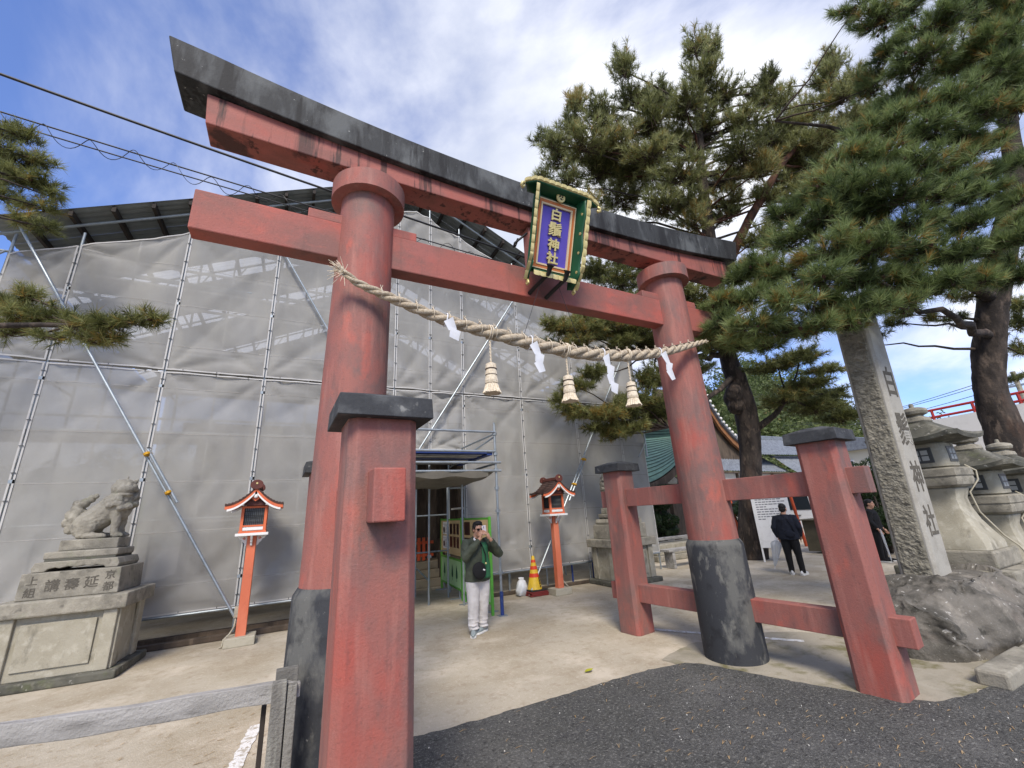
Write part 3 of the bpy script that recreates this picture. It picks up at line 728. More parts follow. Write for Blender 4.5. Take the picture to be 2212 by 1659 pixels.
# flared side boards, bottom board and top board
for s_ in (-1, 1):
    def sb(u, v):
        vv = lin(-0.60, 0.50, v); wob = 0.014 * math.sin(v * 17)
        dep = 0.17 * (1 if vv > -0.42 else max(0.25, 1 - (-0.42 - vv) / 0.25))
        return PT(s_ * (0.280 + 0.055 * u), vv, -0.01 + (dep + wob) * u)
    o = MB().grid(sb, 6, 30).build('side_board', 'green_lacquer', PQ, smooth=True, solid=0.014)
    path = [(s_ * 0.338, lin(-0.60, 0.50, k / 12), 0.165 if k > 2 else (0.06, 0.09, 0.13)[k]) for k in range(13)]
    scallop_strip(path, (s_ * 0.2, 0, 0.35), (s_ * 0.042, 0, 0), 0.022, 11, 0.03).build('gold_edge', 'gold', o, smooth='auto')
    MB().tube([PT(s_ * 0.33, -0.60, 0.07), PT(s_ * 0.33, -0.64, 0.10), PT(s_ * 0.33, -0.655, 0.07), PT(s_ * 0.33, -0.635, 0.045), PT(s_ * 0.33, -0.615, 0.06), PT(s_ * 0.33, -0.625, 0.075)], 0.014, 8).build('scroll', 'gold', o, smooth=True)
    for k in range(4):
        q = MB().lathe([(0.018, -0.004), (0.018, 0.004)], n=10).build('stud', 'gold', o, local=True)
        q.matrix_local = Matrix.Translation(PT(s_ * 0.312, 0.33 - k * 0.24, 0.115) - OFF[o.name]) @ Matrix.Rotation(R(80), 4, 'Y')
def bb(u, v): return PT(lin(-0.29, 0.29, u), -0.43 - 0.055 * v, -0.01 + 0.15 * v)
o = MB().grid(bb, 8, 4).build('bottom_board', 'green_lacquer', PQ, smooth=True, solid=0.014)
scallop_strip([(lin(-0.30, 0.30, k / 6), -0.487, 0.142) for k in range(7)], (0, -0.4, 0.25), (0, -0.035, 0), 0.022, 7, 0.04).build('gold_edge', 'gold', o, smooth='auto')
def tb(u, v):
    a = lin(-1, 1, u); return PT(a * (0.40 + 0.12 * v), 0.465 + 0.075 * v - 0.07 * max(0, abs(a) - 0.72) / 0.28 * v, -0.03 + 0.17 * v)
o = MB().grid(tb, 24, 6).build('top_board', 'green_lacquer', PQ, smooth=True, solid=0.016)
scallop_strip([(a * 0.53, 0.542 - 0.075 * max(0, abs(a) - 0.70) / 0.3, 0.135) for a in [lin(-1, 1, k / 16) for k in range(17)]], (0, 0.35, 0.3), (0, 0.035, 0.0), 0.022, 13, 0.035).build('gold_edge', 'gold', o, smooth='auto')
for s_ in (-1, 1):
    MB().tube([PT(s_ * 0.52, 0.47, 0.13), PT(s_ * 0.555, 0.46, 0.14), PT(s_ * 0.565, 0.43, 0.14), PT(s_ * 0.54, 0.415, 0.13), PT(s_ * 0.525, 0.435, 0.13)], 0.018, 8).build('scroll', 'gold', o, smooth=True)
em = MB().lathe([(0.062, 0), (0.062, 0.012), (0.055, 0.018)], n=28).build('emblem', 'gold', PQ, smooth='auto', local=True)
em.matrix_local = Matrix.Translation(PT(0.02, 0.475, 0.05) - OFF[PQ.name]) @ Matrix((tu, tv, tn)).transposed().to_4x4()
mb = MB()
for k in range(3):      # three comma shapes turning round the centre
    a0 = k * 2 * math.pi / 3; pts = []; rs = []
    for q in range(9):
        t = q / 8; a = a0 + t * 2.0; rr = 0.014 + 0.030 * t
        pts.append((rr * math.cos(a), rr * math.sin(a), 0.016)); rs.append(0.011 * (1 - t) + 0.0015)
    mb.tube(pts, rs, 6)
mb.build('emblem_mark', 'black_cap', em, local=True)
# two small black spotlights under the plaque, their thin wires
for i, (x, z, lb) in enumerate(((2.47, 4.56, 'small black spotlight on the tie beam under the left of the plaque'), (2.71, 4.54, 'small black spotlight on the tie beam under the right of the plaque'))):
    sp = thing('spotlight', lb, 'spotlight', (x, 3.90, z - 0.05), 'spotlights under the plaque')
    d = Vector((0.03, -0.35, 0.55)).normalized(); c = Vector((x + 0.01, 3.575, z + 0.0))
    MB().tube([c - d * 0.055, c - d * 0.03, c + d * 0.035, c + d * 0.06, c + d * 0.062], [0.022, 0.028, 0.032, 0.052, 0.044], 12).build('lamp_head', 'black_plain', sp, smooth='auto')
    MB().tube([(x - 0.05, 3.97, z - 0.11), (x - 0.03, 3.84, z - 0.08), c - d * 0.04], 0.026, 8).build('bracket', 'black_plain', sp, smooth='auto')
    w_ = MB().tube([(x - 0.02, 3.72, z - 0.06), (x - 0.02 + (-0.30 if i == 0 else 0.22), 3.70, 3.74)], 0.0028, 5).build('thin_wire', 'black_plain', sp)
MB().tube([(2.30, 3.95, 5.20), (2.24, 3.93, 5.06), (2.21, 3.92, 5.03), (2.22, 3.9, 5.08), (2.34, 3.78, 5.18)], 0.014, 6).build('hanging_hook', 'black_plain', PQ, smooth=True)

# ------------------------------------------------------------------ straw rope with paper streamers and tassels
def straw(name, a, b, c):
    return paint(name, a, [(b, 40, 0.42, 0.6, (1, 1, 1), 0.7), (c, 90, 0.52, 0.7, (1, 1, 1), 0.7)], rough=0.85, bump=0.6, bump_scale=120)
M['straw'] = straw('straw_rope', srgb(186, 173, 151), srgb(144, 126, 102), srgb(214, 204, 186))
M['straw_pale'] = straw('pale_straw', srgb(222, 210, 188), srgb(192, 174, 146), srgb(234, 226, 210))
M['cord'] = paint('dark_binding_cord', srgb(74, 60, 50), rough=0.8)
M['paper'] = paint('white_paper', srgb(236, 238, 242), rough=0.7, translucent=0.25)
ropep = [(0.25, 4.06), (0.369, 3.976), (0.759, 3.857), (1.226, 3.737), (1.711, 3.675), (2.245, 3.617), (2.872, 3.592), (3.516, 3.640), (4.265, 3.786), (5.10, 4.05)]
def rope_at(t):
    """t 0..1 along x; catmull-rom through the points"""
    x = lin(ropep[0][0], ropep[-1][0], t); k = 0
    while k < len(ropep) - 2 and ropep[k + 1][0] < x: k += 1
    p0 = ropep[max(0, k - 1)]; p1 = ropep[k]; p2 = ropep[k + 1]; p3 = ropep[min(len(ropep) - 1, k + 2)]
    q = (x - p1[0]) / (p2[0] - p1[0])
    m1 = (p2[1] - p0[1]) / (p2[0] - p0[0]); m2 = (p3[1] - p1[1]) / (p3[0] - p1[0]); h = p2[0] - p1[0]
    z = (2 * q ** 3 - 3 * q ** 2 + 1) * p1[1] + (q ** 3 - 2 * q ** 2 + q) * h * m1 + (-2 * q ** 3 + 3 * q ** 2) * p2[1] + (q ** 3 - q ** 2) * h * m2
    return Vector((x, 3.66, z))
def rope_r(t):
    return 0.019 + 0.042 * max(0.0, math.sin(math.pi * min(1, max(0, (t * 0.93 + 0.035))))) ** 0.75
RP = thing('sacred_rope', 'thick twisted straw rope strung between the two gate pillars', 'rope', (2.7, 3.66, 3.6))
NS = 420
for s_ in range(3):
    pts = []; rs = []; ph = s_ * 2 * math.pi / 3; acc = 0.0
    for i in range(NS + 1):
        t = i / NS; c = rope_at(t); rr = rope_r(t)
        acc += (4.85 / NS) / (rr * 3.6) * 1.0 * 0.62
        a = ph + acc * 2 * math.pi * 0.55
        d = (rope_at(min(1, t + 0.002)) - rope_at(max(0, t - 0.002))).normalized(); up = Vector((-d.z, 0, d.x)); w = Vector((0, 1, 0))
        pts.append(c + (up * math.cos(a) + w * math.sin(a)) * rr * 0.62); rs.append(rr * 0.66 * (1 + 0.05 * math.sin(i * 2.1)))
    MB().tube(pts, rs, 9).build('strand', 'straw', RP, smooth=True)
rnd = random.Random(5)
for e, n, L in ((0, 46, 0.15), (1, 22, 0.08)):
    c = rope_at(e); d = (rope_at(0) - rope_at(0.02)).normalized() if e == 0 else (rope_at(1) - rope_at(0.98)).normalized()
    mb = MB()
    for k in range(n):
        q = d + Vector((rnd.gauss(0, 0.28), rnd.gauss(0, 0.2), rnd.gauss(0, 0.28)))
        if e == 0 and rnd.random() < 0.3: q += Vector((0.2, 0, -1.1))
        q.normalize(); l = L * rnd.uniform(0.5, 1.05)
        b_ = c + Vector((rnd.gauss(0, 0.008), rnd.gauss(0, 0.008) - 0.01, rnd.gauss(0, 0.008)))
        mb.tube([b_, b_ + q * l * 0.5, b_ + q * l + Vector((0, 0, -0.02 * l))], [0.004, 0.0035, 0.002], 4)
    mb.build('frayed_end', 'straw_pale', RP)
# dark support pole along the top with white ties
pole = MB().tube([rope_at(lin(0.06, 0.97, k / 40)) + Vector((0, 0.035, rope_r(lin(0.06, 0.97, k / 40)) * 1.08 + 0.012)) for k in range(41)], 0.013, 7).build('support_cable', 'cord', RP, smooth=True)
for k in range(26):
    t = 0.07 + k * 0.0345; c = rope_at(t); rr = rope_r(t) * 1.30
    mb = MB(); ringp = [c + Vector((0.004 * math.sin(q * 0.9), math.sin(q * 2 * math.pi / 14) * rr, math.cos(q * 2 * math.pi / 14) * rr + 0.012)) for q in range(15)]
    mb.tube(ringp, 0.0045, 5)
    for q in (-1, 1): mb.tube([c + Vector((0, 0, rr + 0.012)), c + Vector((q * 0.012, -0.008, rr + 0.045))], 0.0035, 4)
    mb.build('tie', 'straw_pale', RP)
for (x, zt_, zb_, lb) in ((1.705, 3.33, 3.01, 'leftmost of the three straw tassels hanging from the rope'), (2.655, 3.29, 2.99, 'middle one of the three straw tassels hanging from the rope'), (3.585, 3.30, 3.0, 'rightmost of the three straw tassels hanging from the rope')):
    t = (x - ropep[0][0]) / (ropep[-1][0] - ropep[0][0]); c = rope_at(t)
    ts = thing('straw_tassel', lb, 'tassel', (x, 3.66, zb_), 'straw tassels on the rope')
    h = zt_ - zb_
    prof = [(0.030, h), (0.052, h - 0.012), (0.056, h * 0.82), (0.054, h * 0.76), (0.060, h * 0.62), (0.057, h * 0.56), (0.066, h * 0.40), (0.060, h * 0.30), (0.075, h * 0.12), (0.092, 0.0)]
    mb = MB(); mb.lathe(prof[::-1], (x, 3.66, zb_), 44)
    for i in range(len(mb.v)):
        px, py, pz = mb.v[i]; k = i % 44; f_ = 1 + (0.07 if k % 2 else -0.05) * (1.0 if pz < zb_ + h * 0.35 else 0.35)
        mb.v[i] = (x + (px - x) * f_, 3.66 + (py - 3.66) * f_, pz + (rnd.uniform(-0.008, 0.008) if pz < zb_ + 0.01 else 0))
    mb.build('straw_bundle', 'straw_pale', ts)
    for q in (0.79, 0.59): MB().lathe([(0.057, -0.006), (0.062, 0), (0.057, 0.006)], (x, 3.66, zb_ + h * q), 20).build('binding', 'cord', ts, smooth=True)
    MB().lathe([(0.064, -0.004), (0.067, 0), (0.064, 0.004)], (x, 3.66, zb_ + h * 0.31), 20).build('binding', 'straw', ts, smooth=True)
    for ph in (0, math.pi):
        pts = []
        for q in range(30):
            f_ = q / 29; a = ph + f_ * 26; ctr = Vector((lin(c.x, x, f_), 3.655, lin(c.z - rope_r(t) * 0.6, zt_ - 0.01, f_)))
            pts.append(ctr + Vector((math.cos(a), math.sin(a), 0)) * 0.006)
        MB().tube(pts, 0.0065, 5).build('cord', 'straw_pale', ts, smooth=True)
    for q in (-0.012, 0.012):
        rr = rope_r(t) * 1.36
        MB().tube([c + Vector((q, math.sin(a) * rr, math.cos(a) * rr)) for a in [k * 2 * math.pi / 14 for k in range(15)]], 0.008, 5).build('loop', 'straw_pale', ts, smooth=True)
for (x, L, n, sw, lb) in ((1.225, 0.19, 2, 0.05, 'short folded white paper streamer near the left pillar'), (2.18, 0.32, 3, 0.06, 'folded white paper streamer between the left and middle tassels'),
                      (3.17, 0.46, 4, 0.03, 'longest folded white paper streamer between the middle and right tassels'), (4.14, 0.36, 3, 0.08, 'folded white paper streamer beside the right pillar')):
    t = (x - ropep[0][0]) / (ropep[-1][0] - ropep[0][0]); c = rope_at(t)
    sd = thing('paper_streamer', lb, 'streamer', (x, 3.58, c.z), 'paper streamers on the rope')
    rr = rope_r(t) * 1.36
    MB().tube([c + Vector((0.01 * math.cos(a), math.sin(a) * rr, math.cos(a) * rr)) for a in [k * 2 * math.pi / 14 for k in range(15)]], 0.007, 5).build('paper_tie', 'paper', sd, smooth=True)
    z0 = c.z - rope_r(t) * 0.6; px = x
    for k in range(n):
        hh = L / n * 1.05; w = 0.090 + 0.012 * (k % 2); z1 = z0 - hh
        sh = sw * (0.6 if k % 2 else 1.0) * (1 if k % 2 == 0 else -0.35); y0 = 3.575 + 0.01 * (k % 2); ang = rnd.uniform(-0.02, 0.02)
        tl_ = 0.028 if k % 2 == 0 else -0.022
        c0 = Vector((px - w / 2, y0, z0 - tl_)); c1 = Vector((px + w / 2, y0 - 0.012, z0 + tl_)); c2 = Vector((px + w / 2 + sh, y0 + 0.022, z1 + tl_ * 0.6)); c3 = Vector((px - w / 2 + sh, y0 + 0.004, z1 - tl_ * 0.6))
        def pf(u, v): return tuple(c0.lerp(c1, u).lerp(c3.lerp(c2, u), v) + Vector((0, 0.006 * math.sin(math.pi * u), 0)))
        MB().grid(pf, 4, 3).build('paper_fold', 'paper', sd, solid=0.0012)
        px += sh * 0.6 + (0.045 if k % 2 == 0 else -0.035); z0 = z1 + hh * 0.10

# ------------------------------------------------------------------ orange post lanterns
M['shingle'] = paint('brown_bark_shingle', srgb(74, 54, 48), [(srgb(50, 38, 36), 12, 0.45, 0.65, one, 0.7), (srgb(100, 78, 70), 20, 0.55, 0.7, one, 0.5)], rough=0.8, bump=0.4, bump_scale=60, vary=0.2)
M['ridge_brown'] = paint('dark_red_ridge_paint', srgb(92, 48, 40), [(srgb(64, 36, 32), 8, 0.45, 0.65, one, 0.6)], rough=0.6)
M['lantern_orange'] = paint('lantern_vermilion', srgb(206, 106, 68), [(srgb(180, 86, 54), 6, 0.5, 0.7, one, 0.5)], rough=0.6)
M['lattice'] = paint('dark_lattice', srgb(40, 42, 44), rough=0.6)
M['lantern_pane'] = paint('grey_lantern_pane', srgb(104, 108, 108), rough=0.3)
M['base_block'] = paint('pale_concrete_block', srgb(176, 170, 152), [(srgb(140, 134, 116), 5, 0.45, 0.66, one, 0.6)], rough=0.9, bump=0.3)
def post_lantern(loc, label, box_side):
    Lt = thing('post_lantern', label, 'lantern', loc, 'orange post lanterns before the hall')
    b = lambda c, d: MB().box(c, d)
    b((0, 0, 0.07), (0.44, 0.36, 0.14)).build('base_block', 'base_block', Lt, bevel=0.012, local=True)
    MB().box((0, 0, 0.92), (0.150, 0.150, 1.60), taper=0.92).build('post', 'orange_post', Lt, bevel=0.006, local=True)
    b((0, 0, 1.745), (0.50, 0.46, 0.045)).build('shelf', 'white', Lt, bevel=0.004, local=True)
    for sx, sy in ((-1, 0), (1, 0), (0, -1), (0, 1)):
        mb = MB()
        pts = [(0.075, 1.55), (0.10, 1.56), (0.115, 1.60), (0.14, 1.615), (0.16, 1.655), (0.19, 1.67), (0.225, 1.72), (0.075, 1.72)]
        if sx: mb.prism([(sx * p, -0.016, z) for p, z in pts], (0, 0.032, 0))
        else: mb.prism([(-0.016, sy * p, z) for p, z in pts], (0.032, 0, 0))
        o = mb.build('bracket', 'white', Lt, local=True, bevel=0.003)
        sc_ = [(0.12 + 0.022 * math.cos(a) * (1 - a / 12), 1.672 + 0.022 * math.sin(a) * (1 - a / 12)) for a in [k * 0.7 for k in range(13)]]
        MB().tube([(sx * p, -0.018, z) if sx else (-0.018, sy * p, z) for p, z in sc_], 0.005, 5).build('scroll', 'lantern_orange', o, local=True)
    b((0, 0, 1.785), (0.42, 0.38, 0.035)).build('sill', 'lantern_orange', Lt, local=True, bevel=0.004)
    for sx in (-1, 1):
        for sy in (-1, 1): b((sx * 0.178, sy * 0.158, 2.01), (0.044, 0.044, 0.42)).build('corner_post', 'lantern_orange', Lt, local=True)
    for z, h in ((1.885, 0.028), (2.205, 0.035)): b((0, 0, z), (0.392, 0.352, h)).build('rail', 'lantern_orange', Lt, local=True)
    b((0, 0, 1.838), (0.310, 0.345, 0.05)).build('white_strip', 'white', Lt, local=True); b((0, 0, 1.838), (0.383, 0.265, 0.048)).build('white_strip', 'white', Lt, local=True)
    b((0, 0, 2.045), (0.305, 0.265, 0.29)).build('pane_box', 'lantern_pane', Lt, local=True)
    for face in range(4):
        mb = MB()
        for k in range(11):
            u = -0.145 + k * 0.029
            c, d = [((u, -0.150, 2.045), (0.010, 0.008, 0.285)), ((u, 0.150, 2.045), (0.010, 0.008, 0.285)), ((-0.170, u * 0.88, 2.045), (0.008, 0.010, 0.285)), ((0.170, u * 0.88, 2.045), (0.008, 0.010, 0.285))][face]
            mb.box(c, d)
        for z in (1.955, 2.03, 2.06, 2.135):
            c, d = [((0, -0.152, z), (0.31, 0.008, 0.010)), ((0, 0.152, z), (0.31, 0.008, 0.010)), ((-0.172, 0, z), (0.008, 0.27, 0.010)), ((0.172, 0, z), (0.008, 0.27, 0.010))][face]
            mb.box(c, d)
        mb.build('lattice', 'lattice', Lt, local=True)
    # concave gabled roof, ridge front to back
    HW, DP = 0.44, 0.36
    rz = lambda s: 2.555 - 0.30 * (1 - (1 - s) ** 1.9) - 0.0
    def slope(sx, y0, y1, zo, name, mat, par, th):
        N = 12; mb = MB()
        for k in range(N + 1):
            s_ = k / N; mb.v += [(sx * HW * s_, y0, rz(s_) + zo), (sx * HW * s_, y1, rz(s_) + zo), (sx * HW * s_, y1, rz(s_) + zo - th), (sx * HW * s_, y0, rz(s_) + zo - th)]
        for k in range(N):
            a = k * 4
            for q in range(4): mb.f.append((a + q, a + (q + 1) % 4, a + 4 + (q + 1) % 4, a + 4 + q))
        mb.f += [(0, 1, 2, 3), (N * 4 + 3, N * 4 + 2, N * 4 + 1, N * 4)]
        return mb.build(name, mat, par, local=True)
    for sx in (-1, 1):
        rf = slope(sx, -DP, DP, 0, 'roof_slope', 'shingle', Lt, 0.022)
        for k in range(9):   # courses of shingles
            s0 = k / 9; s1 = (k + 1) / 9 + 0.01
            for q in range(5):
                y0 = -DP + q * (2 * DP / 5) + 0.003; y1 = -DP + (q + 1) * (2 * DP / 5) - 0.003
                dz = 0.006 + 0.004 * ((q * 7 + k * 3) % 3)
                P = [(sx * HW * s0, y0, rz(s0) + 0.002), (sx * HW * min(1.0, s1), y0, rz(min(1, s1)) + dz + 0.012), (sx * HW * min(1.0, s1), y1, rz(min(1, s1)) + dz + 0.012), (sx * HW * s0, y1, rz(s0) + 0.002)]
                MB().add(P + [(p[0], p[1], p[2] - 0.014) for p in P], [(0, 1, 2, 3), (7, 6, 5, 4), (0, 4, 5, 1), (1, 5, 6, 2), (2, 6, 7, 3), (3, 7, 4, 0)]).build('shingle', 'shingle', rf, local=True)
        for y in (-DP + 0.03, DP - 0.03):
            slope(sx, y - 0.018, y + 0.018, -0.026, 'barge_board', 'lantern_orange', Lt, 0.055)
            mb = MB()
            N = 10
            for k in range(N + 1):
                s_ = 0.04 + 0.88 * k / N; mb.v += [(sx * HW * s_, y - 0.024, rz(s_) - 0.083), (sx * HW * s_, y + 0.024, rz(s_) - 0.083), (sx * HW * s_, y + 0.024, rz(s_) - 0.118), (sx * HW * s_, y - 0.024, rz(s_) - 0.118)]
            for k in range(N):
                a = k * 4
                for q in range(4): mb.f.append((a + q, a + (q + 1) % 4, a + 4 + (q + 1) % 4, a + 4 + q))
            mb.f += [(0, 1, 2, 3), (N * 4 + 3, N * 4 + 2, N * 4 + 1, N * 4)]
            mb.build('white_barge', 'white', Lt, local=True)
    for y in (-0.30, 0.30):
        MB().prism([(-0.09, y, 2.40), (0.09, y, 2.40), (0.055, y, 2.34), (0, y, 2.30), (-0.055, y, 2.34)], (0, 0.02, 0)).build('gable_pendant', 'lantern_orange', Lt, local=True)
        q = MB().lathe([(0.034, 0), (0.034, 0.018), (0.016, 0.03)], n=8).build('rosette', 'white', Lt, local=True)
        q.matrix_local = Matrix.Translation((0, y - 0.012 if y < 0 else y + 0.032, 2.385)) @ Matrix.Rotation(R(90 if y < 0 else -90), 4, 'X')
        MB().prism([(-0.17, y * 0.8, 2.23), (0.17, y * 0.8, 2.23), (0.12, y * 0.8, 2.32), (-0.12, y * 0.8, 2.32)], (0, 0.02, 0)).build('gable_panel', 'ridge_brown', Lt, local=True)
        for sx in (-1, 1): MB().box((sx * 0.19, y, 2.255), (0.05, 0.05, 0.05)).build('beam_end', 'white', Lt, local=True)
    rd = MB().box((0, 0, 2.575), (0.085, 0.72, 0.075)).build('ridge', 'ridge_brown', Lt, bevel=0.01, local=True)
    for y in (-0.375, 0.355):
        MB().prism([(0.10 * math.cos(a) * (1 if math.sin(a) > -0.2 else 1.1), y, 2.585 + 0.085 * math.sin(a)) for a in [k * 2 * math.pi / 14 for k in range(14)]], (0, 0.03, 0)).build('ridge_end', 'ridge_brown', rd, local=True, bevel=0.006)
        q = MB().lathe([(0.016, 0), (0.016, 0.01)], n=10).build('ridge_stud', 'gold', rd, local=True)
        q.matrix_local = Matrix.Translation((0, y - 0.001, 2.605)) @ Matrix.Rotation(R(90), 4, 'X')
    # power cable and switch box
    s_ = box_side
    MB().box((s_ * 0.105, 0.02, 0.50), (0.06, 0.05, 0.17)).build('switch_box', 'base_block', Lt, bevel=0.006, local=True)
    MB().tube([(s_ * 0.10, 0.02, 0.42), (s_ * 0.11, 0.0, 0.28), (s_ * 0.16, -0.05, 0.19), (s_ * 0.235, -0.06, 0.12), (s_ * 0.245, -0.06, 0.02), (s_ * 0.27, -0.1, 0.012)], 0.012, 7).build('cable', 'base_block', Lt, local=True, smooth=True)
    return Lt
post_lantern((-0.57, 9.20, 0), 'orange post lantern with shingled roof standing beside the left stone lion', -1)
post_lantern((5.68, 8.97, 0), 'orange post lantern with shingled roof standing right of the traffic cone', 1)

# ------------------------------------------------------------------ traffic cone, bases and bag
M['cone_yellow'] = paint('yellow_plastic', srgb(214, 178, 50), [(srgb(180, 146, 44), 8, 0.5, 0.7, one, 0.5)], rough=0.5)
M['cone_red'] = paint('red_reflective_band', srgb(206, 66, 40), rough=0.45)
M['base_red'] = paint('dark_red_rubber', srgb(126, 48, 44), [(srgb(92, 40, 38), 7, 0.5, 0.7, one, 0.5)], rough=0.7)
M['rubber'] = paint('black_rubber', srgb(44, 42, 38), rough=0.8)
Cn = thing('traffic_cone', 'yellow traffic cone with red bands on stacked weights', 'cone', (5.22, 9.32, 0))
for k in range(4):
    MB().box((0.01 * (k % 2), 0.008 * k - 0.02, 0.022 + k * 0.032), (0.46 - 0.008 * k, 0.44, 0.028), rot=R(3 * (k % 2) - 2)).build('weight', 'rubber' if k == 3 else 'base_red', Cn, bevel=0.006, local=True)
r_at = lambda z: lin(0.165, 0.033, z / 0.70)
MB().lathe([(r_at(0) + 0.01, 0.125), (r_at(0), 0.14), (r_at(0.60), 0.125 + 0.60), (0.033, 0.83), (0.022, 0.845)], n=28).build('cone_body', 'cone_yellow', Cn, smooth='auto', local=True)
for z0, z1 in ((0.26, 0.345), (0.425, 0.50), (0.575, 0.635)):
    MB().lathe([(r_at(z0) + 0.003, z0 + 0.125), (r_at(z1) + 0.003, z1 + 0.125)], n=28).build('red_band', 'cone_red', Cn, smooth='auto', local=True)
mb = MB()
for k, ch in enumerate('白鬚神社'):
    z = 0.125 + 0.235 - k * 0.055; rr = r_at(z - 0.125) + 0.006; a = R(-62)
    put_glyph(mb, ch, 0.055, 0.002, (rr * math.cos(a), rr * math.sin(a), z), (-math.sin(a), math.cos(a), 0), (0, 0, 1), (math.cos(a), math.sin(a), 0), bold=0.03)
mb.build('lettering', 'black_plain', Cn, local=True)
M['bag_plastic'] = paint('white_plastic_sack', srgb(206, 208, 210), [(srgb(170, 172, 176), 6, 0.5, 0.7, one, 0.5)], rough=0.5, bump=0.5, bump_scale=14)
bg = MB().lathe([(0.10, 0.0), (0.16, 0.04), (0.17, 0.12), (0.15, 0.22), (0.10, 0.29), (0.045, 0.32), (0.07, 0.37), (0.03, 0.38)], (4.96, 9.46, 0), 24, sx=0.85, sy=0.7).build('plastic_sack', 'bag_plastic', smooth=True)
noise_push(bg, 0.055, 8, 3); tag(bg, 'crumpled white plastic sack leaning beside the traffic cone', 'sack')

# ------------------------------------------------------------------ notice boards
M['board_green'] = paint('green_steel_frame', srgb(92, 166, 62), [(srgb(70, 136, 50), 6, 0.5, 0.7, one, 0.5)], rough=0.5)
M['board_pale'] = paint('pale_green_panel', srgb(168, 208, 152), [(srgb(150, 192, 134), 3, 0.5, 0.7, one, 0.5)], rough=0.6)
M['ply'] = paint('plywood', srgb(204, 180, 134), [(srgb(184, 156, 106), 2.5, 0.45, 0.65, (0.3, 0.3, 3), 0.6)], rough=0.7)
M['photo_dark'] = paint('dark_photo_print', srgb(74, 44, 36), [(srgb(34, 28, 30), 5, 0.45, 0.6, one, 0.8), (srgb(150, 140, 130), 4, 0.6, 0.66, one, 0.8)], rough=0.35)
M['print_text'] = paint('grey_print', srgb(120, 120, 124), rough=0.8)
M['leaf_print'] = paint('dark_green_tree_print', srgb(44, 92, 62), rough=0.7)
def notice_board(A, B, label, first):
    A, B = Vector(A), Vector(B); d = (B - A); L = d.length; d.normalize(); n = Vector((d.y, -d.x, 0))
    if n.x > 0: n = -n         # faces the path on its left
    nb = thing('notice_board', label, 'notice board', tuple(A), 'green framed notice boards by the entrance')
    P = lambda u, z, o=0.0: A + d * u + n * o + Vector((0, 0, z))
    def q(u0, u1, z0, z1, o0, o1): return MB().hexa([P(u0, z0, o0), P(u1, z0, o0), P(u1, z0, o1), P(u0, z0, o1), P(u0, z1, o0), P(u1, z1, o0), P(u1, z1, o1), P(u0, z1, o1)])
    for u in (0.03, L - 0.03): MB().box(P(u, 0.90), (0.05, 0.05, 1.80), rot=math.atan2(d.y, d.x)).build('frame_post', 'board_green', nb, bevel=0.004)
    for z in (0.20, 0.83, 1.765): q(0.05, L - 0.05, z - 0.02, z + 0.02, -0.018, 0.018).build('frame_rail', 'board_green', nb)
    for u in (0.3, L - 0.3):
        q(u - 0.02, u + 0.02, 0.0, 0.18, -0.012, 0.012).build('foot', 'tube', nb)
        q(u - 0.03, u + 0.03, 0.0, 0.02, -0.22, 0.22).build('foot', 'tube', nb)
    q(0.055, L - 0.055, 0.22, 0.81, -0.008, 0.008).build('lower_panel', 'board_pale', nb)
    pl = q(0.055, L - 0.055, 0.93, 1.745, 0.0, 0.016).build('plywood_panel', 'ply', nb)
    k = 0
    while 0.3 + k * 0.33 < L - 0.2:     # printed trees
        u = 0.42 + k * 0.42; k += 1
        if u > L - 0.25: break
        pts = [(0, 0.33), (0.012, 0.33), (0.012, 0.40), (0.06, 0.415), (0.085, 0.47), (0.07, 0.54), (0.04, 0.62), (0.0, 0.70), (-0.04, 0.62), (-0.07, 0.54), (-0.085, 0.47), (-0.06, 0.415), (-0.012, 0.40), (-0.012, 0.33)]
        MB().prism([P(u + a, z, 0.010) for a, z in pts], n * 0.002).build('printed_tree', 'leaf_print', nb)
    if first:
        for c in range(2):
            for r_ in range(2):
                u = L - 0.60 + c * 0.31 - 0.03; z = 1.10 + r_ * 0.31
                q(u - 0.11, u + 0.11, z - 0.0, z + 0.255, 0.017, 0.020).build('photo_print', 'photo_dark', pl)
                q(u - 0.49 - c * 0.1, u - 0.47 - c * 0.1, z, z + 0.01, 0.017, 0.018) if 0 else None
        for r_ in range(2):
            q(0.30, 1.02, 1.04 + r_ * 0.35, 1.36 + r_ * 0.35, 0.017, 0.020).build('paper_sheet', 'white', pl)
            mb = MB()
            for k in range(7):
                o = P(0.66, 1.09 + r_ * 0.35 + k * 0.035, 0.021)
                mb.box(o, (0.60 - 0.1 * (k % 3), 0.002, 0.008), rot=math.atan2(d.y, d.x))
            mb.build('fine_print', 'print_text', pl)
            q(0.36, 0.52, 1.10 + r_ * 0.35, 1.22 + r_ * 0.35, 0.021, 0.023).build('photo_print', 'photo_dark', pl)
        u = 1.20
        for r_ in range(2): q(u - 0.13, u + 0.13, 1.10 + r_ * 0.31, 1.355 + r_ * 0.31, 0.017, 0.020).build('photo_print', 'photo_dark', pl)
    else:
        q(0.12, 0.52, 1.42, 1.70, 0.017, 0.020).build('photo_print', 'photo_dark', pl)
        q(0.12, 0.52, 1.08, 1.36, 0.017, 0.020).build('photo_print', 'photo_dark', pl)
        q(0.60, 0.80, 1.10, 1.30, 0.017, 0.020).build('paper_sheet', 'white', pl)
    return nb
notice_board((3.86, 12.1, 0), (3.67, 9.92, 0), 'green framed notice board with four dark photos, nearer the steps', True)
notice_board((3.665, 9.80, 0), (3.60, 8.10, 0), 'green framed notice board directly behind the person in the green jacket', False)
# keep the steel upright of the porch clear of it

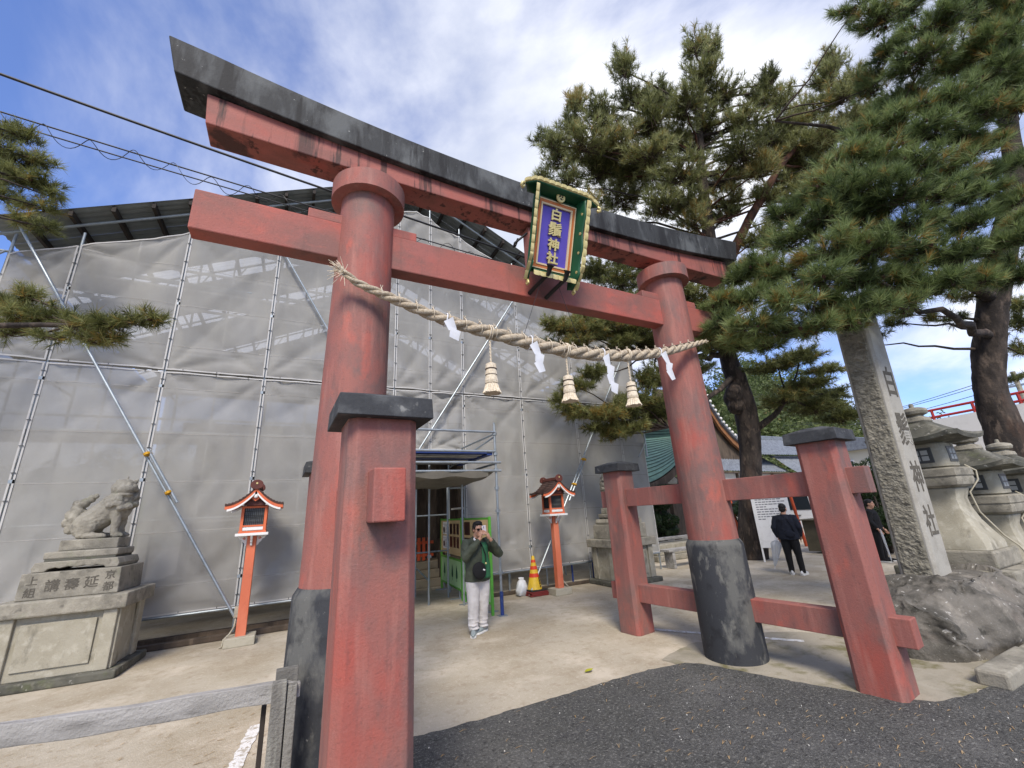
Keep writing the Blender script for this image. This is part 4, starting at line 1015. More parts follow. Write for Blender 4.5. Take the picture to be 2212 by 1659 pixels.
# ------------------------------------------------------------------ wooden rail at lower left
M['greywood'] = paint('weathered_grey_wood', srgb(160, 158, 154), [
    (srgb(114, 112, 108), 7, 0.42, 0.6, (0.25, 1, 1), 0.7), (srgb(196, 194, 190), 12, 0.5, 0.68, (0.2, 1, 1), 0.6), (srgb(60, 56, 52), 22, 0.6, 0.7, (0.15, 1, 1), 0.7)], rough=0.9, bump=0.6, bump_scale=50)
M['greywood_post'] = paint('weathered_grey_wood_post', srgb(134, 132, 125), [
    (srgb(92, 90, 86), 9, 0.42, 0.6, (1, 1, 0.15), 0.75), (srgb(158, 158, 148), 14, 0.5, 0.66, (1, 1, 0.12), 0.7), (srgb(40, 38, 36), 18, 0.62, 0.68, (1, 1, 0.1), 0.8)], rough=0.9, bump=0.7, bump_scale=50)
Fc = thing('wooden_fence', 'weathered grey wooden rail fence in front of the left gate pillar', 'fence', (-0.6, 3.6, 0))
MB().box((0.035, 3.56, 0.44), (0.085, 0.075, 0.88)).build('post_plank', 'greywood_post', Fc, bevel=0.006)
MB().box((0.112, 3.562, 0.425), (0.055, 0.07, 0.85)).build('post_plank', 'greywood_post', Fc, bevel=0.006)
MB().box((0.075, 3.64, 0.465), (0.135, 0.06, 0.93)).build('post_plank', 'greywood_post', Fc, bevel=0.006)
MB().box((-0.045, 3.70, 0.36), (0.03, 0.05, 0.72)).build('post_plank', 'purlin', Fc, bevel=0.004)
def railf(u, v, s): pass
mb = MB(); N = 30
for k in range(N + 1):
    x = lin(0.16, -2.9, k / N); z = 0.80 + 0.055 * (0.16 - x) + 0.012 * math.sin(k * 0.5) * 0.5; y = 3.605
    h = 0.056 + 0.003 * math.sin(k * 1.3)
    if x > 0.155: h = 0.04
    mb.v += [(x, y - 0.028, z - h), (x, y + 0.028, z - h), (x, y + 0.028, z + h), (x, y - 0.028, z + h)]
for k in range(N):
    a = k * 4
    for q in range(4): mb.f.append((a + q, a + (q + 1) % 4, a + 4 + (q + 1) % 4, a + 4 + q))
mb.f += [(3, 2, 1, 0), tuple(N * 4 + q for q in range(4))]
mb.build('rail', 'greywood', Fc, bevel=0.006)
MB().box((-2.85, 3.64, 0.48), (0.14, 0.07, 0.96)).build('post_plank', 'greywood_post', Fc, bevel=0.006)

# ------------------------------------------------------------------ solid shapes grown into one surface
def ell(mb, c, r, rot=None, n=14):
    prof = [(max(0.02, math.sin(math.pi * k / 8)), -math.cos(math.pi * k / 8)) for k in range(9)]
    t = MB().lathe(prof, (0, 0, 0), n)
    mt = rot if rot is not None else Matrix.Identity(3)
    return mb.add([Vector(c) + mt @ Vector((v[0] * r[0], v[1] * r[1], v[2] * r[2])) for v in t.v], t.f)
def blob(mb, name, mat, parent, voxel, smooth_it=4, push=0.0, pscale=10, local=False, fac=0.5):
    """fuse overlapping solids into one continuous skin (done once, at build time)"""
    o = mb.build(name, mat, parent, local=local)
    md = o.modifiers.new('fuse', 'REMESH'); md.mode = 'VOXEL'; md.voxel_size = voxel; md.use_smooth_shade = True
    if smooth_it:
        sm = o.modifiers.new('soften', 'SMOOTH'); sm.iterations = smooth_it; sm.factor = fac
    bpy.context.view_layer.update()
    me = bpy.data.meshes.new_from_object(o.evaluated_get(bpy.context.evaluated_depsgraph_get()))
    old = o.data; o.modifiers.clear(); o.data = me; me.name = name; bpy.data.meshes.remove(old)
    if not me.materials: me.materials.append(M[mat])
    if push: noise_push(o, push, pscale, 1.3)
    me.polygons.foreach_set('use_smooth', [True] * len(me.polygons))
    return o

# ------------------------------------------------------------------ stone lions on pedestals
def lion(K, sx, base):
    """sits in profile facing sx, head turned to the viewer; origin on the plinth"""
    mb = MB(); B = Vector(base)
    E = lambda x, y, z, rx, ry, rz, ang=0: ell(mb, B + 1.06 * Vector((sx * x, y, z * 1.2)), (rx * 1.1, ry * 1.1, rz * 1.26), Matrix.Rotation(-sx * R(ang), 3, 'Y'))
    Tb = lambda pts, rs, n=10: mb.tube([B + 1.06 * Vector((sx * p[0], p[1], p[2] * 1.2)) for p in pts], [q * 1.1 for q in rs], n)
    # trunk rises from the haunches to the chest
    Tb([(-0.20, 0, 0.15), (-0.10, 0, 0.22), (0.02, 0, 0.31), (0.12, 0, 0.40)], [0.16, 0.17, 0.175, 0.17], 14)
    E(0.14, 0, 0.36, 0.155, 0.15, 0.17, 20); E(0.17, -0.02, 0.45, 0.165, 0.16, 0.15)
    # haunches, folded hind legs with knees forward and feet flat
    for y in (-0.11, 0.11):
        E(-0.16, y, 0.15, 0.145, 0.085, 0.145); Tb([(-0.20, y * 1.2, 0.06), (-0.06, y * 1.25, 0.035), (0.05, y * 1.25, 0.03)], [0.055, 0.045, 0.04]); E(0.06, y * 1.25, 0.03, 0.055, 0.04, 0.03)
        # straight forelegs with shoulder, wrist and paw
        E(0.16, y * 0.9, 0.30, 0.075, 0.06, 0.11); Tb([(0.17, y * 0.9, 0.30), (0.185, y * 0.95, 0.17), (0.18, y * 0.95, 0.10), (0.20, y * 0.95, 0.03)], [0.066, 0.052, 0.046, 0.046]); E(0.225, y * 0.95, 0.03, 0.065, 0.045, 0.032)
        for q in (-0.02, 0.0, 0.02): E(0.28, y * 0.95 + q, 0.022, 0.02, 0.011, 0.018)
    # head, muzzle, jaws, brow, ears, horn
    E(0.175, -0.05, 0.585, 0.145, 0.14, 0.115); E(0.225, -0.14, 0.565, 0.105, 0.085, 0.060, 0); E(0.225, -0.135, 0.500, 0.095, 0.076, 0.030)
    E(0.235, -0.195, 0.585, 0.036, 0.03, 0.024); E(0.165, -0.155, 0.622, 0.032, 0.026, 0.024); E(0.265, -0.145, 0.622, 0.032, 0.026, 0.024)
    E(0.10, -0.04, 0.66, 0.034, 0.026, 0.045, 30); E(0.29, -0.03, 0.66, 0.034, 0.026, 0.045, -30); Tb([(0.20, -0.06, 0.67), (0.205, -0.065, 0.735)], [0.022, 0.01], 7)
    # curled mane
    rr = random.Random(4)
    for k in range(60):
        a = rr.uniform(0, 2 * math.pi); h = rr.uniform(0, 1); rad = lin(0.175, 0.150, h)
        x, y = 0.165 + rad * math.cos(a) * 0.95, -0.02 + rad * math.sin(a)
        if y < -0.09 and h > 0.45: continue
        E(x, y, lin(0.33, 0.64, h), 0.046, 0.044, 0.038)
    # flame tail held against the back
    Tb([(-0.26, 0.0, 0.08), (-0.32, 0, 0.16), (-0.33, 0, 0.26), (-0.28, 0, 0.36)], [0.06, 0.075, 0.085, 0.07])
    for (x, z, r_) in ((-0.36, 0.12, 0.05), (-0.40, 0.20, 0.055), (-0.38, 0.29, 0.055), (-0.33, 0.36, 0.06), (-0.26, 0.42, 0.055), (-0.20, 0.47, 0.045), (-0.28, 0.30, 0.06), (-0.35, 0.42, 0.04), (-0.14, 0.50, 0.03)):
        E(x, rr.uniform(-0.02, 0.02), z, r_ * 1.2, r_ * 1.0, r_ * 1.1)
    for k in range(8): E(-0.27 + 0.03 * rr.random() + 0.06 * k * 0.3, rr.choice((-0.10, 0.10)), 0.10 + 0.03 * rr.random() + 0.02 * k, 0.03, 0.02, 0.03)
    return blob(mb, 'stone_lion', 'stone', K, 0.0115, 2, push=0.006, pscale=28, local=True)
def pedestal(loc, rot, sx, label, glyphs):
    K = thing('guardian_lion', label, 'statue', loc, 'guardian lions on stone pedestals', rotz=rot)
    L_ = dict(local=True)
    MB().box((0, 0, 0.055), (1.50, 1.10, 0.11)).build('ground_slab', 'stone_dark', K, bevel=0.02, **L_)
    cr_ = MB().box((0, 0, 0.49), (1.22, 0.86, 0.76), taper=0.97).build('die', 'stone_light', K, bevel=0.01, **L_)
    for u0, u1 in ((-0.62, -0.46), (0.46, 0.62)):
        for v in (-0.445, 0.445): MB().box(((u0 + u1) / 2, v, 0.49), (u1 - u0, 0.05, 0.755), taper=0.985).build('corner_stile', 'stone_light', K, bevel=0.012, **L_)
    for u in (-0.622, 0.622):
        for v in (-0.33, 0.33): MB().box((u, v, 0.49), (0.05, 0.19, 0.755), taper=0.985).build('corner_stile', 'stone_light', K, bevel=0.012, **L_)
    for v in (-0.442, 0.442): MB().box((0, v, 0.50), (0.80, 0.02, 0.56)).build('field_panel', 'stone_light', K, bevel=0.008, **L_)
    c = MB().box((0, 0, 0.97), (1.44, 1.06, 0.20)).build('cap_slab', 'stone', K, bevel=0.022, **L_)
    ib = MB().box((0, 0, 1.245), (1.10, 0.82, 0.345), taper=0.985).build('inscribed_block', 'stone', K, bevel=0.012, **L_)
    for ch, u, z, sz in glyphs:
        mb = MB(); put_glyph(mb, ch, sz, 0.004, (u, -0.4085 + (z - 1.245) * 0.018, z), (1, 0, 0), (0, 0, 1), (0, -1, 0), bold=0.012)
        mb.build('carved_character', 'carved', ib, **L_)  # lies on the block face; recess shade is in its colour
    # slab with cut-out feet
    pts = [(-0.62, 1.42), (-0.44, 1.42), (-0.40, 1.455), (-0.30, 1.47), (-0.24, 1.455), (-0.12, 1.475), (0, 1.458), (0.12, 1.475), (0.24, 1.455), (0.30, 1.47), (0.40, 1.455), (0.44, 1.42), (0.62, 1.42), (0.64, 1.47), (0.60, 1.55), (-0.60, 1.55), (-0.64, 1.47)]
    MB().prism([(a * 0.76, -0.36, z) for a, z in pts], (0, 0.72, 0)).build('footed_slab', 'stone', K, bevel=0.012, **L_)
    MB().box((0, 0, 1.565), (0.80, 0.56, 0.035)).build('thin_slab', 'stone_dark', K, bevel=0.006, **L_)
    MB().box((0, 0, 1.63), (0.84, 0.58, 0.10)).build('upper_slab', 'stone', K, bevel=0.02, **L_)
    MB().box((sx * 0.03, 0, 1.755), (0.68, 0.42, 0.15)).build('plinth', 'stone', K, bevel=0.015, **L_)
    lion(K, sx, (sx * 0.06, 0, 1.825))
    return K
pedestal((-2.64, 8.98, 0), R(-5), 1, 'stone guardian lion on inscribed pedestal at the far left', [('京', 0.43, 1.325, 0.125), ('都', 0.43, 1.170, 0.13), ('延', 0.23, 1.25, 0.165), ('壽', 0.02, 1.24, 0.165), ('講', -0.19, 1.24, 0.165), ('上', -0.41, 1.32, 0.125), ('組', -0.41, 1.170, 0.13)])
pedestal((7.76, 9.10, 0), 0.0, -1, 'stone guardian lion on pedestal half hidden behind the rear right gate post', [])

# ------------------------------------------------------------------ inscribed stone pillar on a boulder
SP = thing('stone_pillar', 'tall rough stone pillar carved with the shrine name, set on a boulder', 'monument', (8.05, 3.07, 0.6))
M['stone_rough'] = paint('rough_split_granite', srgb(140, 136, 123), [
    (srgb(104, 101, 90), 5, 0.42, 0.6, (1, 1, 1.6), 0.75), (srgb(168, 163, 148), 9, 0.52, 0.68, (1, 1, 2), 0.7), (srgb(88, 85, 76), 22, 0.55, 0.7, (1, 1, 2.2), 0.6), (srgb(186, 182, 170), 60, 0.58, 0.72, one, 0.4)], rough=0.95, bump=0.7, bump_scale=40)
M['stone_smooth'] = paint('dressed_granite_face', srgb(164, 161, 152), [(srgb(138, 134, 125), 4, 0.45, 0.65, one, 0.6), (srgb(200, 198, 192), 50, 0.55, 0.7, one, 0.4)], rough=0.85, bump=0.1)
x0_, x1_, y0_, y1_ = 7.80, 8.27, 2.87, 3.30
def pil(u, z):   # plan corner -> point with a slight lean
    return Vector((u[0], u[1] - 0.115 * (z - 0.7) / 3.4, z))
mb = MB(); ch = 0.035
plan = [(x0_, y0_ + ch), (x0_ + ch, y0_), (x1_ - ch, y0_), (x1_, y0_ + ch), (x1_, y1_ - ch), (x1_ - ch, y1_), (x0_ + ch, y1_), (x0_, y1_ - ch)]
A = [pil(p, 0.60) for p in plan]; B = [pil(p, 4.75) for p in plan]; cc_ = Vector(((x0_ + x1_) / 2, (y0_ + y1_) / 2 - 0.14, 4.95))
mb.add(A + B + [cc_], [tuple(range(7, -1, -1))] + [(i, (i + 1) % 8, 8 + (i + 1) % 8, 8 + i) for i in range(8)] + [(8 + i, 8 + (i + 1) % 8, 16) for i in range(8)])
shaft = mb.build('shaft', 'stone_smooth', SP, bevel=0.006)
def rough_face(u, v):
    y = lin(y0_ + 0.055, y1_ - 0.045, u); z = lin(0.62, 4.70, v); p = pil((x0_, y), z)
    e = min(u, 1 - u, 0.08) / 0.08
    d = (0.014 + 0.012 * mnoise.noise(Vector((y * 7, z * 9, 0))) + 0.011 * mnoise.noise(Vector((y * 21, z * 26, 3))) + 0.007 * mnoise.noise(Vector((y * 50, z * 60, 9)))) * e
    return p + Vector((-0.002 - max(0, d), 0, 0))
MB().grid(rough_face, 44, 330).build('rough_face', 'stone_rough', SP, smooth=False)
mb = None
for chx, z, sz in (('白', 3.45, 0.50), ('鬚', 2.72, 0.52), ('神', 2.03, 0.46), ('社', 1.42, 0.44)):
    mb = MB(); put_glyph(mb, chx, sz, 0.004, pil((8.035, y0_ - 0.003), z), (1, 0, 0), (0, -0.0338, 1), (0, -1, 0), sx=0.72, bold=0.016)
    mb.build('carved_character', 'carved', shaft)  # not cut in: dark colour gives the shade of the carving
M['boulder'] = paint('lichen_boulder', srgb(108, 104, 97), [
    (srgb(62, 60, 54), 2.4, 0.45, 0.62, one, 0.8), (srgb(150, 144, 134), 3.4, 0.52, 0.68, one, 0.7), (srgb(122, 108, 100), 2.2, 0.58, 0.72, one, 0.35), (srgb(188, 186, 180), 13, 0.63, 0.67, one, 0.7), (srgb(40, 40, 34), 5, 0.6, 0.68, one, 0.7), (srgb(170, 166, 156), 60, 0.6, 0.75, one, 0.4)], rough=0.95, bump=0.9, bump_scale=14)
def boulder(u, v):
    a = 2 * math.pi * u; t = v * math.pi / 2
    cx, cy = 8.05, 3.0
    ca, sa = math.cos(a), math.sin(a)
    q = (abs(ca) ** 3 + abs(sa) ** 3) ** (-1 / 3)
    rx, ry, rz = 1.55, 0.80, 0.70
    f = math.sin(t) ** 0.55
    z = rz * math.cos(t) ** 0.6 if v < 0.999 else -0.1
    p = Vector((cx + rx * q * ca * f, cy + ry * q * sa * f, z))
    n = mnoise.noise_vector(p * 1.3) * 0.24 + mnoise.noise_vector(p * 2.9) * 0.11 + mnoise.noise_vector(p * 7) * 0.03 + mnoise.noise_vector(p * 15) * 0.016 + mnoise.noise_vector(p * 33) * 0.005
    if z > 0.55 and abs(p.x - 8.03) < 0.6 and abs(p.y - 3.05) < 0.5: n *= 0.25
    return p + Vector((n.x, n.y, n.z * 0.7 if v < 0.999 else 0))
rk = MB().grid(boulder, 210, 100).build('boulder', 'boulder', smooth=True)
tag(rk, 'large lichen covered boulder under the inscribed stone pillar', 'boulder')
# kerb of the lantern terrace
Kb = thing('stone_kerb', 'low stone kerb at the road edge beyond the right gate post', 'kerb', (8.0, 2.1, 0))
xk = 6.1
for k, w in enumerate((1.15, 1.4, 1.3, 1.5, 1.4)):
    MB().box((xk + w / 2, 2.10 - 0.03 * k, 0.065), (w - 0.012, 0.24, 0.15)).build('kerb_stone', 'stone', Kb, bevel=0.025); xk += w
sheet('pavement', [(6.9, 1.96), (14, 1.75), (14, 0.6), (7.6, 0.9)], 0.014, 'concrete')

# ------------------------------------------------------------------ stone lanterns on stepped bases
M['lantern_window'] = paint('dark_lantern_window', srgb(70, 72, 72), rough=0.4)
M['lantern_paper'] = paint('pale_window_paper', srgb(170, 172, 168), rough=0.6)
def sq(mb, prof, n=32, p=6, rot=0.0):
    return mb.lathe([(r, z) for r, z in prof], (0, 0, 0), n, sq=p)
def stone_lantern(loc, label, base_h, s=1.0):
    Sl = thing('stone_lantern', label, 'stone lantern', loc, 'stone lanterns on stepped bases'); L_ = dict(local=True)
    z = base_h; n = max(1, int(round(base_h / 0.24))); h = base_h / n
    for k in range(n):
        w = 0.98 + 0.34 * (n - 1 - k)
        MB().box((0, 0, (k + 0.5) * h - 0.002), (w, w, h - 0.004)).build('step', 'stone', Sl, bevel=0.03, **L_)
    P = lambda pr: [(r * s, z + q * s) for r, q in pr]
    sq(MB(), P([(0.44, 0.0), (0.43, 0.10), (0.36, 0.24), (0.29, 0.40), (0.245, 0.58), (0.235, 0.72), (0.26, 0.80), (0.28, 0.86), (0.26, 0.885)]), 40, 9).build('pedestal', 'stone_light', Sl, smooth='auto', **L_)
    sq(MB(), P([(0.30, 0.885), (0.345, 0.92), (0.365, 1.0), (0.36, 1.04), (0.375, 1.06), (0.375, 1.16), (0.33, 1.185)]), 40, 10).build('shelf', 'stone', Sl, smooth='auto', **L_)
    fb = sq(MB(), P([(0.24, 1.185), (0.285, 1.21), (0.29, 1.38), (0.285, 1.56), (0.25, 1.60)]), 40, 5).build('fire_box', 'stone_light', Sl, smooth='auto', **L_)
    for a in range(4):
        mt = Matrix.Rotation(a * math.pi / 2, 3, 'Z'); ctr = lambda u, q, o: mt @ Vector((u * s, -o * s, 0)) + Vector((0, 0, z + q * s))
        MB().box(ctr(0, 1.39, 0.287), (0.30 * s, 0.016, 0.24 * s), rot=mt).build('window', 'lantern_window', fb, bevel=0.02, **L_)
        for u in (-0.055, 0.055):
            for q in (1.345, 1.435): MB().box(ctr(u, q, 0.294), (0.085 * s, 0.014, 0.07 * s), rot=mt).build('pane', 'lantern_paper', fb, **L_)
    # square roof with concave slopes and lifted corners
    mb = MB(); N = 40
    lv = [(0.25, 1.575, 0), (0.585, 1.60, 0.075), (0.60, 1.655, 0.10), (0.50, 1.69, 0.05), (0.38, 1.76, 0.02), (0.26, 1.86, 0), (0.17, 1.93, 0), (0.155, 1.95, 0)]
    for r, q, up in lv:
        for k in range(N):
            a = 2 * math.pi * (k + 0.5) / N; ca, sa = math.cos(a), math.sin(a); f = (abs(ca) ** 14 + abs(sa) ** 14) ** (-1 / 14)
            cn_ = max(0, (f - 1.0) / 0.40); mb.v.append((r * f * ca * s, r * f * sa * s, z + (q + up * cn_ ** 1.5) * s))
    for i in range(len(lv) - 1):
        for k in range(N): mb.f.append((i * N + k, i * N + (k + 1) % N, (i + 1) * N + (k + 1) % N, (i + 1) * N + k))
    mb.f += [tuple(range(N - 1, -1, -1)), tuple((len(lv) - 1) * N + k for k in range(N))]
    rf = mb.build('roof', 'stone_dark', Sl, smooth='auto', **L_)
    sq(MB(), P([(0.17, 1.94), (0.18, 1.96), (0.165, 2.02), (0.11, 2.04), (0.10, 2.06)]), 24, 4).build('finial_base', 'stone', rf, smooth='auto', **L_)
    MB().lathe(P([(0.10, 2.055), (0.17, 2.085), (0.185, 2.13), (0.165, 2.175), (0.09, 2.20), (0.035, 2.21), (0.028, 2.27), (0.02, 2.275)]), n=24).build('finial', 'stone', rf, smooth='auto', **L_)
    MB().tube([(0.27 * s, -0.30 * s, z + 1.22 * s), (0.37 * s, -0.38 * s, z + 1.12 * s), (0.36 * s, -0.37 * s, z + 0.98 * s), (0.25 * s, -0.26 * s, z + 0.80 * s), (0.27 * s, -0.28 * s, z + 0.5 * s), (0.40 * s, -0.41 * s, z + 0.15 * s), (0.5 * s, -0.5 * s, z), (0.56 * s, -0.56 * s, z - 0.2)], 0.012, 6).build('cable', 'base_block', Sl, smooth=True, **L_)
    return Sl
stone_lantern((9.25, 3.03, 0), 'tallest stone lantern, right behind the inscribed stone pillar', 0.96)
stone_lantern((10.5, 2.90, 0), 'middle stone lantern of the row at the right edge', 0.50)
stone_lantern((12.3, 2.95, 0), 'farthest stone lantern of the row, cut by the right edge', 0.42)

# ------------------------------------------------------------------ people
M['skin'] = paint('skin', srgb(196, 150, 124), [(srgb(180, 128, 104), 8, 0.5, 0.7, one, 0.5)], rough=0.55)
M['hair'] = paint('black_hair', srgb(26, 22, 20), rough=0.5, bump=0.4, bump_scale=90)
M['olive'] = paint('olive_jacket', srgb(70, 76, 62), [(srgb(54, 58, 48), 5, 0.45, 0.65, one, 0.6), (srgb(88, 94, 78), 9, 0.55, 0.7, one, 0.4)], rough=0.75, bump=0.3, bump_scale=16)
M['green_shirt'] = paint('green_shirt', srgb(48, 104, 70), [(srgb(38, 86, 58), 8, 0.5, 0.7, one, 0.5)], rough=0.85)
M['grey_pants'] = paint('pale_grey_trousers', srgb(204, 201, 199), [(srgb(178, 175, 174), 5, 0.45, 0.65, one, 0.6)], rough=0.9, bump=0.4, bump_scale=14)
M['grey_shoe'] = paint('grey_knit_shoe', srgb(142, 152, 152), rough=0.8)
M['white_sole'] = paint('white_rubber_sole', srgb(226, 226, 222), rough=0.6)
M['navy'] = paint('dark_navy_coat', srgb(30, 34, 46), [(srgb(22, 24, 34), 6, 0.45, 0.65, one, 0.5)], rough=0.85, bump=0.3, bump_scale=14)
M['black_cloth'] = paint('black_cloth', srgb(20, 20, 22), rough=0.85)
M['phone'] = paint('white_phone_case', srgb(236, 226, 226), rough=0.35)
M['lens'] = paint('dark_lens', srgb(30, 20, 22), rough=0.2)
def frame_at(loc, face):
    """forward axis f, right-hand axis of the figure r, up"""
    f = Vector((face[0], face[1], 0)).normalized(); r = Vector((f.y, -f.x, 0))
    o = Vector(loc)
    return lambda x, y, z: o + r * x + f * y + Vector((0, 0, z))     # x: figure's own right, y: forward
def fig_mat(loc, face):
    f = Vector((face[0], face[1], 0)).normalized(); r = Vector((f.y, -f.x, 0))
    return Matrix((r, f, Vector((0, 0, 1)))).transposed()
def shoes(P, Rm, feet, parent, mat, sole):
    for (x, y, yaw, _) in feet:
        rt = Rm @ Matrix.Rotation(yaw, 3, 'Z')
        c = P(x, y, 0)
        mb = MB()
        for t, w, h in ((-0.10, 0.030, 0.085), (-0.06, 0.041, 0.10), (0.0, 0.042, 0.085), (0.06, 0.046, 0.062), (0.11, 0.044, 0.05), (0.145, 0.03, 0.04)):
            ell(mb, c + rt @ Vector((0, t + 0.03, 0.03 + h * 0.35)), (w, 0.062, h * 0.62), rt)
        sh = blob(mb, 'shoe', mat, parent, 0.008, 3)
        pts = [(0.035, -0.115), (0.043, -0.06), (0.041, 0.0), (0.050, 0.09), (0.045, 0.15), (0.02, 0.182), (-0.02, 0.182), (-0.045, 0.15), (-0.050, 0.09), (-0.041, 0.0), (-0.043, -0.06), (-0.035, -0.115)]
        MB().prism([c + rt @ Vector((a, b + 0.015, 0.001)) for a, b in pts], (0, 0, 0.030)).build('sole', sole, sh, bevel=0.006)
def head(mb, P, Rm, c, tilt=0.0):
    """skull, jaw, nose, brow, ears, neck joined to the body; c = centre of the head in figure space"""
    rt = Rm @ Matrix.Rotation(tilt, 3, 'X')
    Q = lambda x, y, z: P(*c) + rt @ Vector((x, y, z))
    ell(mb, Q(0, -0.005, 0.025), (0.077, 0.095, 0.10), rt, 18); ell(mb, Q(0, 0.025, -0.05), (0.062, 0.068, 0.075), rt, 16)
    ell(mb, Q(0, 0.055, -0.095), (0.036, 0.03, 0.028), rt); ell(mb, Q(0, 0.098, -0.018), (0.014, 0.022, 0.026), rt)
    ell(mb, Q(0, 0.080, 0.025), (0.055, 0.018, 0.012), rt); ell(mb, Q(0, 0.088, -0.062), (0.026, 0.012, 0.011), rt)
    for s_ in (-1, 1):
        ell(mb, Q(s_ * 0.079, -0.005, -0.005), (0.012, 0.022, 0.034), rt); ell(mb, Q(s_ * 0.042, 0.062, -0.03), (0.026, 0.025, 0.028), rt)
    return Q, rt
def hand(mb, wrist, palm_dir, finger_dirs, up):
    """palm and five separate, bent, unequal fingers; finger_dirs: list of two-joint directions"""
    w = Vector(wrist); d = Vector(palm_dir).normalized(); u = Vector(up); u = (u - d * u.dot(d)).normalized(); s_ = d.cross(u)
    mb.tube([w - d * 0.02, w + d * 0.03, w + d * 0.075, w + d * 0.09], [0.027, 0.036, 0.040, 0.034], 10, flat=0.62)
    for k, (dirs, L_) in enumerate(finger_dirs):
        if k == 4: b = w + d * 0.03 - s_ * 0.034
        else: b = w + d * 0.085 + s_ * (-0.030 + 0.020 * k)
        p = [b]; 
        for q, v in enumerate(dirs):
            v = Vector(v).normalized(); p.append(p[-1] + v * L_ * (0.45, 0.32, 0.23)[q])
        mb.tube(p, [0.0098, 0.0092, 0.0085, 0.0070][:len(p)], 7)
        ell(mb, p[-1], (0.0078, 0.0078, 0.0078), None, 7)

# --- person with the phone
PA = (2.90, 7.12, 0.0); FA = (0.06, -1.0)
PE = thing('person', 'person in olive jacket and pale trousers holding a phone up to the face', 'person', PA)
P = frame_at(PA, FA); Rm = fig_mat(PA, FA)
body = MB()
hc = (0.0, 0.055, 1.605)
Q, hrt = head(body, P, Rm, hc, 0.0)
body.tube([P(0, 0.0, 1.36), P(0, 0.015, 1.46), P(0, 0.03, 1.55)], [0.085, 0.064, 0.060], 12)
body.tube([P(0, 0, 0.92), P(0, 0.01, 1.10), P(0, 0.0, 1.28), P(0, -0.005, 1.40)], [0.085, 0.09, 0.10, 0.09], 14)
# arms: shoulder, elbow, wrist (phone is in front of the figure's left eye)
sR, eR, wR = (0.195, 0.0, 1.40), (0.285, 0.13, 1.17), (0.045, 0.245, 1.475)
sL, eL, wL = (-0.195, 0.0, 1.40), (-0.345, 0.14, 1.20), (-0.125, 0.27, 1.45)
for s_, e_, w_ in ((sR, eR, wR), (sL, eL, wL)):
    body.tube([P(*s_), P(*[lin(s_[k], e_[k], 0.5) for k in range(3)]), P(*e_), P(*[lin(e_[k], w_[k], 0.5) for k in range(3)]), P(*w_)], [0.060, 0.052, 0.045, 0.040, 0.029], 10)
for sx, fy in ((1, 0.0), (-1, -0.075)): body.tube([P(sx * 0.085, 0, 0.92), P(sx * 0.095, 0.01 + fy * 0.5, 0.50), P(sx * 0.10, fy, 0.10)], [0.075, 0.05, 0.035], 10)
V3 = lambda x, y, z: Rm @ Vector((x, y, z))
fR = [([V3(-0.5, 0.55, 0.7), V3(-1, 0.1, 0.25), V3(-0.8, -0.5, 0)], 0.085), ([V3(-0.6, 0.55, 0.5), V3(-1, 0.0, 0.1), V3(-0.8, -0.5, -0.1)], 0.09), ([V3(-0.7, 0.5, 0.3), V3(-1, 0, 0), V3(-0.7, -0.5, -0.2)], 0.085), ([V3(-0.8, 0.4, 0.1), V3(-1, -0.1, -0.1), V3(-0.7, -0.5, -0.2)], 0.07), ([V3(-0.3, -0.25, 0.9), V3(-0.4, -0.1, 0.9)], 0.075)]
hand(body, P(*wR), V3(-0.25, 0.12, 0.95), fR, V3(0.2, 1, 0))
fL = [([V3(0.6, 0.35, 0.75), V3(0.9, 0.0, 0.3), V3(0.7, -0.5, 0)], 0.085), ([V3(0.7, 0.4, 0.55), V3(1, 0, 0.15), V3(0.7, -0.5, 0)], 0.09), ([V3(0.75, 0.4, 0.35), V3(1, 0, 0), V3(0.7, -0.5, -0.1)], 0.085), ([V3(0.8, 0.4, 0.15), V3(1, -0.1, -0.1), V3(0.6, -0.5, -0.2)], 0.07), ([V3(0.5, -0.2, 0.9), V3(0.6, 0.0, 0.8)], 0.075)]
hand(body, P(*wL), V3(0.55, 0.1, 0.8), fL, V3(-0.2, 1, 0))
blob(body, 'body', 'skin', PE, 0.0075, 2)
hr = MB(); ell(hr, Q(0, -0.018, 0.055), (0.084, 0.098, 0.088), hrt, 18); ell(hr, Q(0, 0.03, 0.10), (0.072, 0.06, 0.045), hrt); ell(hr, Q(0, -0.06, 0.0), (0.078, 0.052, 0.075), hrt)
for s_ in (-1, 1): ell(hr, Q(s_ * 0.074, 0.02, 0.045), (0.014, 0.035, 0.045), hrt)
blob(hr, 'hair', 'hair', PE, 0.008, 2, push=0.006, pscale=40)
gl = MB()
for s_ in (-1, 1):
    gl.prism([Q(s_ * 0.035 + 0.027 * math.cos(a), 0.101, 0.002 + 0.021 * math.sin(a)) for a in [k * math.pi / 6 for k in range(12)]], V3(0, 0.006, 0))
    gl.tube([Q(s_ * 0.062, 0.10, 0.008), Q(s_ * 0.085, 0.05, 0.01), Q(s_ * 0.088, -0.01, 0.012)], 0.004, 5)
gl.tube([Q(-0.012, 0.103, 0.008), Q(0.012, 0.103, 0.008)], 0.004, 5)
gl.build('sunglasses', 'lens', PE)
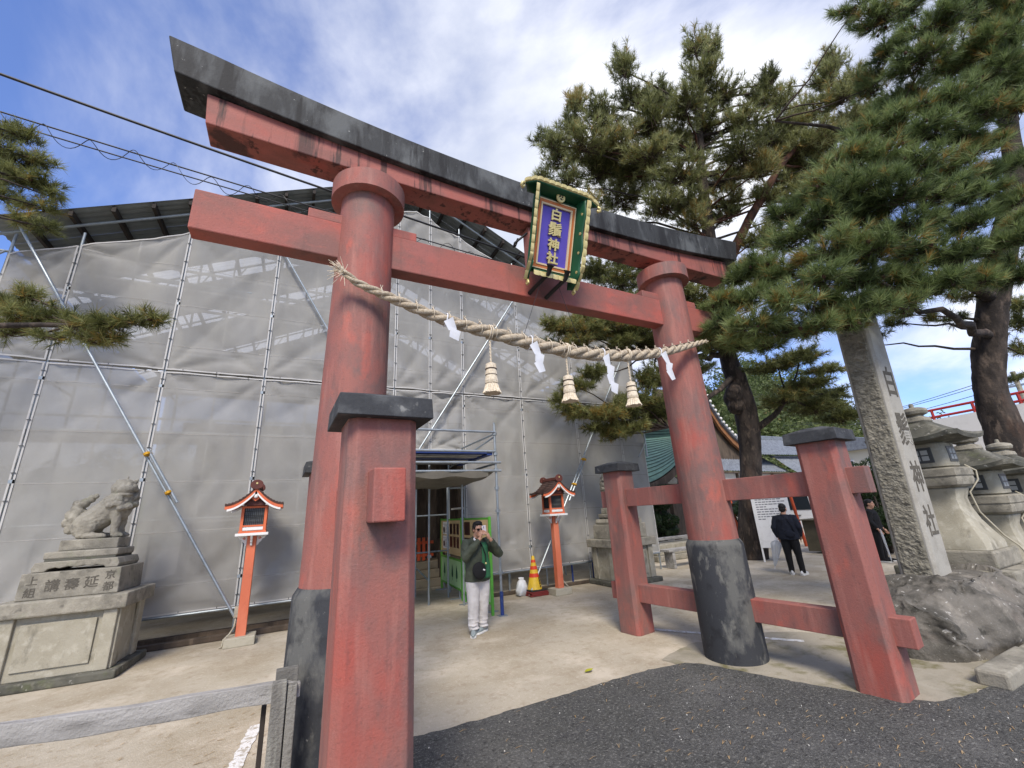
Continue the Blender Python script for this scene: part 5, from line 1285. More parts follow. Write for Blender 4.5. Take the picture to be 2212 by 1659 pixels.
# clothing
jk = MB()
jk.tube([P(0, -0.005, 0.80), P(0, 0.0, 0.90), P(0, 0.0, 1.05), P(0, 0, 1.22), P(0, -0.01, 1.36), P(0, -0.01, 1.43)], [0.225, 0.222, 0.212, 0.21, 0.19, 0.11], 20)
for v in range(len(jk.v)):      # flatten front to back
    p = Vector(jk.v[v]) - Vector(PA); l = Rm.transposed() @ p; l.y *= 0.74; jk.v[v] = tuple(Vector(PA) + Rm @ l)
for s_, e_, w_ in ((sR, eR, wR), (sL, eL, wL)):
    jk.tube([P(s_[0] * 0.7, s_[1], s_[2] - 0.02), P(*s_), P(*[lin(s_[k], e_[k], 0.5) for k in range(3)]), P(*e_), P(*[lin(e_[k], w_[k], 0.5) for k in range(3)]), P(*[lin(e_[k], w_[k], 0.90) for k in range(3)])], [0.09, 0.092, 0.085, 0.084, 0.068, 0.046], 12)
jk.tube([P(-0.07, -0.05, 1.45), P(0.0, -0.085, 1.47), P(0.07, -0.05, 1.45), P(0.085, 0.02, 1.42)], [0.035, 0.045, 0.035, 0.02], 8)
blob(jk, 'jacket', 'olive', PE, 0.011, 3, push=0.012, pscale=9)
st = MB()
def shirt(u, v):
    a = lin(-0.95, 0.42, u); z = lin(0.84, 1.40, v); w = 0.150 + 0.012 * math.sin(z * 20)
    return P(-0.06 + w * math.sin(a) * lin(1.0, 0.62, v), 0.186 * math.cos(a * 0.8) - 0.02 * v + 0.0 + (0.0 if v < 0.9 else -0.03), z)
st.grid(shirt, 14, 18); st.build('shirt', 'green_shirt', PE, smooth=True, solid=0.01)
MB().tube([P(0.05, 0.03, 1.47), P(0.075, 0.07, 1.45), P(0.06, 0.12, 1.42)], [0.02, 0.02, 0.012], 7).build('shirt_collar', 'white', PE, smooth=True)
tr_ = MB()
feet = [(0.105, 0.015, R(-28), 0), (-0.10, -0.06, R(-62), 0)]
for (fx, fy, yaw, _), sx in zip(feet, (1, -1)):
    tr_.tube([P(sx * 0.085, 0, 0.95), P(sx * 0.095, 0.0, 0.78), P(lin(sx * 0.1, fx, 0.5), 0.02 + fy * 0.5, 0.50), P(fx, 0.0 + fy, 0.26), P(fx, -0.015 + fy, 0.12), P(fx, -0.015 + fy, 0.065)], [0.125, 0.120, 0.096, 0.086, 0.082, 0.062], 14)
    for k in range(5): ell(tr_, P(fx + 0.01 * ((k % 2) * 2 - 1), fy + 0.0, 0.10 + k * 0.05), (0.088, 0.09, 0.018), Rm)
ell(tr_, P(0, 0, 0.90), (0.185, 0.13, 0.10), Rm)
blob(tr_, 'trousers', 'grey_pants', PE, 0.011, 2, push=0.007, pscale=9)
shoes(P, Rm, feet, PE, 'grey_shoe', 'white_sole')
ph_o = bpy.data.objects
o = MB().box(P(-0.045, 0.215, 1.595), (0.075, 0.009, 0.150), rot=Rm @ Matrix.Rotation(R(6), 3, 'Y')).build('phone', 'phone', bevel=0.004)
tag(o, 'white phone held up in front of the face by both hands', 'phone')
c1 = MB().box(P(-0.030, 0.2205, 1.640), (0.028, 0.004, 0.032), rot=Rm).build('camera_bump', 'white', o, bevel=0.002)
for dz in (-0.008, 0.008): MB().box(P(-0.032, 0.2235, 1.640 + dz), (0.010, 0.003, 0.010), rot=Rm).build('lens', 'lens', c1)
Bg = thing('shoulder_bag', 'black shoulder bag with gold clasp worn across the olive jacket', 'bag', tuple(P(0.06, 0.2, 0.95)))
mb = MB(); ell(mb, P(0.075, 0.225, 0.985), (0.130, 0.045, 0.125), Rm); ell(mb, P(0.065, 0.235, 0.94), (0.115, 0.045, 0.11), Rm)
blob(mb, 'bag_body', 'black_cloth', Bg, 0.012, 2)
MB().tube([P(-0.045, 0.235, 1.06), P(-0.055, 0.22, 1.20), P(-0.02, 0.16, 1.36), P(0.05, 0.09, 1.46), P(0.06, 0.0, 1.48)], 0.017, 6, flat=0.4).build('strap', 'black_cloth', Bg, smooth=True)
MB().box(P(0.015, 0.285, 0.985), (0.035, 0.008, 0.022), rot=Rm @ Matrix.Rotation(R(-20), 3, 'Y')).build('bag_label', 'white', Bg)
ell(MB(), P(-0.04, 0.25, 1.075), (0.016, 0.012, 0.016)).build('clasp', 'gold', Bg, smooth=True)

# --- figures seen from behind in the yard
def back_figure(loc, face, label, coat, trousers, shoe, hgt):
    E_ = thing('person', label, 'person', loc); P = frame_at(loc, face); Rm = fig_mat(loc, face); k = hgt / 1.70
    b = MB(); Q, rt = head(b, P, Rm, (0, 0.03, 1.59 * k), R(-8))
    b.tube([P(0, 0, 0.9 * k), P(0, 0, 1.2 * k), P(0, -0.01, 1.40 * k), P(0, 0.01, 1.52 * k)], [0.08, 0.09, 0.065, 0.058], 12)
    arms = [((0.19, 0, 1.38 * k), (0.27, -0.02, 1.12 * k), (0.23, 0.10, 0.90 * k)), ((-0.19, 0, 1.38 * k), (-0.28, -0.03, 1.12 * k), (-0.26, 0.12, 0.88 * k))]
    for s_, e_, w_ in arms:
        b.tube([P(*s_), P(*e_), P(*w_)], [0.055, 0.045, 0.03], 8)
        dn = (P(*w_) - P(*e_)).normalized(); f_ = Rm @ Vector((0, 0.5, -0.5))
        hand(b, P(*w_), dn, [([dn, dn + f_ * 0.6, f_], 0.08), ([dn, dn + f_ * 0.6, f_], 0.085), ([dn, dn + f_ * 0.6, f_], 0.08), ([dn, dn + f_, f_], 0.065), ([dn + f_, dn], 0.06)], Rm @ Vector((1, 0, 0)))
    for sx in (-1, 1): b.tube([P(sx * 0.09, 0, 0.9 * k), P(sx * 0.11, 0, 0.1)], [0.07, 0.03], 8)
    blob(b, 'body', 'skin', E_, 0.009, 2)
    h_ = MB(); ell(h_, Q(0, -0.02, 0.05), (0.088, 0.10, 0.09), rt, 16); ell(h_, Q(0, -0.055, -0.015), (0.08, 0.055, 0.075), rt)
    blob(h_, 'hair', 'hair', E_, 0.009, 2, push=0.006, pscale=40)
    j = MB(); j.tube([P(0, 0, 0.84 * k), P(0, 0, 0.95 * k), P(0, 0, 1.15 * k), P(0, -0.01, 1.34 * k), P(0, 0.0, 1.46 * k)], [0.235, 0.24, 0.235, 0.215, 0.085], 18)
    for v in range(len(j.v)):
        p = Vector(j.v[v]) - Vector(loc); l = Rm.transposed() @ p; l.y *= 0.70; j.v[v] = tuple(Vector(loc) + Rm @ l)
    for s_, e_, w_ in arms: j.tube([P(s_[0] * 0.7, 0, s_[2] - 0.01), P(*s_), P(*e_), P(*[lin(e_[q], w_[q], 0.9) for q in range(3)])], [0.09, 0.085, 0.072, 0.055], 10)
    blob(j, 'coat', coat, E_, 0.012, 3, push=0.010, pscale=9)
    t = MB(); feet = [(0.13, 0.0, R(-14), 0), (-0.11, 0.03, R(10), 0)]
    for (fx, fy, _, _), sx in zip(feet, (1, -1)): t.tube([P(sx * 0.085, 0, 0.92 * k), P(sx * 0.10, 0, 0.72 * k), P(lin(sx * 0.1, fx, 0.5), fy * 0.5, 0.45 * k), P(fx, fy - 0.015, 0.10), P(fx, fy - 0.015, 0.05)], [0.115, 0.108, 0.078, 0.064, 0.060], 12)
    ell(t, P(0, 0, 0.88 * k), (0.17, 0.12, 0.10), Rm)
    blob(t, 'trousers', trousers, E_, 0.012, 2, push=0.005, pscale=9)
    shoes(P, Rm, feet, E_, shoe, 'white_sole')
    return P, Rm
P2, R2 = back_figure((11.2, 6.80, 0), (0.95, 0.35), 'person in dark navy coat and black trousers seen from behind', 'navy', 'black_cloth', 'white', 1.66)
sb_ = thing('sling_bag', 'small dark blue bag at the hip of the navy coat', 'bag', tuple(P2(0.08, -0.17, 0.95)))
mb = MB(); ell(mb, P2(0.07, -0.165, 0.96), (0.12, 0.045, 0.09), R2); blob(mb, 'bag_body', paint('dark_blue_nylon', srgb(34, 44, 70), rough=0.6) if 0 else 'navy', sb_, 0.012, 2)
MB().tube([P2(0.17, -0.13, 1.0), P2(0.10, -0.155, 1.25), P2(-0.05, -0.10, 1.43), P2(-0.07, 0.0, 1.47)], 0.014, 6, flat=0.4).build('strap', 'black_cloth', sb_, smooth=True)
# furled clear umbrella hanging from the left hand
M['clear_vinyl'] = paint('clear_vinyl', srgb(214, 218, 222), rough=0.25, alpha=0.62, translucent=0.3)
U = thing('clear_umbrella', 'half furled clear vinyl umbrella held by the person in navy', 'umbrella', tuple(P2(-0.36, 0.10, 0.12)))
a_, b_ = P2(-0.30, 0.14, 0.86), P2(-0.50, 0.12, 0.10); ax = (b_ - a_).normalized(); e1 = ax.orthogonal().normalized(); e2 = ax.cross(e1)
MB().tube([a_, b_], 0.006, 6).build('shaft', 'white', U)
def ub(u, v):
    a = 2 * math.pi * u; rr = (0.115 * min(1, v * 8 + 0.15) * (1 - v) ** 0.8 + 0.012) * (1 + 0.16 * math.sin(a * 8))
    return a_ + ax * (0.08 + 0.64 * v) + (e1 * math.cos(a) + e2 * math.sin(a)) * rr
MB().grid(ub, 48, 14).build('canopy', 'clear_vinyl', U, smooth=True)
P3, R3 = back_figure((14.62, 6.42, 0), (0.2, -0.98), 'person in a black coat almost hidden behind the front right gate post', 'black_cloth', 'black_cloth', 'black_cloth', 1.62)
U = thing('closed_umbrella', 'thin pale closed umbrella held beside the stone pillar', 'umbrella', tuple(P3(0.30, 0.2, 0.05)))
MB().tube([P3(0.30, 0.16, 0.86), P3(0.32, 0.18, 0.70), P3(0.36, 0.22, 0.12), P3(0.365, 0.225, 0.02)], [0.012, 0.03, 0.016, 0.005], 8).build('furled_canopy', 'clear_vinyl', U, smooth=True)

# ------------------------------------------------------------------ pine trees
def needle_mat(name, dark, mid, light, dry):
    m = bpy.data.materials.new(name); m.use_nodes = True; nt = m.node_tree; N = nt.nodes; L = nt.links; b = N['Principled BSDF']
    at_ = N.new('ShaderNodeAttribute'); at_.attribute_name = 'tint'
    cr_ = N.new('ShaderNodeValToRGB'); e = cr_.color_ramp.elements
    e[0].position = 0.0; e[0].color = dark; e[1].position = 1.0; e[1].color = dry
    x = e.new(0.45); x.color = mid; x = e.new(0.86); x.color = light; x = e.new(0.92); x.color = dry
    L.new(at_.outputs['Fac'], cr_.inputs[0]); L.new(cr_.outputs[0], b.inputs['Base Color'])
    b.inputs['Roughness'].default_value = 0.5; b.inputs['Specular IOR Level'].default_value = 0.35
    tr = N.new('ShaderNodeBsdfTranslucent'); L.new(cr_.outputs[0], tr.inputs[0]); mx = N.new('ShaderNodeMixShader'); mx.inputs[0].default_value = 0.45
    L.new(b.outputs[0], mx.inputs[1]); L.new(tr.outputs[0], mx.inputs[2]); L.new(mx.outputs[0], N['Material Output'].inputs['Surface'])
    return m
M['needles'] = needle_mat('pine_needles', (0.060, 0.072, 0.024, 1), (0.17, 0.185, 0.058, 1), (0.34, 0.35, 0.14, 1), (0.34, 0.23, 0.06, 1))
M['needles_blue'] = needle_mat('long_pine_needles', (0.042, 0.066, 0.024, 1), (0.15, 0.205, 0.066, 1), (0.33, 0.40, 0.165, 1), (0.32, 0.21, 0.055, 1))
M['needles_light'] = needle_mat('pale_pine_needles', (0.075, 0.088, 0.030, 1), (0.23, 0.245, 0.085, 1), (0.43, 0.44, 0.21, 1), (0.38, 0.27, 0.08, 1))
M['bark'] = paint('pine_bark', srgb(70, 62, 56), [(srgb(36, 32, 30), 5, 0.42, 0.58, (1, 1, 0.35), 0.85), (srgb(112, 98, 86), 8, 0.54, 0.68, (1, 1, 0.4), 0.7), (srgb(92, 68, 54), 2.5, 0.56, 0.70, (1, 1, 0.5), 0.4)], rough=0.95, bump=1.0, bump_scale=12)
M['bark_red'] = paint('red_pine_bark', srgb(92, 62, 48), [(srgb(52, 38, 32), 5, 0.42, 0.58, (1, 1, 0.4), 0.8), (srgb(128, 82, 60), 6, 0.54, 0.68, (1, 1, 0.4), 0.6)], rough=0.95, bump=0.8, bump_scale=12)
M['twig'] = paint('twig_bark', srgb(62, 50, 42), [(srgb(90, 76, 62), 9, 0.5, 0.7, one, 0.5)], rough=0.9)
M['cone_brown'] = paint('pine_cone', srgb(70, 46, 32), [(srgb(42, 30, 24), 40, 0.45, 0.6, one, 0.7)], rough=0.85)

def grow_crown(clumps, name, parent, mat, seed, L, n_needle, width, dens=1.0, up=0.35, twig_r=0.006, cones=0, dry=0.06, spread=0.62):
    """twigs radiate from the heart of every foliage pad and carry tufts of single needles"""
    rg = np.random.default_rng(seed); TP = []; TD = []; TT = []; tw = MB(); off = OFF[parent.name]
    cone_mb = MB()
    for ci, (cx, cy, cz, rx, rz) in enumerate(clumps):
        c = np.array((cx, cy, cz)); vol = rx * rx * rz
        nt = int(max(9, min(60, dens * 15 * (rx * rz / (L * L)) ** 0.62)))
        tint0 = rg.normal(0, 0.15)
        for k in range(nt):
            d = rg.normal(size=3); d /= np.linalg.norm(d); d[2] = abs(d[2]) * 0.9 - 0.35 * (rg.random() < 0.5)
            e = c + d * np.array((rx, rx, rz)) * rg.uniform(0.60, 1.25)
            s = c + rg.normal(size=3) * np.array((rx, rx, rz)) * 0.18 + np.array((0, 0, -0.25 * rz))
            m_ = (s + e) / 2 + np.array((0, 0, -0.12 * rz)) + rg.normal(size=3) * 0.04 * rx
            tw.tube([s, m_, e], [twig_r, twig_r * 0.7, twig_r * 0.4], 3, cap=False)
            ln = np.linalg.norm(e - s); na = max(3, int(ln / (L * 0.42)))
            tdir = e - m_; tdir /= np.linalg.norm(tdir) + 1e-9
            for q in range(na):
                t = 0.28 + 0.72 * (q + rg.random()) / na
                p = (1 - t) ** 2 * s + 2 * t * (1 - t) * m_ + t * t * e
                side = rg.normal(size=3) * 0.75
                dd = tdir * 0.75 + side + np.array((0, 0, up)); dd /= np.linalg.norm(dd)
                p = p + dd * rg.uniform(0, 0.5) * L
                TP.append(p); TD.append(dd); TT.append(0.40 + tint0 + 0.19 * rg.normal() + (0.5 if rg.random() < dry else 0))
            TP.append(e); dd = tdir + np.array((0, 0, up)); TD.append(dd / np.linalg.norm(dd)); TT.append(0.66 + tint0 + 0.12 * rg.normal())
            if cones and rg.random() < cones:
                q = e - tdir * L * 0.5 + rg.normal(size=3) * 0.02; r_ = cones_r
                ell(cone_mb, tuple(q), (r_, r_, r_ * 1.35), None, 6)
    TP = np.array(TP); TD = np.array(TD); TT = np.clip(np.array(TT), 0, 1); n = len(TP); K = n_needle
    # needles as slim triangles
    d = np.repeat(TD, K, 0); p = np.repeat(TP, K, 0); tt = np.repeat(TT, K)
    r = rg.normal(size=d.shape) * spread; nd = d + r; nd /= np.linalg.norm(nd, axis=1)[:, None]
    base = p + d * (rg.random((n * K, 1)) - 0.55) * L * 0.6
    ln = L * rg.uniform(0.7, 1.15, (n * K, 1)); tip = base + nd * ln; tip[:, 2] -= 0.06 * ln[:, 0]
    sd = np.cross(nd, rg.normal(size=d.shape)); sd /= np.linalg.norm(sd, axis=1)[:, None] + 1e-9
    V = np.empty((n * K, 3, 3)); V[:, 0] = base - sd * width; V[:, 1] = base + sd * width; V[:, 2] = tip
    V -= np.array(off)
    me = bpy.data.meshes.new(name); nv = n * K * 3
    me.vertices.add(nv); me.vertices.foreach_set('co', V.reshape(-1).astype(np.float32))
    me.loops.add(nv); me.loops.foreach_set('vertex_index', np.arange(nv, dtype=np.int32))
    me.polygons.add(n * K); me.polygons.foreach_set('loop_start', np.arange(0, nv, 3, dtype=np.int32))
    at_ = me.attributes.new('tint', 'FLOAT', 'POINT'); at_.data.foreach_set('value', np.repeat(np.clip(tt + rg.normal(size=n * K) * 0.05, 0, 1), 3).astype(np.float32))
    me.update(calc_edges=True); me.materials.append(M[mat])
    o = bpy.data.objects.new(name, me); COL.objects.link(o); o.parent = parent; OFF[o.name] = off
    tag(tw.build('twigs', 'twig', o), kind='stuff')
    if cones and cone_mb.v: tag(cone_mb.build('pine_cones', 'cone_brown', o, smooth=True), kind='stuff')
    return o
cones_r = 0.027
def limb(a, b, r0, r1, parent, mat, sag=0.0, seed=0, n=8):
    rr = random.Random(seed); a, b = Vector(a), Vector(b); pts = []; L_ = (b - a).length
    for k in range(n + 1):
        t = k / n; p = a.lerp(b, t) + Vector((rr.uniform(-1, 1), rr.uniform(-1, 1), rr.uniform(-1, 1))) * L_ * 0.025 * math.sin(math.pi * t)
        p.z += -sag * L_ * math.sin(math.pi * t); pts.append(p)
    return MB().tube(pts, [lin(r0, r1, k / n) for k in range(n + 1)], 7).build('limb', mat, parent, smooth=True)
def near_on(path, p, drop):
    best = None
    for k in range(len(path) - 1):
        for q in range(5):
            c = Vector(path[k]).lerp(Vector(path[k + 1]), q / 5); s_ = (c - Vector(p)).length + (3 if c.z > p[2] - drop else 0)
            if best is None or s_ < best[0]: best = (s_, c)
    return best[1]
def trunk(path, radii, parent, mat, seed):
    pts = [Vector(p) for p in path]; fine = []; fr = []
    for k in range(len(pts) - 1):
        for q in range(6):
            t = q / 6; p0 = pts[max(0, k - 1)]; p3 = pts[min(len(pts) - 1, k + 2)]
            fine.append(0.5 * ((2 * pts[k]) + (pts[k + 1] - p0) * t + (2 * p0 - 5 * pts[k] + 4 * pts[k + 1] - p3) * t * t + (3 * pts[k] - p0 - 3 * pts[k + 1] + p3) * t ** 3)); fr.append(lin(radii[k], radii[k + 1], t))
    fine.append(pts[-1]); fr.append(radii[-1])
    o = MB().tube(fine, fr, 22).build('trunk', mat, parent, smooth=True)
    off = OFF[parent.name]
    for v in o.data.vertices:
        p = v.co + off; d = mnoise.noise(Vector((p.x * 6 + seed, p.y * 6, p.z * 2.2))) + 0.6 * mnoise.noise(Vector((p.x * 16, p.y * 16 + seed, p.z * 6)))
        ax = min(fine, key=lambda f: (f - p).length_squared); n_ = (p - ax); 
        if n_.length > 1e-4: v.co += n_.normalized() * d * 0.03
    return o, fine
# right-hand near pine: trunk behind the stone lanterns, long limbs reaching over the gate
CA = [(9.11,1.74,11.01,0.38,0.14),(9.38,1.57,10.62,0.38,0.27),(10.47,1.36,11.33,0.35,0.30),(9.71,1.06,9.85,0.48,0.29),(11.33,0.78,11.05,0.57,0.29),(11.83,0.61,10.48,0.42,0.30),(11.83,0.28,10.78,0.30,0.22),(9.70,1.66,10.06,0.36,0.24),(9.49,1.37,9.30,0.44,0.25),(10.75,1.18,9.68,0.54,0.28),(10.42,0.83,8.82,0.41,0.28),(11.09,0.57,8.99,0.30,0.29),(10.01,2.19,9.88,0.30,0.32),(9.78,2.14,8.96,0.29,0.26),(10.02,1.79,9.11,0.41,0.29),(8.88,1.25,7.75,0.37,0.22),(9.16,0.97,7.48,0.38,0.21),(9.73,0.70,7.51,0.27,0.20),(9.43,2.32,8.16,0.29,0.26),(8.39,2.10,7.82,0.30,0.19),(8.49,1.77,7.73,0.43,0.19),(8.46,1.48,7.21,0.36,0.18),(9.07,1.29,7.19,0.28,0.17),(7.54,2.21,6.96,0.38,0.21),(7.98,1.97,6.91,0.35,0.24),(8.34,1.69,6.71,0.41,0.21),(9.10,1.48,6.73,0.34,0.21),(9.45,1.23,7.02,0.23,0.18),(7.01,2.36,6.43,0.36,0.22),(7.08,2.11,6.07,0.48,0.19),(7.33,1.82,5.84,0.43,0.23),(8.08,1.63,5.95,0.36,0.17),(9.06,1.48,6.17,0.23,0.21),(7.46,2.89,6.65,0.26,0.15),(7.19,3.16,6.53,0.24,0.15),(6.69,2.43,5.78,0.33,0.16),(7.36,2.25,5.77,0.40,0.18),(7.71,1.93,5.56,0.40,0.18),(9.46,1.87,6.14,0.30,0.16),(7.07,3.02,5.88,0.44,0.22),(6.62,2.42,5.19,0.51,0.22),(6.90,2.07,5.04,0.44,0.20),(8.24,2.03,5.29,0.43,0.17),(8.86,1.82,5.23,0.33,0.15),(10.30,1.66,5.68,0.31,0.22),(9.89,1.30,5.51,0.30,0.21),(11.58,1.68,6.87,0.37,0.21),(11.52,1.30,6.87,0.19,0.25),(10.07,1.53,5.01,0.24,0.19),(6.35,3.32,5.36,0.31,0.19),(6.36,3.64,5.38,0.25,0.13),(6.57,3.19,5.17,0.43,0.20),(6.23,2.59,4.67,0.37,0.18),(7.17,2.47,4.82,0.37,0.21),(8.10,2.32,4.86,0.50,0.20),(7.99,1.87,4.59,0.36,0.16),(9.08,1.73,4.82,0.28,0.13),(5.94,3.70,4.89,0.28,0.15),(6.13,3.45,4.81,0.32,0.14),(5.68,2.75,4.29,0.33,0.14),(7.01,2.85,4.51,0.52,0.16),(6.95,2.40,4.29,0.36,0.15),(7.60,2.20,4.38,0.30,0.13),(5.58,3.63,4.40,0.24,0.13),(5.45,3.17,4.10,0.34,0.15),(5.91,3.00,4.06,0.30,0.12),(6.31,2.79,4.04,0.33,0.14),(6.83,2.62,4.11,0.24,0.11),(10.84,1.17,7.77,0.28,0.15),(11.07,1.29,7.33,0.29,0.19),(10.01,1.48,6.89,0.26,0.19),(11.98,1.12,7.76,0.20,0.14),(10.91,0.83,8.64,0.41,0.27),(10.67,0.82,9.53,0.43,0.33),(11.03,0.50,9.51,0.29,0.25),(11.81,0.48,10.94,0.42,0.29),(10.98,1.82,5.58,0.38,0.21),(9.98,1.80,5.69,0.28,0.21),(8.96,1.56,5.68,0.26,0.19),(10.46,1.29,6.03,0.22,0.13),(10.84,1.52,6.92,0.26,0.16),(6.21,3.81,4.21,0.24,0.13),(6.34,3.48,4.06,0.25,0.10),(5.83,4.00,4.36,0.22,0.10)]
CA2 = [(11.87,3.70,5.47,0.26,0.14),(11.61,3.90,5.28,0.22,0.12),(11.88,3.42,5.57,0.25,0.13),(12.35,3.22,5.44,0.21,0.11),(11.57,4.12,5.08,0.23,0.12),(12.95,3.02,5.45,0.24,0.13),(12.81,2.72,5.85,0.28,0.16),(14.56,2.44,5.34,0.28,0.31),(14.67,2.60,4.73,0.23,0.26),(14.93,2.89,4.17,0.21,0.11),(14.27,2.24,5.67,0.30,0.23)]
TA_path = [(13.40,3.15,0.00),(13.40,3.12,1.40),(13.40,3.09,2.40),(13.40,3.05,3.03),(13.40,3.02,3.75),(13.40,2.86,4.45),(13.40,2.61,5.23),(13.40,2.33,6.00),(13.40,1.84,7.10),(13.40,1.37,8.19),(13.30,1.20,9.20),(12.60,0.60,11.00)]
TA = thing('pine_tree', 'near pine with long dark green needles overhanging the right of the gate', 'pine tree', (13.4, 3.15, 0))
_, fineA = trunk(TA_path, [0.48, 0.40, 0.34, 0.30, 0.27, 0.265, 0.26, 0.25, 0.23, 0.20, 0.14, 0.08], TA, 'bark', 2)
grow_crown(CA, 'crown', TA, 'needles_blue', 21, 0.18, 25, 0.0040, dens=1.45, up=0.6, cones=0.14, dry=0.09, spread=0.46)
grow_crown(CA2, 'crown', TA, 'needles', 22, 0.15, 15, 0.005, dens=0.8, dry=0.05)
main = [limb(near_on(fineA, (7.5, 2.5, 6.5), 0), (6.6, 2.7, 5.0), 0.11, 0.025, TA, 'bark', 0.04, 3, 12), limb(fineA[40], (7.6, 2.6, 6.6), 0.13, 0.03, TA, 'bark', -0.03, 4, 12),
        limb(fineA[-8], (8.6, 3.4, 9.6), 0.11, 0.02, TA, 'bark', 0.0, 5, 10), limb(fineA[34], (7.4, 2.3, 4.8), 0.09, 0.02, TA, 'bark', 0.02, 6, 10)]
ends = [(6.6, 2.7, 5.0), (7.6, 2.6, 6.6), (8.6, 3.4, 9.6), (7.4, 2.3, 4.8), (9.5, 2.8, 6.0), (10, 2.6, 8.0)]
for k, c in enumerate(CA[::3]):
    e = min(ends, key=lambda q: (Vector(q) - Vector(c[:3])).length)
    limb(e, c[:3], 0.022, 0.008, TA, 'twig', 0.03, k, 5)
for k, c in enumerate(CA2[::2]): limb(near_on(fineA, c[:3], -0.5), c[:3], 0.035, 0.010, TA, 'bark', -0.02, 100 + k, 7)

# tall pine behind the gate
CB = [(8.46,6.94,15.53,0.43,1.03),(9.17,7.43,15.14,0.66,0.69),(8.15,7.88,14.20,0.82,0.58),(7.59,8.38,15.20,0.46,0.78),(7.50,8.73,14.49,0.54,0.54),(7.36,8.00,12.99,0.85,0.49),(6.43,8.39,12.93,0.39,0.49),(7.57,9.45,13.77,0.77,0.55),(8.51,7.81,13.11,0.92,0.67),(9.36,7.09,13.73,0.82,0.79),(10.70,7.42,15.92,0.54,0.91),(10.85,5.85,16.60,0.36,0.83),(11.94,5.94,17.18,0.41,0.90),(11.16,6.07,15.55,0.69,0.69),(12.05,6.10,15.22,0.70,0.67),(10.27,6.31,14.02,0.76,0.67),(10.53,7.39,13.78,0.95,0.77),(12.03,6.94,14.41,1.01,0.80),(12.57,5.93,14.13,0.71,0.71),(13.46,5.58,15.25,0.49,0.76),(13.59,5.18,15.72,0.29,0.71),(11.84,5.83,12.42,0.83,0.57),(9.92,8.25,13.10,1.07,0.64),(8.43,8.73,12.85,0.92,0.53),(7.23,8.94,12.10,0.65,0.44),(10.14,6.87,11.78,0.97,0.59),(12.76,7.14,12.70,0.86,0.58),(13.36,5.62,13.47,0.72,0.63),(14.37,5.41,14.22,0.64,0.55),(15.38,4.98,15.00,0.71,0.68),(15.38,4.35,15.69,0.47,0.81),(16.06,4.15,16.63,0.45,0.70),(15.31,4.03,14.54,0.65,0.65),(16.44,4.52,14.16,0.77,0.62),(14.72,4.94,13.19,0.76,0.51),(14.93,6.02,13.07,0.66,0.43),(9.58,8.97,12.37,1.06,0.55),(9.79,7.49,10.99,0.89,0.54),(7.59,8.70,11.11,0.73,0.40),(10.96,7.30,10.58,0.73,0.41),(7.23,10.07,13.37,0.41,0.34),(13.33,6.25,11.48,0.57,0.38),(12.60,7.18,11.20,0.56,0.36),(13.06,6.59,9.99,0.68,0.43),(14.22,6.14,10.93,0.65,0.41),(14.46,5.53,11.48,0.60,0.45),(12.83,7.16,9.04,0.79,0.47),(13.89,5.13,14.84,0.54,0.63),(14.47,5.42,13.14,0.72,0.53),(16.05,5.35,13.11,0.74,0.54),(16.28,4.78,12.89,0.70,0.55),(16.88,3.97,15.96,0.53,0.72),(17.12,4.12,14.69,0.61,0.61),(15.99,5.76,12.62,0.75,0.49),(14.32,6.07,12.07,0.64,0.45),(12.60,5.81,11.97,0.67,0.45),(16.63,5.30,12.06,0.72,0.47),(6.96,9.73,14.74,0.38,0.30),(14.77,5.66,14.14,0.76,0.59),(15.39,4.76,13.51,0.70,0.55),(15.06,5.51,12.86,0.79,0.54),(14.96,5.15,10.61,0.72,0.49),(14.11,6.14,13.27,0.73,0.56),(12.61,6.92,11.58,0.72,0.46),(10.74,7.33,11.27,0.75,0.49),(9.20,7.16,12.59,0.80,0.54),(8.68,8.88,13.81,0.84,0.55),(9.80,8.78,13.32,0.92,0.55)]
CB2 = [(6.58,7.98,6.31,0.56,0.32),(7.31,7.88,6.52,0.68,0.35),(8.15,7.81,6.48,0.69,0.39),(5.87,8.13,6.30,0.39,0.21),(5.54,8.14,6.41,0.29,0.16),(8.61,7.89,6.23,0.63,0.33),(5.69,8.45,5.98,0.32,0.16),(6.34,8.22,6.02,0.43,0.19),(7.64,7.98,6.06,0.54,0.19),(6.54,7.96,5.08,0.43,0.20),(6.14,8.15,4.79,0.41,0.20),(5.86,8.39,4.55,0.28,0.18),(5.98,8.41,4.30,0.33,0.18),(6.38,8.26,4.13,0.43,0.20),(6.90,8.13,4.05,0.48,0.25),(7.44,8.03,4.18,0.52,0.34),(8.14,8.04,4.47,0.56,0.45),(8.66,7.99,5.16,0.52,0.55),(7.33,8.27,3.67,0.41,0.34),(7.84,8.20,3.80,0.39,0.29),(9.16,8.48,4.38,0.56,0.48),(6.71,8.32,3.78,0.31,0.15),(9.41,7.99,6.09,0.57,0.48),(9.05,7.65,6.92,0.56,0.48),(10.58,8.90,4.41,0.60,0.60),(10.84,8.29,5.77,0.60,0.60),(6.57,8.30,6.79,0.36,0.17),(11.58,8.14,6.75,0.92,0.62),(12.61,7.73,6.73,0.91,0.45),(10.79,8.05,8.22,0.94,0.62),(10.58,8.45,9.09,0.82,0.65),(9.83,8.82,9.85,0.93,0.67),(8.72,9.27,10.58,0.95,0.55),(9.21,9.20,9.03,0.92,0.67),(8.61,9.60,9.48,0.77,0.51),(9.79,8.66,8.34,0.80,0.55),(11.88,7.59,7.87,0.91,0.67),(11.01,7.93,7.22,0.91,0.61)]
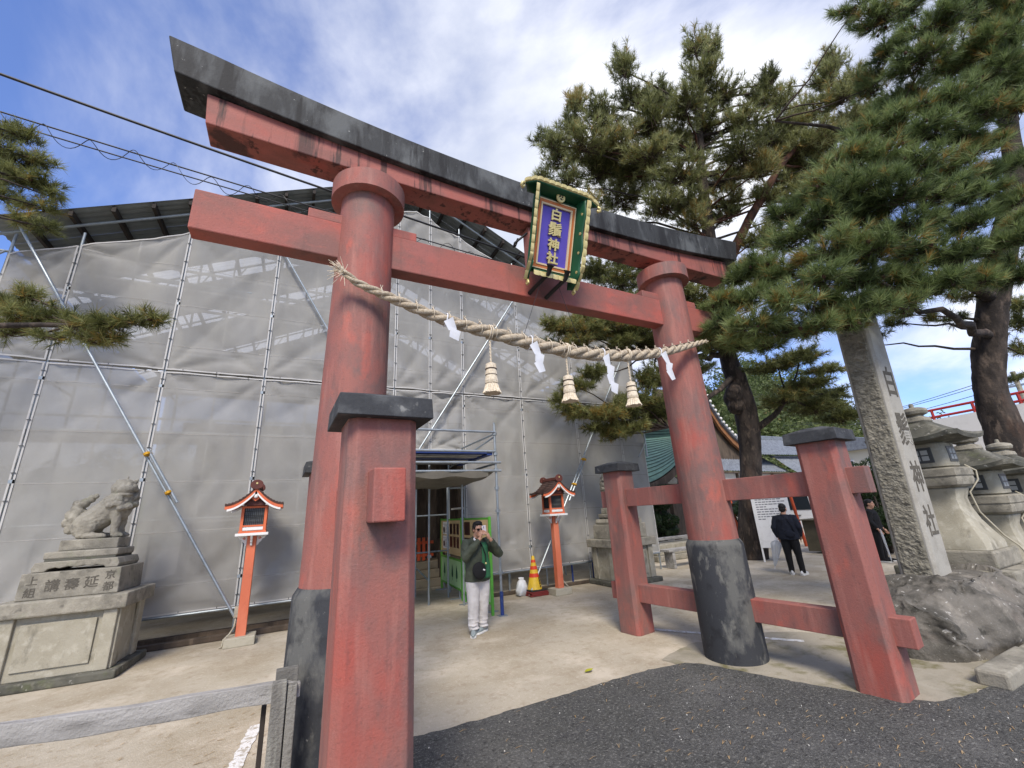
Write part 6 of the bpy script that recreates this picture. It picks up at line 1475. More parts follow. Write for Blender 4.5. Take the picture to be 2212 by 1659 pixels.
CB3 = [(14.11,7.56,4.91,0.88,0.38),(15.17,7.35,4.61,0.87,0.38),(16.24,7.12,4.31,0.72,0.35),(14.40,7.05,5.26,0.71,0.26),(13.55,7.29,5.88,0.87,0.26),(13.98,6.76,6.06,0.70,0.22),(15.67,6.94,5.02,0.63,0.23),(14.89,6.66,5.65,0.56,0.20)]
TB_path = [(13.41,9.44,-0.02),(13.37,9.14,1.52),(13.63,8.96,2.99),(13.57,8.70,4.52),(13.17,8.51,5.67),(12.81,8.38,6.59),(12.37,7.99,8.69),(12.03,7.58,10.74),(11.80,7.26,12.35),(11.65,6.89,13.98),(11.56,6.40,15.52),(11.51,5.94,16.91)]
LB_path = [(12.37,7.99,8.69),(12.86,7.02,10.41),(13.34,6.21,11.65),(14.03,5.54,12.88),(15.14,4.84,13.88),(15.47,4.30,14.93)]
TB = thing('pine_tree', 'tall pine with a burl on its trunk rising behind the gate', 'pine tree', (13.37, 9.4, 0))
_, fineB = trunk(TB_path, [0.46, 0.35, 0.32, 0.36, 0.33, 0.27, 0.24, 0.21, 0.17, 0.12, 0.08, 0.03], TB, 'bark', 5)
mb = MB(); bc = fineB[int(6 * 3.6)]
for k in range(7): ell(mb, bc + Vector((-0.38 + 0.10 * math.sin(k * 2.1), 0.02 + 0.10 * math.cos(k * 1.7), 0.32 * math.sin(k * 1.3))), (0.27, 0.27, 0.29))
blob(mb, 'burl', 'bark', TB, 0.05, 3, push=0.03, pscale=5)
_, fineL = trunk(LB_path, [0.17, 0.15, 0.13, 0.10, 0.06, 0.03], TB, 'bark_red', 8)
grow_crown(CB, 'crown', TB, 'needles_light', 31, 0.24, 13, 0.0080, dens=0.98, up=1.1, twig_r=0.010, cones=0.10, dry=0.05, spread=0.5)
cones_r = 0.035
grow_crown(CB2, 'crown', TB, 'needles', 32, 0.18, 14, 0.0068, dens=1.15, up=0.3, twig_r=0.008, cones=0.06, dry=0.08)
grow_crown(CB3, 'crown', TB, 'needles', 33, 0.19, 13, 0.0080, dens=1.0, up=0.2, twig_r=0.010, dry=0.05)
for k, c in enumerate(CB):
    pth = fineL if (c[0] > 14.5 and k % 2) else fineB
    limb(near_on(pth, c[:3], 0.5), c[:3], 0.05, 0.014, TB, 'bark_red' if k % 2 else 'bark', 0.0, k, 7)
arm1 = limb(fineB[30], (9.2, 8.2, 6.1), 0.12, 0.03, TB, 'bark', 0.04, 50, 12); arm2 = limb(fineB[26], (9.3, 8.3, 3.9), 0.10, 0.03, TB, 'bark', 0.05, 51, 12)
for k, c in enumerate(CB2):
    e = min([(9.2, 8.2, 6.1), (9.3, 8.3, 3.9), (11.5, 8.8, 6.5), (11.5, 8.9, 4.6), (12.6, 9.0, 9.0)], key=lambda q: (Vector(q) - Vector(c[:3])).length)
    limb(e, c[:3], 0.03, 0.010, TB, 'twig', 0.03, 200 + k, 6)
elbow = limb(fineB[int(6 * 2.8)], CB3[0][:3], 0.14, 0.06, TB, 'bark', 0.10, 61, 8)
for k, c in enumerate(CB3[1:]): limb(CB3[0][:3], c[:3], 0.045, 0.012, TB, 'bark', 0.0, 300 + k, 6)

# pine at the left edge, its trunk just outside the picture
CC = [(-4.89,8.77,8.57,0.27,0.18),(-4.47,8.40,8.30,0.23,0.15),(-4.52,8.35,7.84,0.33,0.17),(-4.23,8.41,7.91,0.21,0.15),(-4.35,8.39,7.47,0.33,0.17),(-4.10,8.38,7.46,0.20,0.14),(-4.52,8.58,7.19,0.25,0.14),(-4.11,8.41,7.06,0.25,0.12),(-3.98,8.39,7.27,0.14,0.09),(-4.16,8.43,6.74,0.24,0.11),(-3.89,8.32,6.65,0.17,0.08),(-5.04,9.24,8.14,0.30,0.24),(-3.22,6.68,4.56,0.20,0.12),(-3.03,6.55,4.65,0.16,0.12),(-2.99,6.52,4.34,0.24,0.13),(-2.70,6.37,4.32,0.21,0.12),(-3.08,6.61,4.19,0.18,0.10),(-2.41,6.14,4.21,0.21,0.11),(-2.12,5.90,4.12,0.20,0.11),(-1.91,5.79,4.10,0.18,0.10),(-1.69,5.56,4.09,0.15,0.07),(-1.54,5.47,4.11,0.11,0.05),(-2.15,5.97,3.97,0.19,0.07),(-2.53,6.25,4.06,0.18,0.07),(-1.97,5.87,3.96,0.12,0.06),(-3.66,7.09,4.74,0.25,0.16),(-5.25,9.19,7.91,0.34,0.34)]
TC = thing('pine_tree', 'pine branches reaching in at the left edge before the wrapped hall', 'pine tree', (-7.6, 6.6, 0))
_, fineC = trunk([(-7.6, 6.6, 0), (-7.5, 6.5, 2), (-7.2, 6.7, 4), (-7.3, 6.6, 6), (-7.0, 6.8, 8), (-6.9, 6.7, 9.5)], [0.30, 0.24, 0.21, 0.17, 0.12, 0.05], TC, 'bark', 9)
CC1 = [c for c in CC if c[2] > 5.4]; CC0 = [c for c in CC if c[2] <= 5.4]
cones_r = 0.024
grow_crown(CC0, 'crown', TC, 'needles', 41, 0.13, 18, 0.0036, dens=0.95, up=0.45, cones=0.03, dry=0.12)
grow_crown(CC1, 'crown', TC, 'needles', 42, 0.15, 16, 0.0046, dens=0.95, up=0.4, cones=0.05, dry=0.06)
tipC = CC0[0][:3] if CC0 else (-4, 6, 4.4)
limb(near_on(fineC, (-3.4, 6, 4.4), 0.5), CC0[6][:3], 0.08, 0.022, TC, 'bark', 0.03, 70, 10)
for k, c in enumerate(CC0): limb(CC0[6][:3], c[:3], 0.018, 0.007, TC, 'twig', 0.02, 400 + k, 5)
for k, c in enumerate(CC1): limb(near_on(fineC, c[:3], 0.3), c[:3], 0.045, 0.010, TC, 'bark', 0.02, 500 + k, 7)

# ------------------------------------------------------------------ yard behind the gate
M['copper'] = paint('green_copper_plate', srgb(104, 134, 116), [(srgb(76, 106, 92), 3, 0.45, 0.65, one, 0.7), (srgb(116, 160, 132), 6, 0.55, 0.7, one, 0.5), (srgb(120, 92, 66), 4, 0.64, 0.72, one, 0.6)], rough=0.6, vary=0.12)
M['copper_dark'] = paint('dark_green_ridge', srgb(40, 66, 56), [(srgb(28, 46, 40), 4, 0.45, 0.65, one, 0.6)], rough=0.6)
M['tile'] = paint('grey_roof_tile', srgb(112, 118, 126), [(srgb(78, 84, 92), 5, 0.45, 0.65, one, 0.7), (srgb(150, 156, 164), 9, 0.55, 0.7, one, 0.5)], rough=0.5)
M['plaster'] = paint('white_plaster', srgb(206, 204, 198), [(srgb(180, 178, 170), 2, 0.5, 0.7, one, 0.5)], rough=0.85)
M['cream_wall'] = paint('cream_house_wall', srgb(206, 202, 186), rough=0.85)
M['brown_wood'] = paint('brown_barge_timber', srgb(134, 92, 58), [(srgb(96, 64, 42), 5, 0.45, 0.65, one, 0.6)], rough=0.7)
M['glass_dark'] = paint('dark_window_glass', srgb(40, 46, 52), rough=0.15)
M['red_rail'] = paint('red_railing_paint', srgb(160, 44, 38), rough=0.5)

# copper-roofed pavilion at the right end of the scaffolding
G = thing('copper_roof_pavilion', 'pavilion with curved green copper roof between the wrapped hall and the right pillar', 'pavilion', (17.0, 15.2, 0))
def cz(u, v):     # u along x, v from eave to ridge
    x = lin(12.9, 17.6, u); t = (x - 13.0) / 2.4
    ez = 2.66 + 0.87 * max(0, t) ** 1.8
    return (x * lin(1.0, 1.17, v), lin(13.6, 16.0, v), lin(ez, 5.15 + 0.22 * t, v ** 0.85))
NC = 15
for k in range(NC):
    v0, v1 = k / NC, (k + 1) / NC
    def course(u, w):
        p = cz(u, lin(v0, v1, w)); return (p[0], p[1], p[2] + 0.035 * (1 - w))
    MB().grid(course, 26, 1).build('copper_course', 'copper', G, solid=0.02)
def eave_face(u, w): p = cz(u, 0); return (p[0], p[1] - 0.01, p[2] - 0.02 - 0.34 * w)
MB().grid(eave_face, 26, 1).build('eave_board', 'timber', G, solid=0.05)
MB().grid(lambda u, v: (cz(u, v)[0], cz(u, v)[1] + 0.02, cz(u, v)[2] - 0.10 - 0.08 * v), 20, 10).build('soffit', 'timber', G)
for k in range(3): MB().box((17.6, 16.05, 5.32 + k * 0.16), (6.0, 0.42 - 0.09 * k, 0.13), rot=Matrix.Rotation(R(-4), 3, 'Y')).build('ridge_course', 'copper_dark', G, bevel=0.02)
MB().prism([(18.3, 15.7, 5.0), (18.65, 15.7, 5.0), (18.75, 15.7, 5.5), (18.55, 15.7, 5.85), (18.3, 15.7, 5.5)], (0, 0.3, 0)).build('ridge_ornament', 'copper_dark', G, bevel=0.03)
for x in (13.9, 15.6, 17.2): MB().box((x, 14.4, 1.5), (0.24, 0.24, 3.0)).build('column', 'timber', G, bevel=0.02)
MB().box((15.6, 14.4, 2.55), (3.6, 0.20, 0.25)).build('beam', 'timber', G, bevel=0.02)
MB().prism([(15.3, 14.2, 2.7), (15.9, 14.2, 2.7), (15.95, 14.2, 2.9), (15.6, 14.2, 3.15), (15.25, 14.2, 2.9)], (0, 0.15, 0)).build('carved_bracket', 'stone_light', G, bevel=0.03)
MB().box((16.4, 16.5, 1.6), (5.0, 0.2, 3.2)).build('wall', 'timber', G)
MB().box((16.2, 15.2, 0.12), (5.4, 3.2, 0.24)).build('stone_floor', 'stone_light', G, bevel=0.02)
# water basin slab and stone seat in front of it
Ws = thing('stone_basin', 'long low stone basin behind the right stone lion', 'basin', (12.2, 11.6, 0))
MB().box((12.4, 11.7, 0.35), (2.6, 0.9, 0.35)).build('basin_block', 'stone_light', Ws, bevel=0.03)
MB().box((12.4, 11.7, 0.09), (2.8, 1.1, 0.18)).build('basin_foot', 'stone', Ws, bevel=0.03)
MB().box((12.4, 11.7, 0.66), (2.9, 0.16, 0.10)).build('wooden_bar', 'greywood', Ws, bevel=0.01)
Bn = thing('low_bench', 'low grey bench of planks right of the stone lion pedestal', 'bench', (10.6, 9.9, 0))
MB().box((10.9, 9.9, 0.50), (1.7, 0.38, 0.07)).build('seat', 'greywood', Bn, bevel=0.01)
for x in (10.25, 11.55): MB().box((x, 9.9, 0.235), (0.10, 0.34, 0.46)).build('leg', 'greywood', Bn, bevel=0.01)

# tiled-roof hall
Tl = thing('tiled_hall', 'hall with grey tiled roofs and brown gable boards below the wooded hill', 'hall', (31, 21, 0))
def tile_slope(A, B, Cc, D, name):   # A,B eave; D,C ridge; round cover tiles run down the slope
    A, B, Cc, D = map(Vector, (A, B, Cc, D)); n = (B - A).cross(D - A).normalized()
    if n.z < 0: n = -n
    n_r = max(6, int((B - A).length / 0.28)); NV = 12; mb = MB()
    for i in range(n_r * 4 + 1):
        u = i / (n_r * 4)
        for j in range(NV + 1):
            v = j / NV; p = A.lerp(B, u).lerp(D.lerp(Cc, u), v); s_ = -0.10 * math.sin(math.pi * v)
            mb.v.append(tuple(p + n * (0.05 * max(0, math.sin(u * n_r * 2 * math.pi)) + s_)))
    w = NV + 1
    for i in range(n_r * 4):
        for j in range(NV): a = i * w + j; mb.f.append((a, a + w, a + w + 1, a + 1))
    return mb.build(name, 'tile', Tl)
tile_slope((25.0, 18.8, 3.75), (33.0, 18.8, 3.60), (33.0, 22.0, 6.1), (25.0, 22.0, 6.1), 'tiled_slope')
tile_slope((30.5, 19.0, 4.9), (40.5, 19.0, 4.9), (40.5, 22.4, 6.75), (30.5, 22.4, 6.75), 'tiled_slope')
tile_slope((32.5, 17.4, 3.1), (41.5, 17.4, 3.1), (41.5, 19.4, 4.75), (32.5, 19.4, 4.75), 'tiled_slope')
MB().box((29, 22.1, 6.2), (8.2, 0.35, 0.35)).build('ridge', 'tile', Tl, bevel=0.05)
MB().box((35.5, 22.5, 6.9), (10.4, 0.35, 0.35)).build('ridge', 'tile', Tl, bevel=0.05)
MB().box((37, 19.5, 4.82), (9.2, 0.25, 0.16)).build('ridge', 'tile', Tl, bevel=0.03)
# steep front gable: barge board with tiled verge
gp = [(26.2, 10.2), (26.9, 8.55), (27.7, 7.35), (28.7, 6.4), (29.8, 5.65), (30.9, 5.35)]
for k in range(5):
    (xa, za), (xb, zb) = gp[k], gp[k + 1]
    MB().hexa([(xa, 19.9, za - 0.55), (xb, 19.9, zb - 0.55), (xb, 20.1, zb - 0.55), (xa, 20.1, za - 0.55), (xa, 19.9, za - 0.12), (xb, 19.9, zb - 0.12), (xb, 20.1, zb - 0.12), (xa, 20.1, za - 0.12)]).build('barge_board', 'brown_wood', Tl)
    MB().hexa([(xa, 19.7, za - 0.10), (xb, 19.7, zb - 0.10), (xb, 23.0, zb - 0.10), (xa, 23.0, za - 0.10), (xa, 19.7, za + 0.14), (xb, 19.7, zb + 0.14), (xb, 23.0, zb + 0.14), (xa, 23.0, za + 0.14)]).build('verge_tile', 'tile', Tl)
    for q in range(4):
        t = (q + 0.5) / 4; ell(MB(), (lin(xa, xb, t), 19.66, lin(za, zb, t) + 0.10), (0.11, 0.08, 0.11), None, 10).build('verge_tile_end', 'plaster', Tl, smooth=True)
MB().prism([(22.0, 20.3, 4.0), (30.6, 20.3, 4.0), (30.0, 20.3, 5.4), (28.0, 20.3, 6.8), (26.2, 20.3, 9.6), (22.0, 20.3, 9.6)], (0, 0.2, 0)).build('gable_wall', 'timber', Tl)
MB().box((33, 20.5, 1.8), (16.0, 2.4, 3.6)).build('wall', 'plaster', Tl)
for x in (25.5, 27.5, 29.5, 31.5, 33.5, 36, 38.5): MB().box((x, 19.26, 1.8), (0.22, 0.08, 3.6)).build('wall_post', 'timber', Tl)
for z in (1.0, 2.9): MB().box((33, 19.25, z), (16.0, 0.06, 0.16)).build('wall_rail', 'timber', Tl)
for x in (26.5, 28.5, 30.5, 34.7, 37.2): MB().box((x, 19.27, 1.95), (1.5, 0.05, 1.7)).build('window', 'glass_dark', Tl)
MB().tube([(24.8, 18.65, 3.62), (33.1, 18.65, 3.48)], 0.06, 8).build('gutter', 'timber', Tl)
# cream house farther along
Hs = thing('cream_house', 'cream two storey house seen just left of the inscribed stone pillar', 'house', (33, 13.5, 0))
MB().box((33, 13.4, 2.2), (4.0, 3.4, 4.4)).build('wall', 'cream_wall', Hs)
MB().prism([(30.6, 11.3, 4.35), (30.6, 15.5, 4.35), (30.6, 15.5, 4.6), (30.6, 13.4, 5.2), (30.6, 11.3, 4.6)], (4.8, 0, 0)).build('roof', 'tile', Hs)
for y, z in ((12.5, 3.3), (14.1, 3.3), (12.5, 1.4), (14.1, 1.4)):
    w = MB().box((30.98, y, z), (0.08, 0.9, 1.0)).build('window', 'white', Hs); MB().box((30.93, y, z), (0.04, 0.76, 0.86)).build('pane', 'glass_dark', w)
MB().box((30.7, 13.4, 2.35), (0.7, 3.2, 0.10)).build('balcony', 'white', Hs)
# lamp pole in the yard
Lp = thing('lamp_pole', 'thin dark lamp pole rising left of the front right post cap', 'lamp post', (24.5, 11.0, 0))
MB().tube([(24.5, 12.3, 0), (24.5, 12.3, 4.6)], 0.07, 8).build('pole', 'black_plain', Lp, smooth='auto')
MB().box((24.5, 12.3, 4.68), (0.55, 0.55, 0.16)).build('lamp_head', 'black_plain', Lp, bevel=0.03)

# white wall with red railings beyond the stone lanterns
Wl = thing('white_walkway', 'white walled raised walkway with red railings at the right edge', 'walkway', (24, 4, 0))
def wall_pt(u, v): return (24 + 0.0 * u, lin(9.0, -2.0, u), lin(2.75 - 0.02 * u, 4.55 + 0.30 * u, v))
MB().grid(wall_pt, 10, 2).build('parapet', 'plaster', Wl, solid=0.25)
MB().box((24.2, 3.5, 1.30), (0.4, 11, 2.6)).build('lower_wall', 'plaster', Wl)
MB().box((23.85, 3.5, 2.72), (0.22, 11, 0.20)).build('red_beam', 'red_rail', Wl)
for dz in (0.06, 0.36): MB().tube([(23.95, lin(9.0, -2.0, k / 10), lin(4.60, 4.90, k / 10) + dz) for k in range(11)], 0.05, 8).build('hand_rail', 'red_rail', Wl, smooth='auto')
for k in range(9): y = 8.5 - k * 1.25; MB().tube([(23.95, y, 4.5 + 0.03 * k), (23.95, y, 5.0 + 0.034 * k)], 0.05, 8).build('rail_post', 'red_rail', Wl, smooth='auto')
for k in range(10): MB().box((23.9, 8.4 - k * 1.1, 1.35), (0.18, 0.18, 2.7)).build('red_column', 'red_rail', Wl)
St = thing('stair_rail', 'small dark red stair railing between the stone lanterns', 'railing', (15.3, 4.3, 0))
pts = [(15.6, 4.75, 1.86), (15.0, 4.45, 1.25), (14.4, 4.15, 0.62)]
for dz in (0, -0.30): MB().tube([(p[0], p[1], p[2] + dz) for p in pts], 0.028, 8).build('hand_rail', 'red_rail', St, smooth='auto')
for p in pts: MB().tube([(p[0], p[1], 0), (p[0], p[1], p[2] + 0.05)], 0.028, 8).build('rail_post', 'red_rail', St, smooth='auto')
MB().tube([(16.2, 4.2, 1.55), (15.6, 4.75, 1.86)], 0.028, 8).build('hand_rail', 'red_rail', St, smooth='auto')
MB().tube([(16.2, 4.2, 0.0), (16.2, 4.2, 1.6)], 0.028, 8).build('rail_post', 'red_rail', St, smooth='auto')
# power pole and lines at far right
Up = thing('utility_pole', 'utility pole with crossarms at the far right beyond the walkway', 'utility pole', (40, 7.6, 0))
MB().tube([(40, 7.75, 0), (40, 7.75, 8.6)], [0.16, 0.12], 10).build('pole', 'concrete', Up, smooth='auto')
for z in (8.3, 7.7): MB().box((40, 7.75, z), (0.12, 1.7, 0.12)).build('crossarm', 'tube', Up); 
for z in (8.3, 7.7):
    for y in (-0.7, 0.0, 0.7): MB().lathe([(0.05, 0), (0.07, 0.06), (0.04, 0.16)], (40, 7.75 + y, z + 0.06), 8).build('insulator', 'white', Up)
lns = [('power_line', 8.45, 0.7, 'upper thin power line crossing the sky right of the stone pillar'), ('power_line', 8.45, -0.7, 'second thin power line crossing the sky right of the stone pillar'), ('power_line', 7.85, 0.0, 'lowest thin power line crossing the sky right of the stone pillar')]
for nm, z, dy_, lb in lns:
    o = MB().tube([(lin(40, 62, k / 12), lin(7.75 + dy_, 34 + dy_, k / 12), z + lin(0, 3.2, k / 12) - 0.9 * math.sin(math.pi * k / 12)) for k in range(13)], 0.022, 5).build(nm, 'black_plain'); tag(o, lb, 'power line', 'power lines at the right')

# notice sign, barrier posts, box, truck
Sg = thing('sign_board', 'tall white sign board of small print on two legs beside the pine', 'sign', (13.3, 8.6, 0))
u_ = Vector((0.64, -0.77, 0)).normalized(); n_ = Vector((u_.y, -u_.x, 0)); A0 = Vector((12.85, 8.72, 0))
def SQ(u0, u1, z0, z1, o0, o1):
    P_ = lambda u, z, o: A0 + u_ * u + n_ * o + Vector((0, 0, z))
    return MB().hexa([P_(u0, z0, o0), P_(u1, z0, o0), P_(u1, z0, o1), P_(u0, z0, o1), P_(u0, z1, o0), P_(u1, z1, o0), P_(u1, z1, o1), P_(u0, z1, o1)])
for u in (0.0, 0.94): SQ(u, u + 0.05, 0, 1.86, -0.025, 0.0).build('leg', 'white', Sg)
fc = SQ(0.0, 0.99, 0.40, 1.90, 0.0, 0.025).build('panel', 'white', Sg, bevel=0.004)
rnd = random.Random(9)
for k in range(9):
    mb = MB()
    q = 0.10
    while q < 0.80 + 0.06 * (k % 2) - (0.5 if k in (3, 8) else 0):
        w = rnd.uniform(0.05, 0.12); a = A0 + u_ * (q + w / 2) + n_ * 0.0265 + Vector((0, 0, 1.80 - k * 0.072)); mb.box(a, (w, 0.003, 0.030), rot=math.atan2(u_.y, u_.x)); q += w + 0.02
    mb.build('print_line', 'print_text', fc)
SQ(0.42, 0.66, 0.82, 1.02, 0.0255, 0.028).build('picture', paint('pale_floral_print', srgb(206, 196, 150), [(srgb(110, 110, 96), 14, 0.5, 0.6, one, 0.8)], rough=0.6), fc)
SQ(0.40, 0.86, 0.46, 0.76, 0.0255, 0.029).build('paper_sheet', paint('faint_grey_paper', srgb(210, 210, 212), rough=0.7), fc)
for k in range(4): SQ(0.45, 0.78, 0.51 + k * 0.055, 0.52 + k * 0.055, 0.029, 0.030).build('print_line', 'print_text', fc)
for (x, y, h, lb) in ((16.9, 12.25, 2.5, 'orange barrier pole leaning left of the pine trunk'), (17.6, 10.1, 2.35, 'orange barrier pole just right of the sign board')):
    o = MB().tube([(x, y, 0), (x - 0.15, y + 0.1, h)], 0.055, 10).build('barrier_pole', 'orange', smooth='auto'); tag(o, lb, 'pole', 'orange barrier poles in the yard')
Bx = thing('plywood_box', 'dark olive plywood box behind the person in navy', 'box', (15.3, 8.2, 0))
M['olive_ply'] = paint('stained_plywood', srgb(92, 86, 70), [(srgb(70, 66, 54), 3, 0.45, 0.65, one, 0.6)], rough=0.8)
MB().box((15.6, 8.25, 0.56), (0.05, 1.30, 0.98), rot=0).build('front_panel', 'olive_ply', Bx, bevel=0.006)
MB().box((16.1, 8.25, 0.55), (0.9, 1.2, 0.96)).build('carcass', 'olive_ply', Bx, bevel=0.01)
MB().box((16.0, 8.25, 1.06), (1.1, 1.40, 0.04)).build('top', 'olive_ply', Bx, bevel=0.006)
MB().tube([(15.8, 8.1, 1.08), (15.8, 8.1, 1.7), (15.8, 7.9, 1.95)], 0.03, 8).build('iron_bracket', 'black_plain', Bx, smooth=True)
M['truck_white'] = paint('white_vehicle_paint', srgb(216, 218, 220), rough=0.3, coat=0.4)
Tk = thing('small_truck', 'small white truck parked behind the sign board', 'truck', (21, 11.6, 0))
MB().prism([(20.3, 10.3, 0.45), (20.3, 12.9, 0.45), (20.3, 12.95, 1.15), (20.3, 12.6, 1.25), (20.3, 12.25, 1.95), (20.3, 10.95, 1.98), (20.3, 10.85, 1.1), (20.3, 10.3, 1.1)], (1.5, 0, 0)).build('body', 'truck_white', Tk, bevel=0.05)
MB().prism([(20.285, 11.05, 1.25), (20.285, 12.40, 1.25), (20.285, 12.15, 1.85), (20.285, 11.1, 1.85)], (0.02, 0, 0)).build('side_window', 'glass_dark', Tk)
MB().prism([(20.4, 12.56, 1.30), (21.7, 12.56, 1.30), (21.6, 12.28, 1.88), (20.5, 12.28, 1.88)], (0, 0.05, 0.02)).build('windscreen', 'glass_dark', Tk)
for y in (10.8, 12.4):
    w = MB().tube([(20.28, y, 0.30), (20.5, y, 0.30)], 0.30, 18).build('wheel', 'rubber', Tk, smooth='auto'); MB().tube([(20.27, y, 0.30), (20.29, y, 0.30)], 0.17, 14).build('rim', 'tube', w, smooth='auto')
MB().box((20.22, 12.3, 1.35), (0.10, 0.06, 0.20)).build('mirror', 'black_plain', Tk, bevel=0.02)
MB().box((20.275, 11.6, 1.02), (0.02, 0.12, 0.03)).build('door_handle', 'black_plain', Tk)

# ------------------------------------------------------------------ broadleaf plants
M['leaf_dark'] = needle_mat('dark_leaves', (0.018, 0.032, 0.014, 1), (0.035, 0.062, 0.022, 1), (0.08, 0.125, 0.04, 1), (0.12, 0.12, 0.04, 1))
M['leaf_hill'] = needle_mat('hill_leaves', (0.045, 0.065, 0.022, 1), (0.10, 0.135, 0.042, 1), (0.19, 0.215, 0.075, 1), (0.24, 0.19, 0.08, 1))
def leaf_cloud(name, pts, nrm, size, mat, parent, seed, tint, kind=None):
    rg = np.random.default_rng(seed); n = len(pts); off = np.array(OFF[parent.name]) if parent is not None else np.zeros(3)
    a = rg.normal(size=(n, 3)) * 0.7 + nrm; a /= np.linalg.norm(a, axis=1)[:, None]
    u = np.cross(a, rg.normal(size=(n, 3))); u /= np.linalg.norm(u, axis=1)[:, None] + 1e-9; w = np.cross(a, u)
    s = (np.asarray(size) * rg.uniform(0.6, 1.3, n))[:, None]
    V = np.stack([pts - u * s, pts + w * s * 0.55, pts + u * s, pts - w * s * 0.55], 1) - off
    me = bpy.data.meshes.new(name); me.vertices.add(n * 4); me.vertices.foreach_set('co', V.reshape(-1).astype(np.float32))
    me.loops.add(n * 4); me.loops.foreach_set('vertex_index', np.arange(n * 4, dtype=np.int32)); me.polygons.add(n); me.polygons.foreach_set('loop_start', np.arange(0, n * 4, 4, dtype=np.int32))
    at_ = me.attributes.new('tint', 'FLOAT', 'POINT'); at_.data.foreach_set('value', np.repeat(np.clip(tint + rg.normal(size=n) * 0.10, 0, 1), 4).astype(np.float32))
    me.update(calc_edges=True); me.materials.append(M[mat]); o = bpy.data.objects.new(name, me); COL.objects.link(o)
    if parent is not None: o.parent = parent; OFF[o.name] = OFF[parent.name]
    return o
def shrub(loc, lobes, label, mat, seed, leaf):
    Sh = thing('shrub', label, 'shrub', loc); rg = np.random.default_rng(seed); P_ = []; N_ = []; T_ = []
    mb = MB()
    for (x, y, z, r) in lobes:
        n = int(900 * r * r / 0.2); d = rg.normal(size=(n, 3)); d /= np.linalg.norm(d, axis=1)[:, None]
        P_.append(np.array((x, y, z)) + d * np.array((r, r, r * 0.62)) * rg.uniform(0.80, 1.04, (n, 1))); N_.append(d); T_.append(np.full(n, 0.42 + rg.normal() * 0.08))
        mb.tube([(loc[0], loc[1], 0), (lin(loc[0], x, 0.6), lin(loc[1], y, 0.6), z * 0.6), (x, y, z)], [0.05, 0.035, 0.015], 6)
    mb.build('stems', 'bark', Sh)
    leaf_cloud('crown', np.concatenate(P_), np.concatenate(N_), leaf, mat, Sh, seed, np.concatenate(T_))
rr = random.Random(8)
lob = [(16.6 + rr.uniform(-0.5, 0.5), 7.05 + rr.uniform(-0.55, 0.5), 0.45 + k * 0.24 + rr.uniform(-0.05, 0.05), rr.uniform(0.34, 0.50)) for k in range(10) for _ in range(2)]
shrub((16.6, 7.05, 0), lob, 'clipped dark green garden shrub in tiers beside the stone pillar', 'leaf_dark', 61, 0.035)
lob = [(13.3 + rr.uniform(-0.7, 0.8), 13.2 + rr.uniform(-0.4, 0.4), 0.5 + rr.uniform(0, 1.9), rr.uniform(0.32, 0.5)) for k in range(16)]
shrub((13.3, 13.2, 0), lob, 'dark leafy garden shrub seen between the rear right post and pillar', 'leaf_dark', 62, 0.05)
lob = [(16.2 + rr.uniform(-0.4, 0.4), 11.3 + rr.uniform(-0.4, 0.4), 0.4 + rr.uniform(0, 1.3), rr.uniform(0.25, 0.4)) for k in range(12)]
shrub((16.2, 11.3, 0), lob, 'dark leafy shrub left of the pine trunk with the burl', 'leaf_dark', 63, 0.045)

# ------------------------------------------------------------------ wooded hill
rg = np.random.default_rng(77)
def hill_z(x, y):
    a = math.degrees(math.atan2(x, y)); r = math.hypot(x, y)
    prof = np.interp(a, [-180, -60, -20, 20, 40, 50, 55, 60, 63, 66, 68, 72, 80, 95, 180], [6, 10, 20, 34, 40, 34, 42, 44, 36, 26, 19, 15, 10, 5, 3])
    t = max(0, min(1, (r - 60) / 100)); return prof * t ** 1.3 * (1 + 0.05 * math.sin(a * 0.9) + 0.04 * math.sin(a * 2.3)) - 1.5 * (1 - t)
def hp(u, v):
    a = R(lin(-75, 100, u)); r = lin(58, 240, v); x, y = r * math.sin(a), r * math.cos(a)
    return (x, y, hill_z(x, y) - 0.5)
M['hill_soil'] = paint('hill_undergrowth', (0.05, 0.065, 0.03, 1), [((0.10, 0.11, 0.05, 1), 0.1, 0.45, 0.65, one, 0.7)], rough=0.95)
tag(MB().grid(hp, 120, 24).build('hill', 'hill_soil', smooth=True), kind='structure')
P_ = []; N_ = []; T_ = []; S_ = []
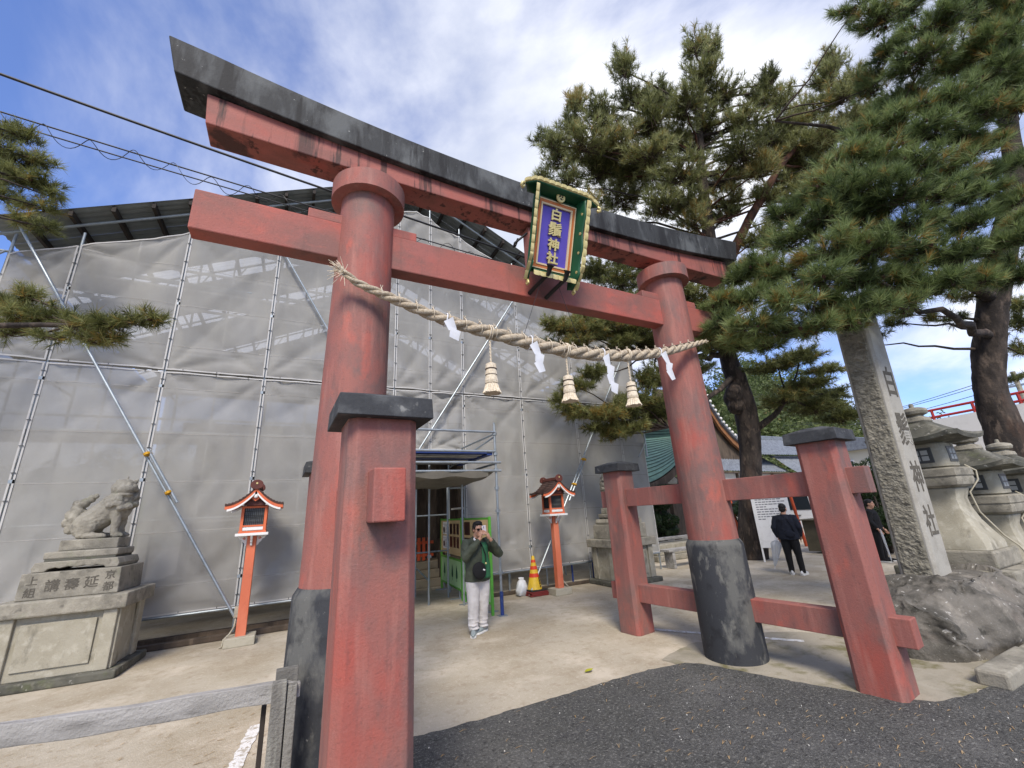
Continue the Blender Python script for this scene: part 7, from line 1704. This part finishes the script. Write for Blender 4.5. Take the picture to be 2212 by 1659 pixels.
for k in range(1500):
    a = R(rg.uniform(22, 84) if k > 250 else rg.uniform(-72, 22)); r = rg.uniform(64, 185) if k > 250 else rg.uniform(90, 200); x, y = r * math.sin(a), r * math.cos(a); z = hill_z(x, y)
    cr_ = rg.uniform(1.6, 3.8); h = cr_ * rg.uniform(1.1, 1.9); n = 170; d = rg.normal(size=(n, 3)); d /= np.linalg.norm(d, axis=1)[:, None]; d[:, 2] = np.abs(d[:, 2]) * 1.1 - 0.25
    lump = 1 + 0.22 * np.sin(d[:, 0:1] * 5 + k) * np.cos(d[:, 1:2] * 4 + k)
    P_.append(np.array((x, y, z + h * 0.45)) + d * np.array((cr_, cr_, h)) * lump * rg.uniform(0.75, 1.02, (n, 1))); N_.append(d); T_.append(np.full(n, np.clip(0.45 + rg.normal() * 0.17, 0.05, 0.99))); S_.append(np.full(n, 0.30 * cr_ / 2.4))
fw = leaf_cloud('far_wood', np.concatenate(P_), np.concatenate(N_), np.concatenate(S_), 'leaf_hill', None, 5, np.concatenate(T_))
tag(fw, 'green wooded hillside behind the tiled roofs', kind='stuff')

# ------------------------------------------------------------------ overhead wires at upper left
def cable(name, a, b, r, sag, label, n=24):
    a, b = Vector(a), Vector(b)
    o = MB().tube([a.lerp(b, k / n) + Vector((0, 0, -sag * math.sin(math.pi * k / n))) for k in range(n + 1)], r, 6).build(name, 'black_plain', smooth=True)
    return tag(o, label, 'cable', 'overhead cables at the upper left')
cable('overhead_cable', (-20.0, 9.2, 12.4), (6.0, 9.0, 8.86), 0.028, 0.35, 'thickest black overhead cable crossing the sky at upper left')
a1, b1 = (-20.0, 9.3, 11.0), (6.2, 9.1, 8.55)
cable('overhead_cable', a1, b1, 0.016, 0.30, 'thin black overhead cable, upper of the laced pair at left')
cable('overhead_cable', (-20.0, 9.3, 10.78), (6.2, 9.1, 8.45), 0.014, 0.34, 'thin black overhead cable, lower of the laced pair at left')
pts = []
for k in range(420):
    t = 0.30 + 0.70 * k / 419; c = Vector(a1).lerp(Vector(b1), t) + Vector((0, 0, -0.34 * math.sin(math.pi * t) - 0.10)); ph = k * 0.42
    pts.append(c + Vector((0, math.cos(ph) * 0.10, math.sin(ph) * 0.15 + 0.05 * math.sin(k * 0.13))))
o = MB().tube(pts, 0.007, 4).build('lashing_wire', 'black_plain'); tag(o, 'thin looping wire coiled round the laced cables at left', 'wire')
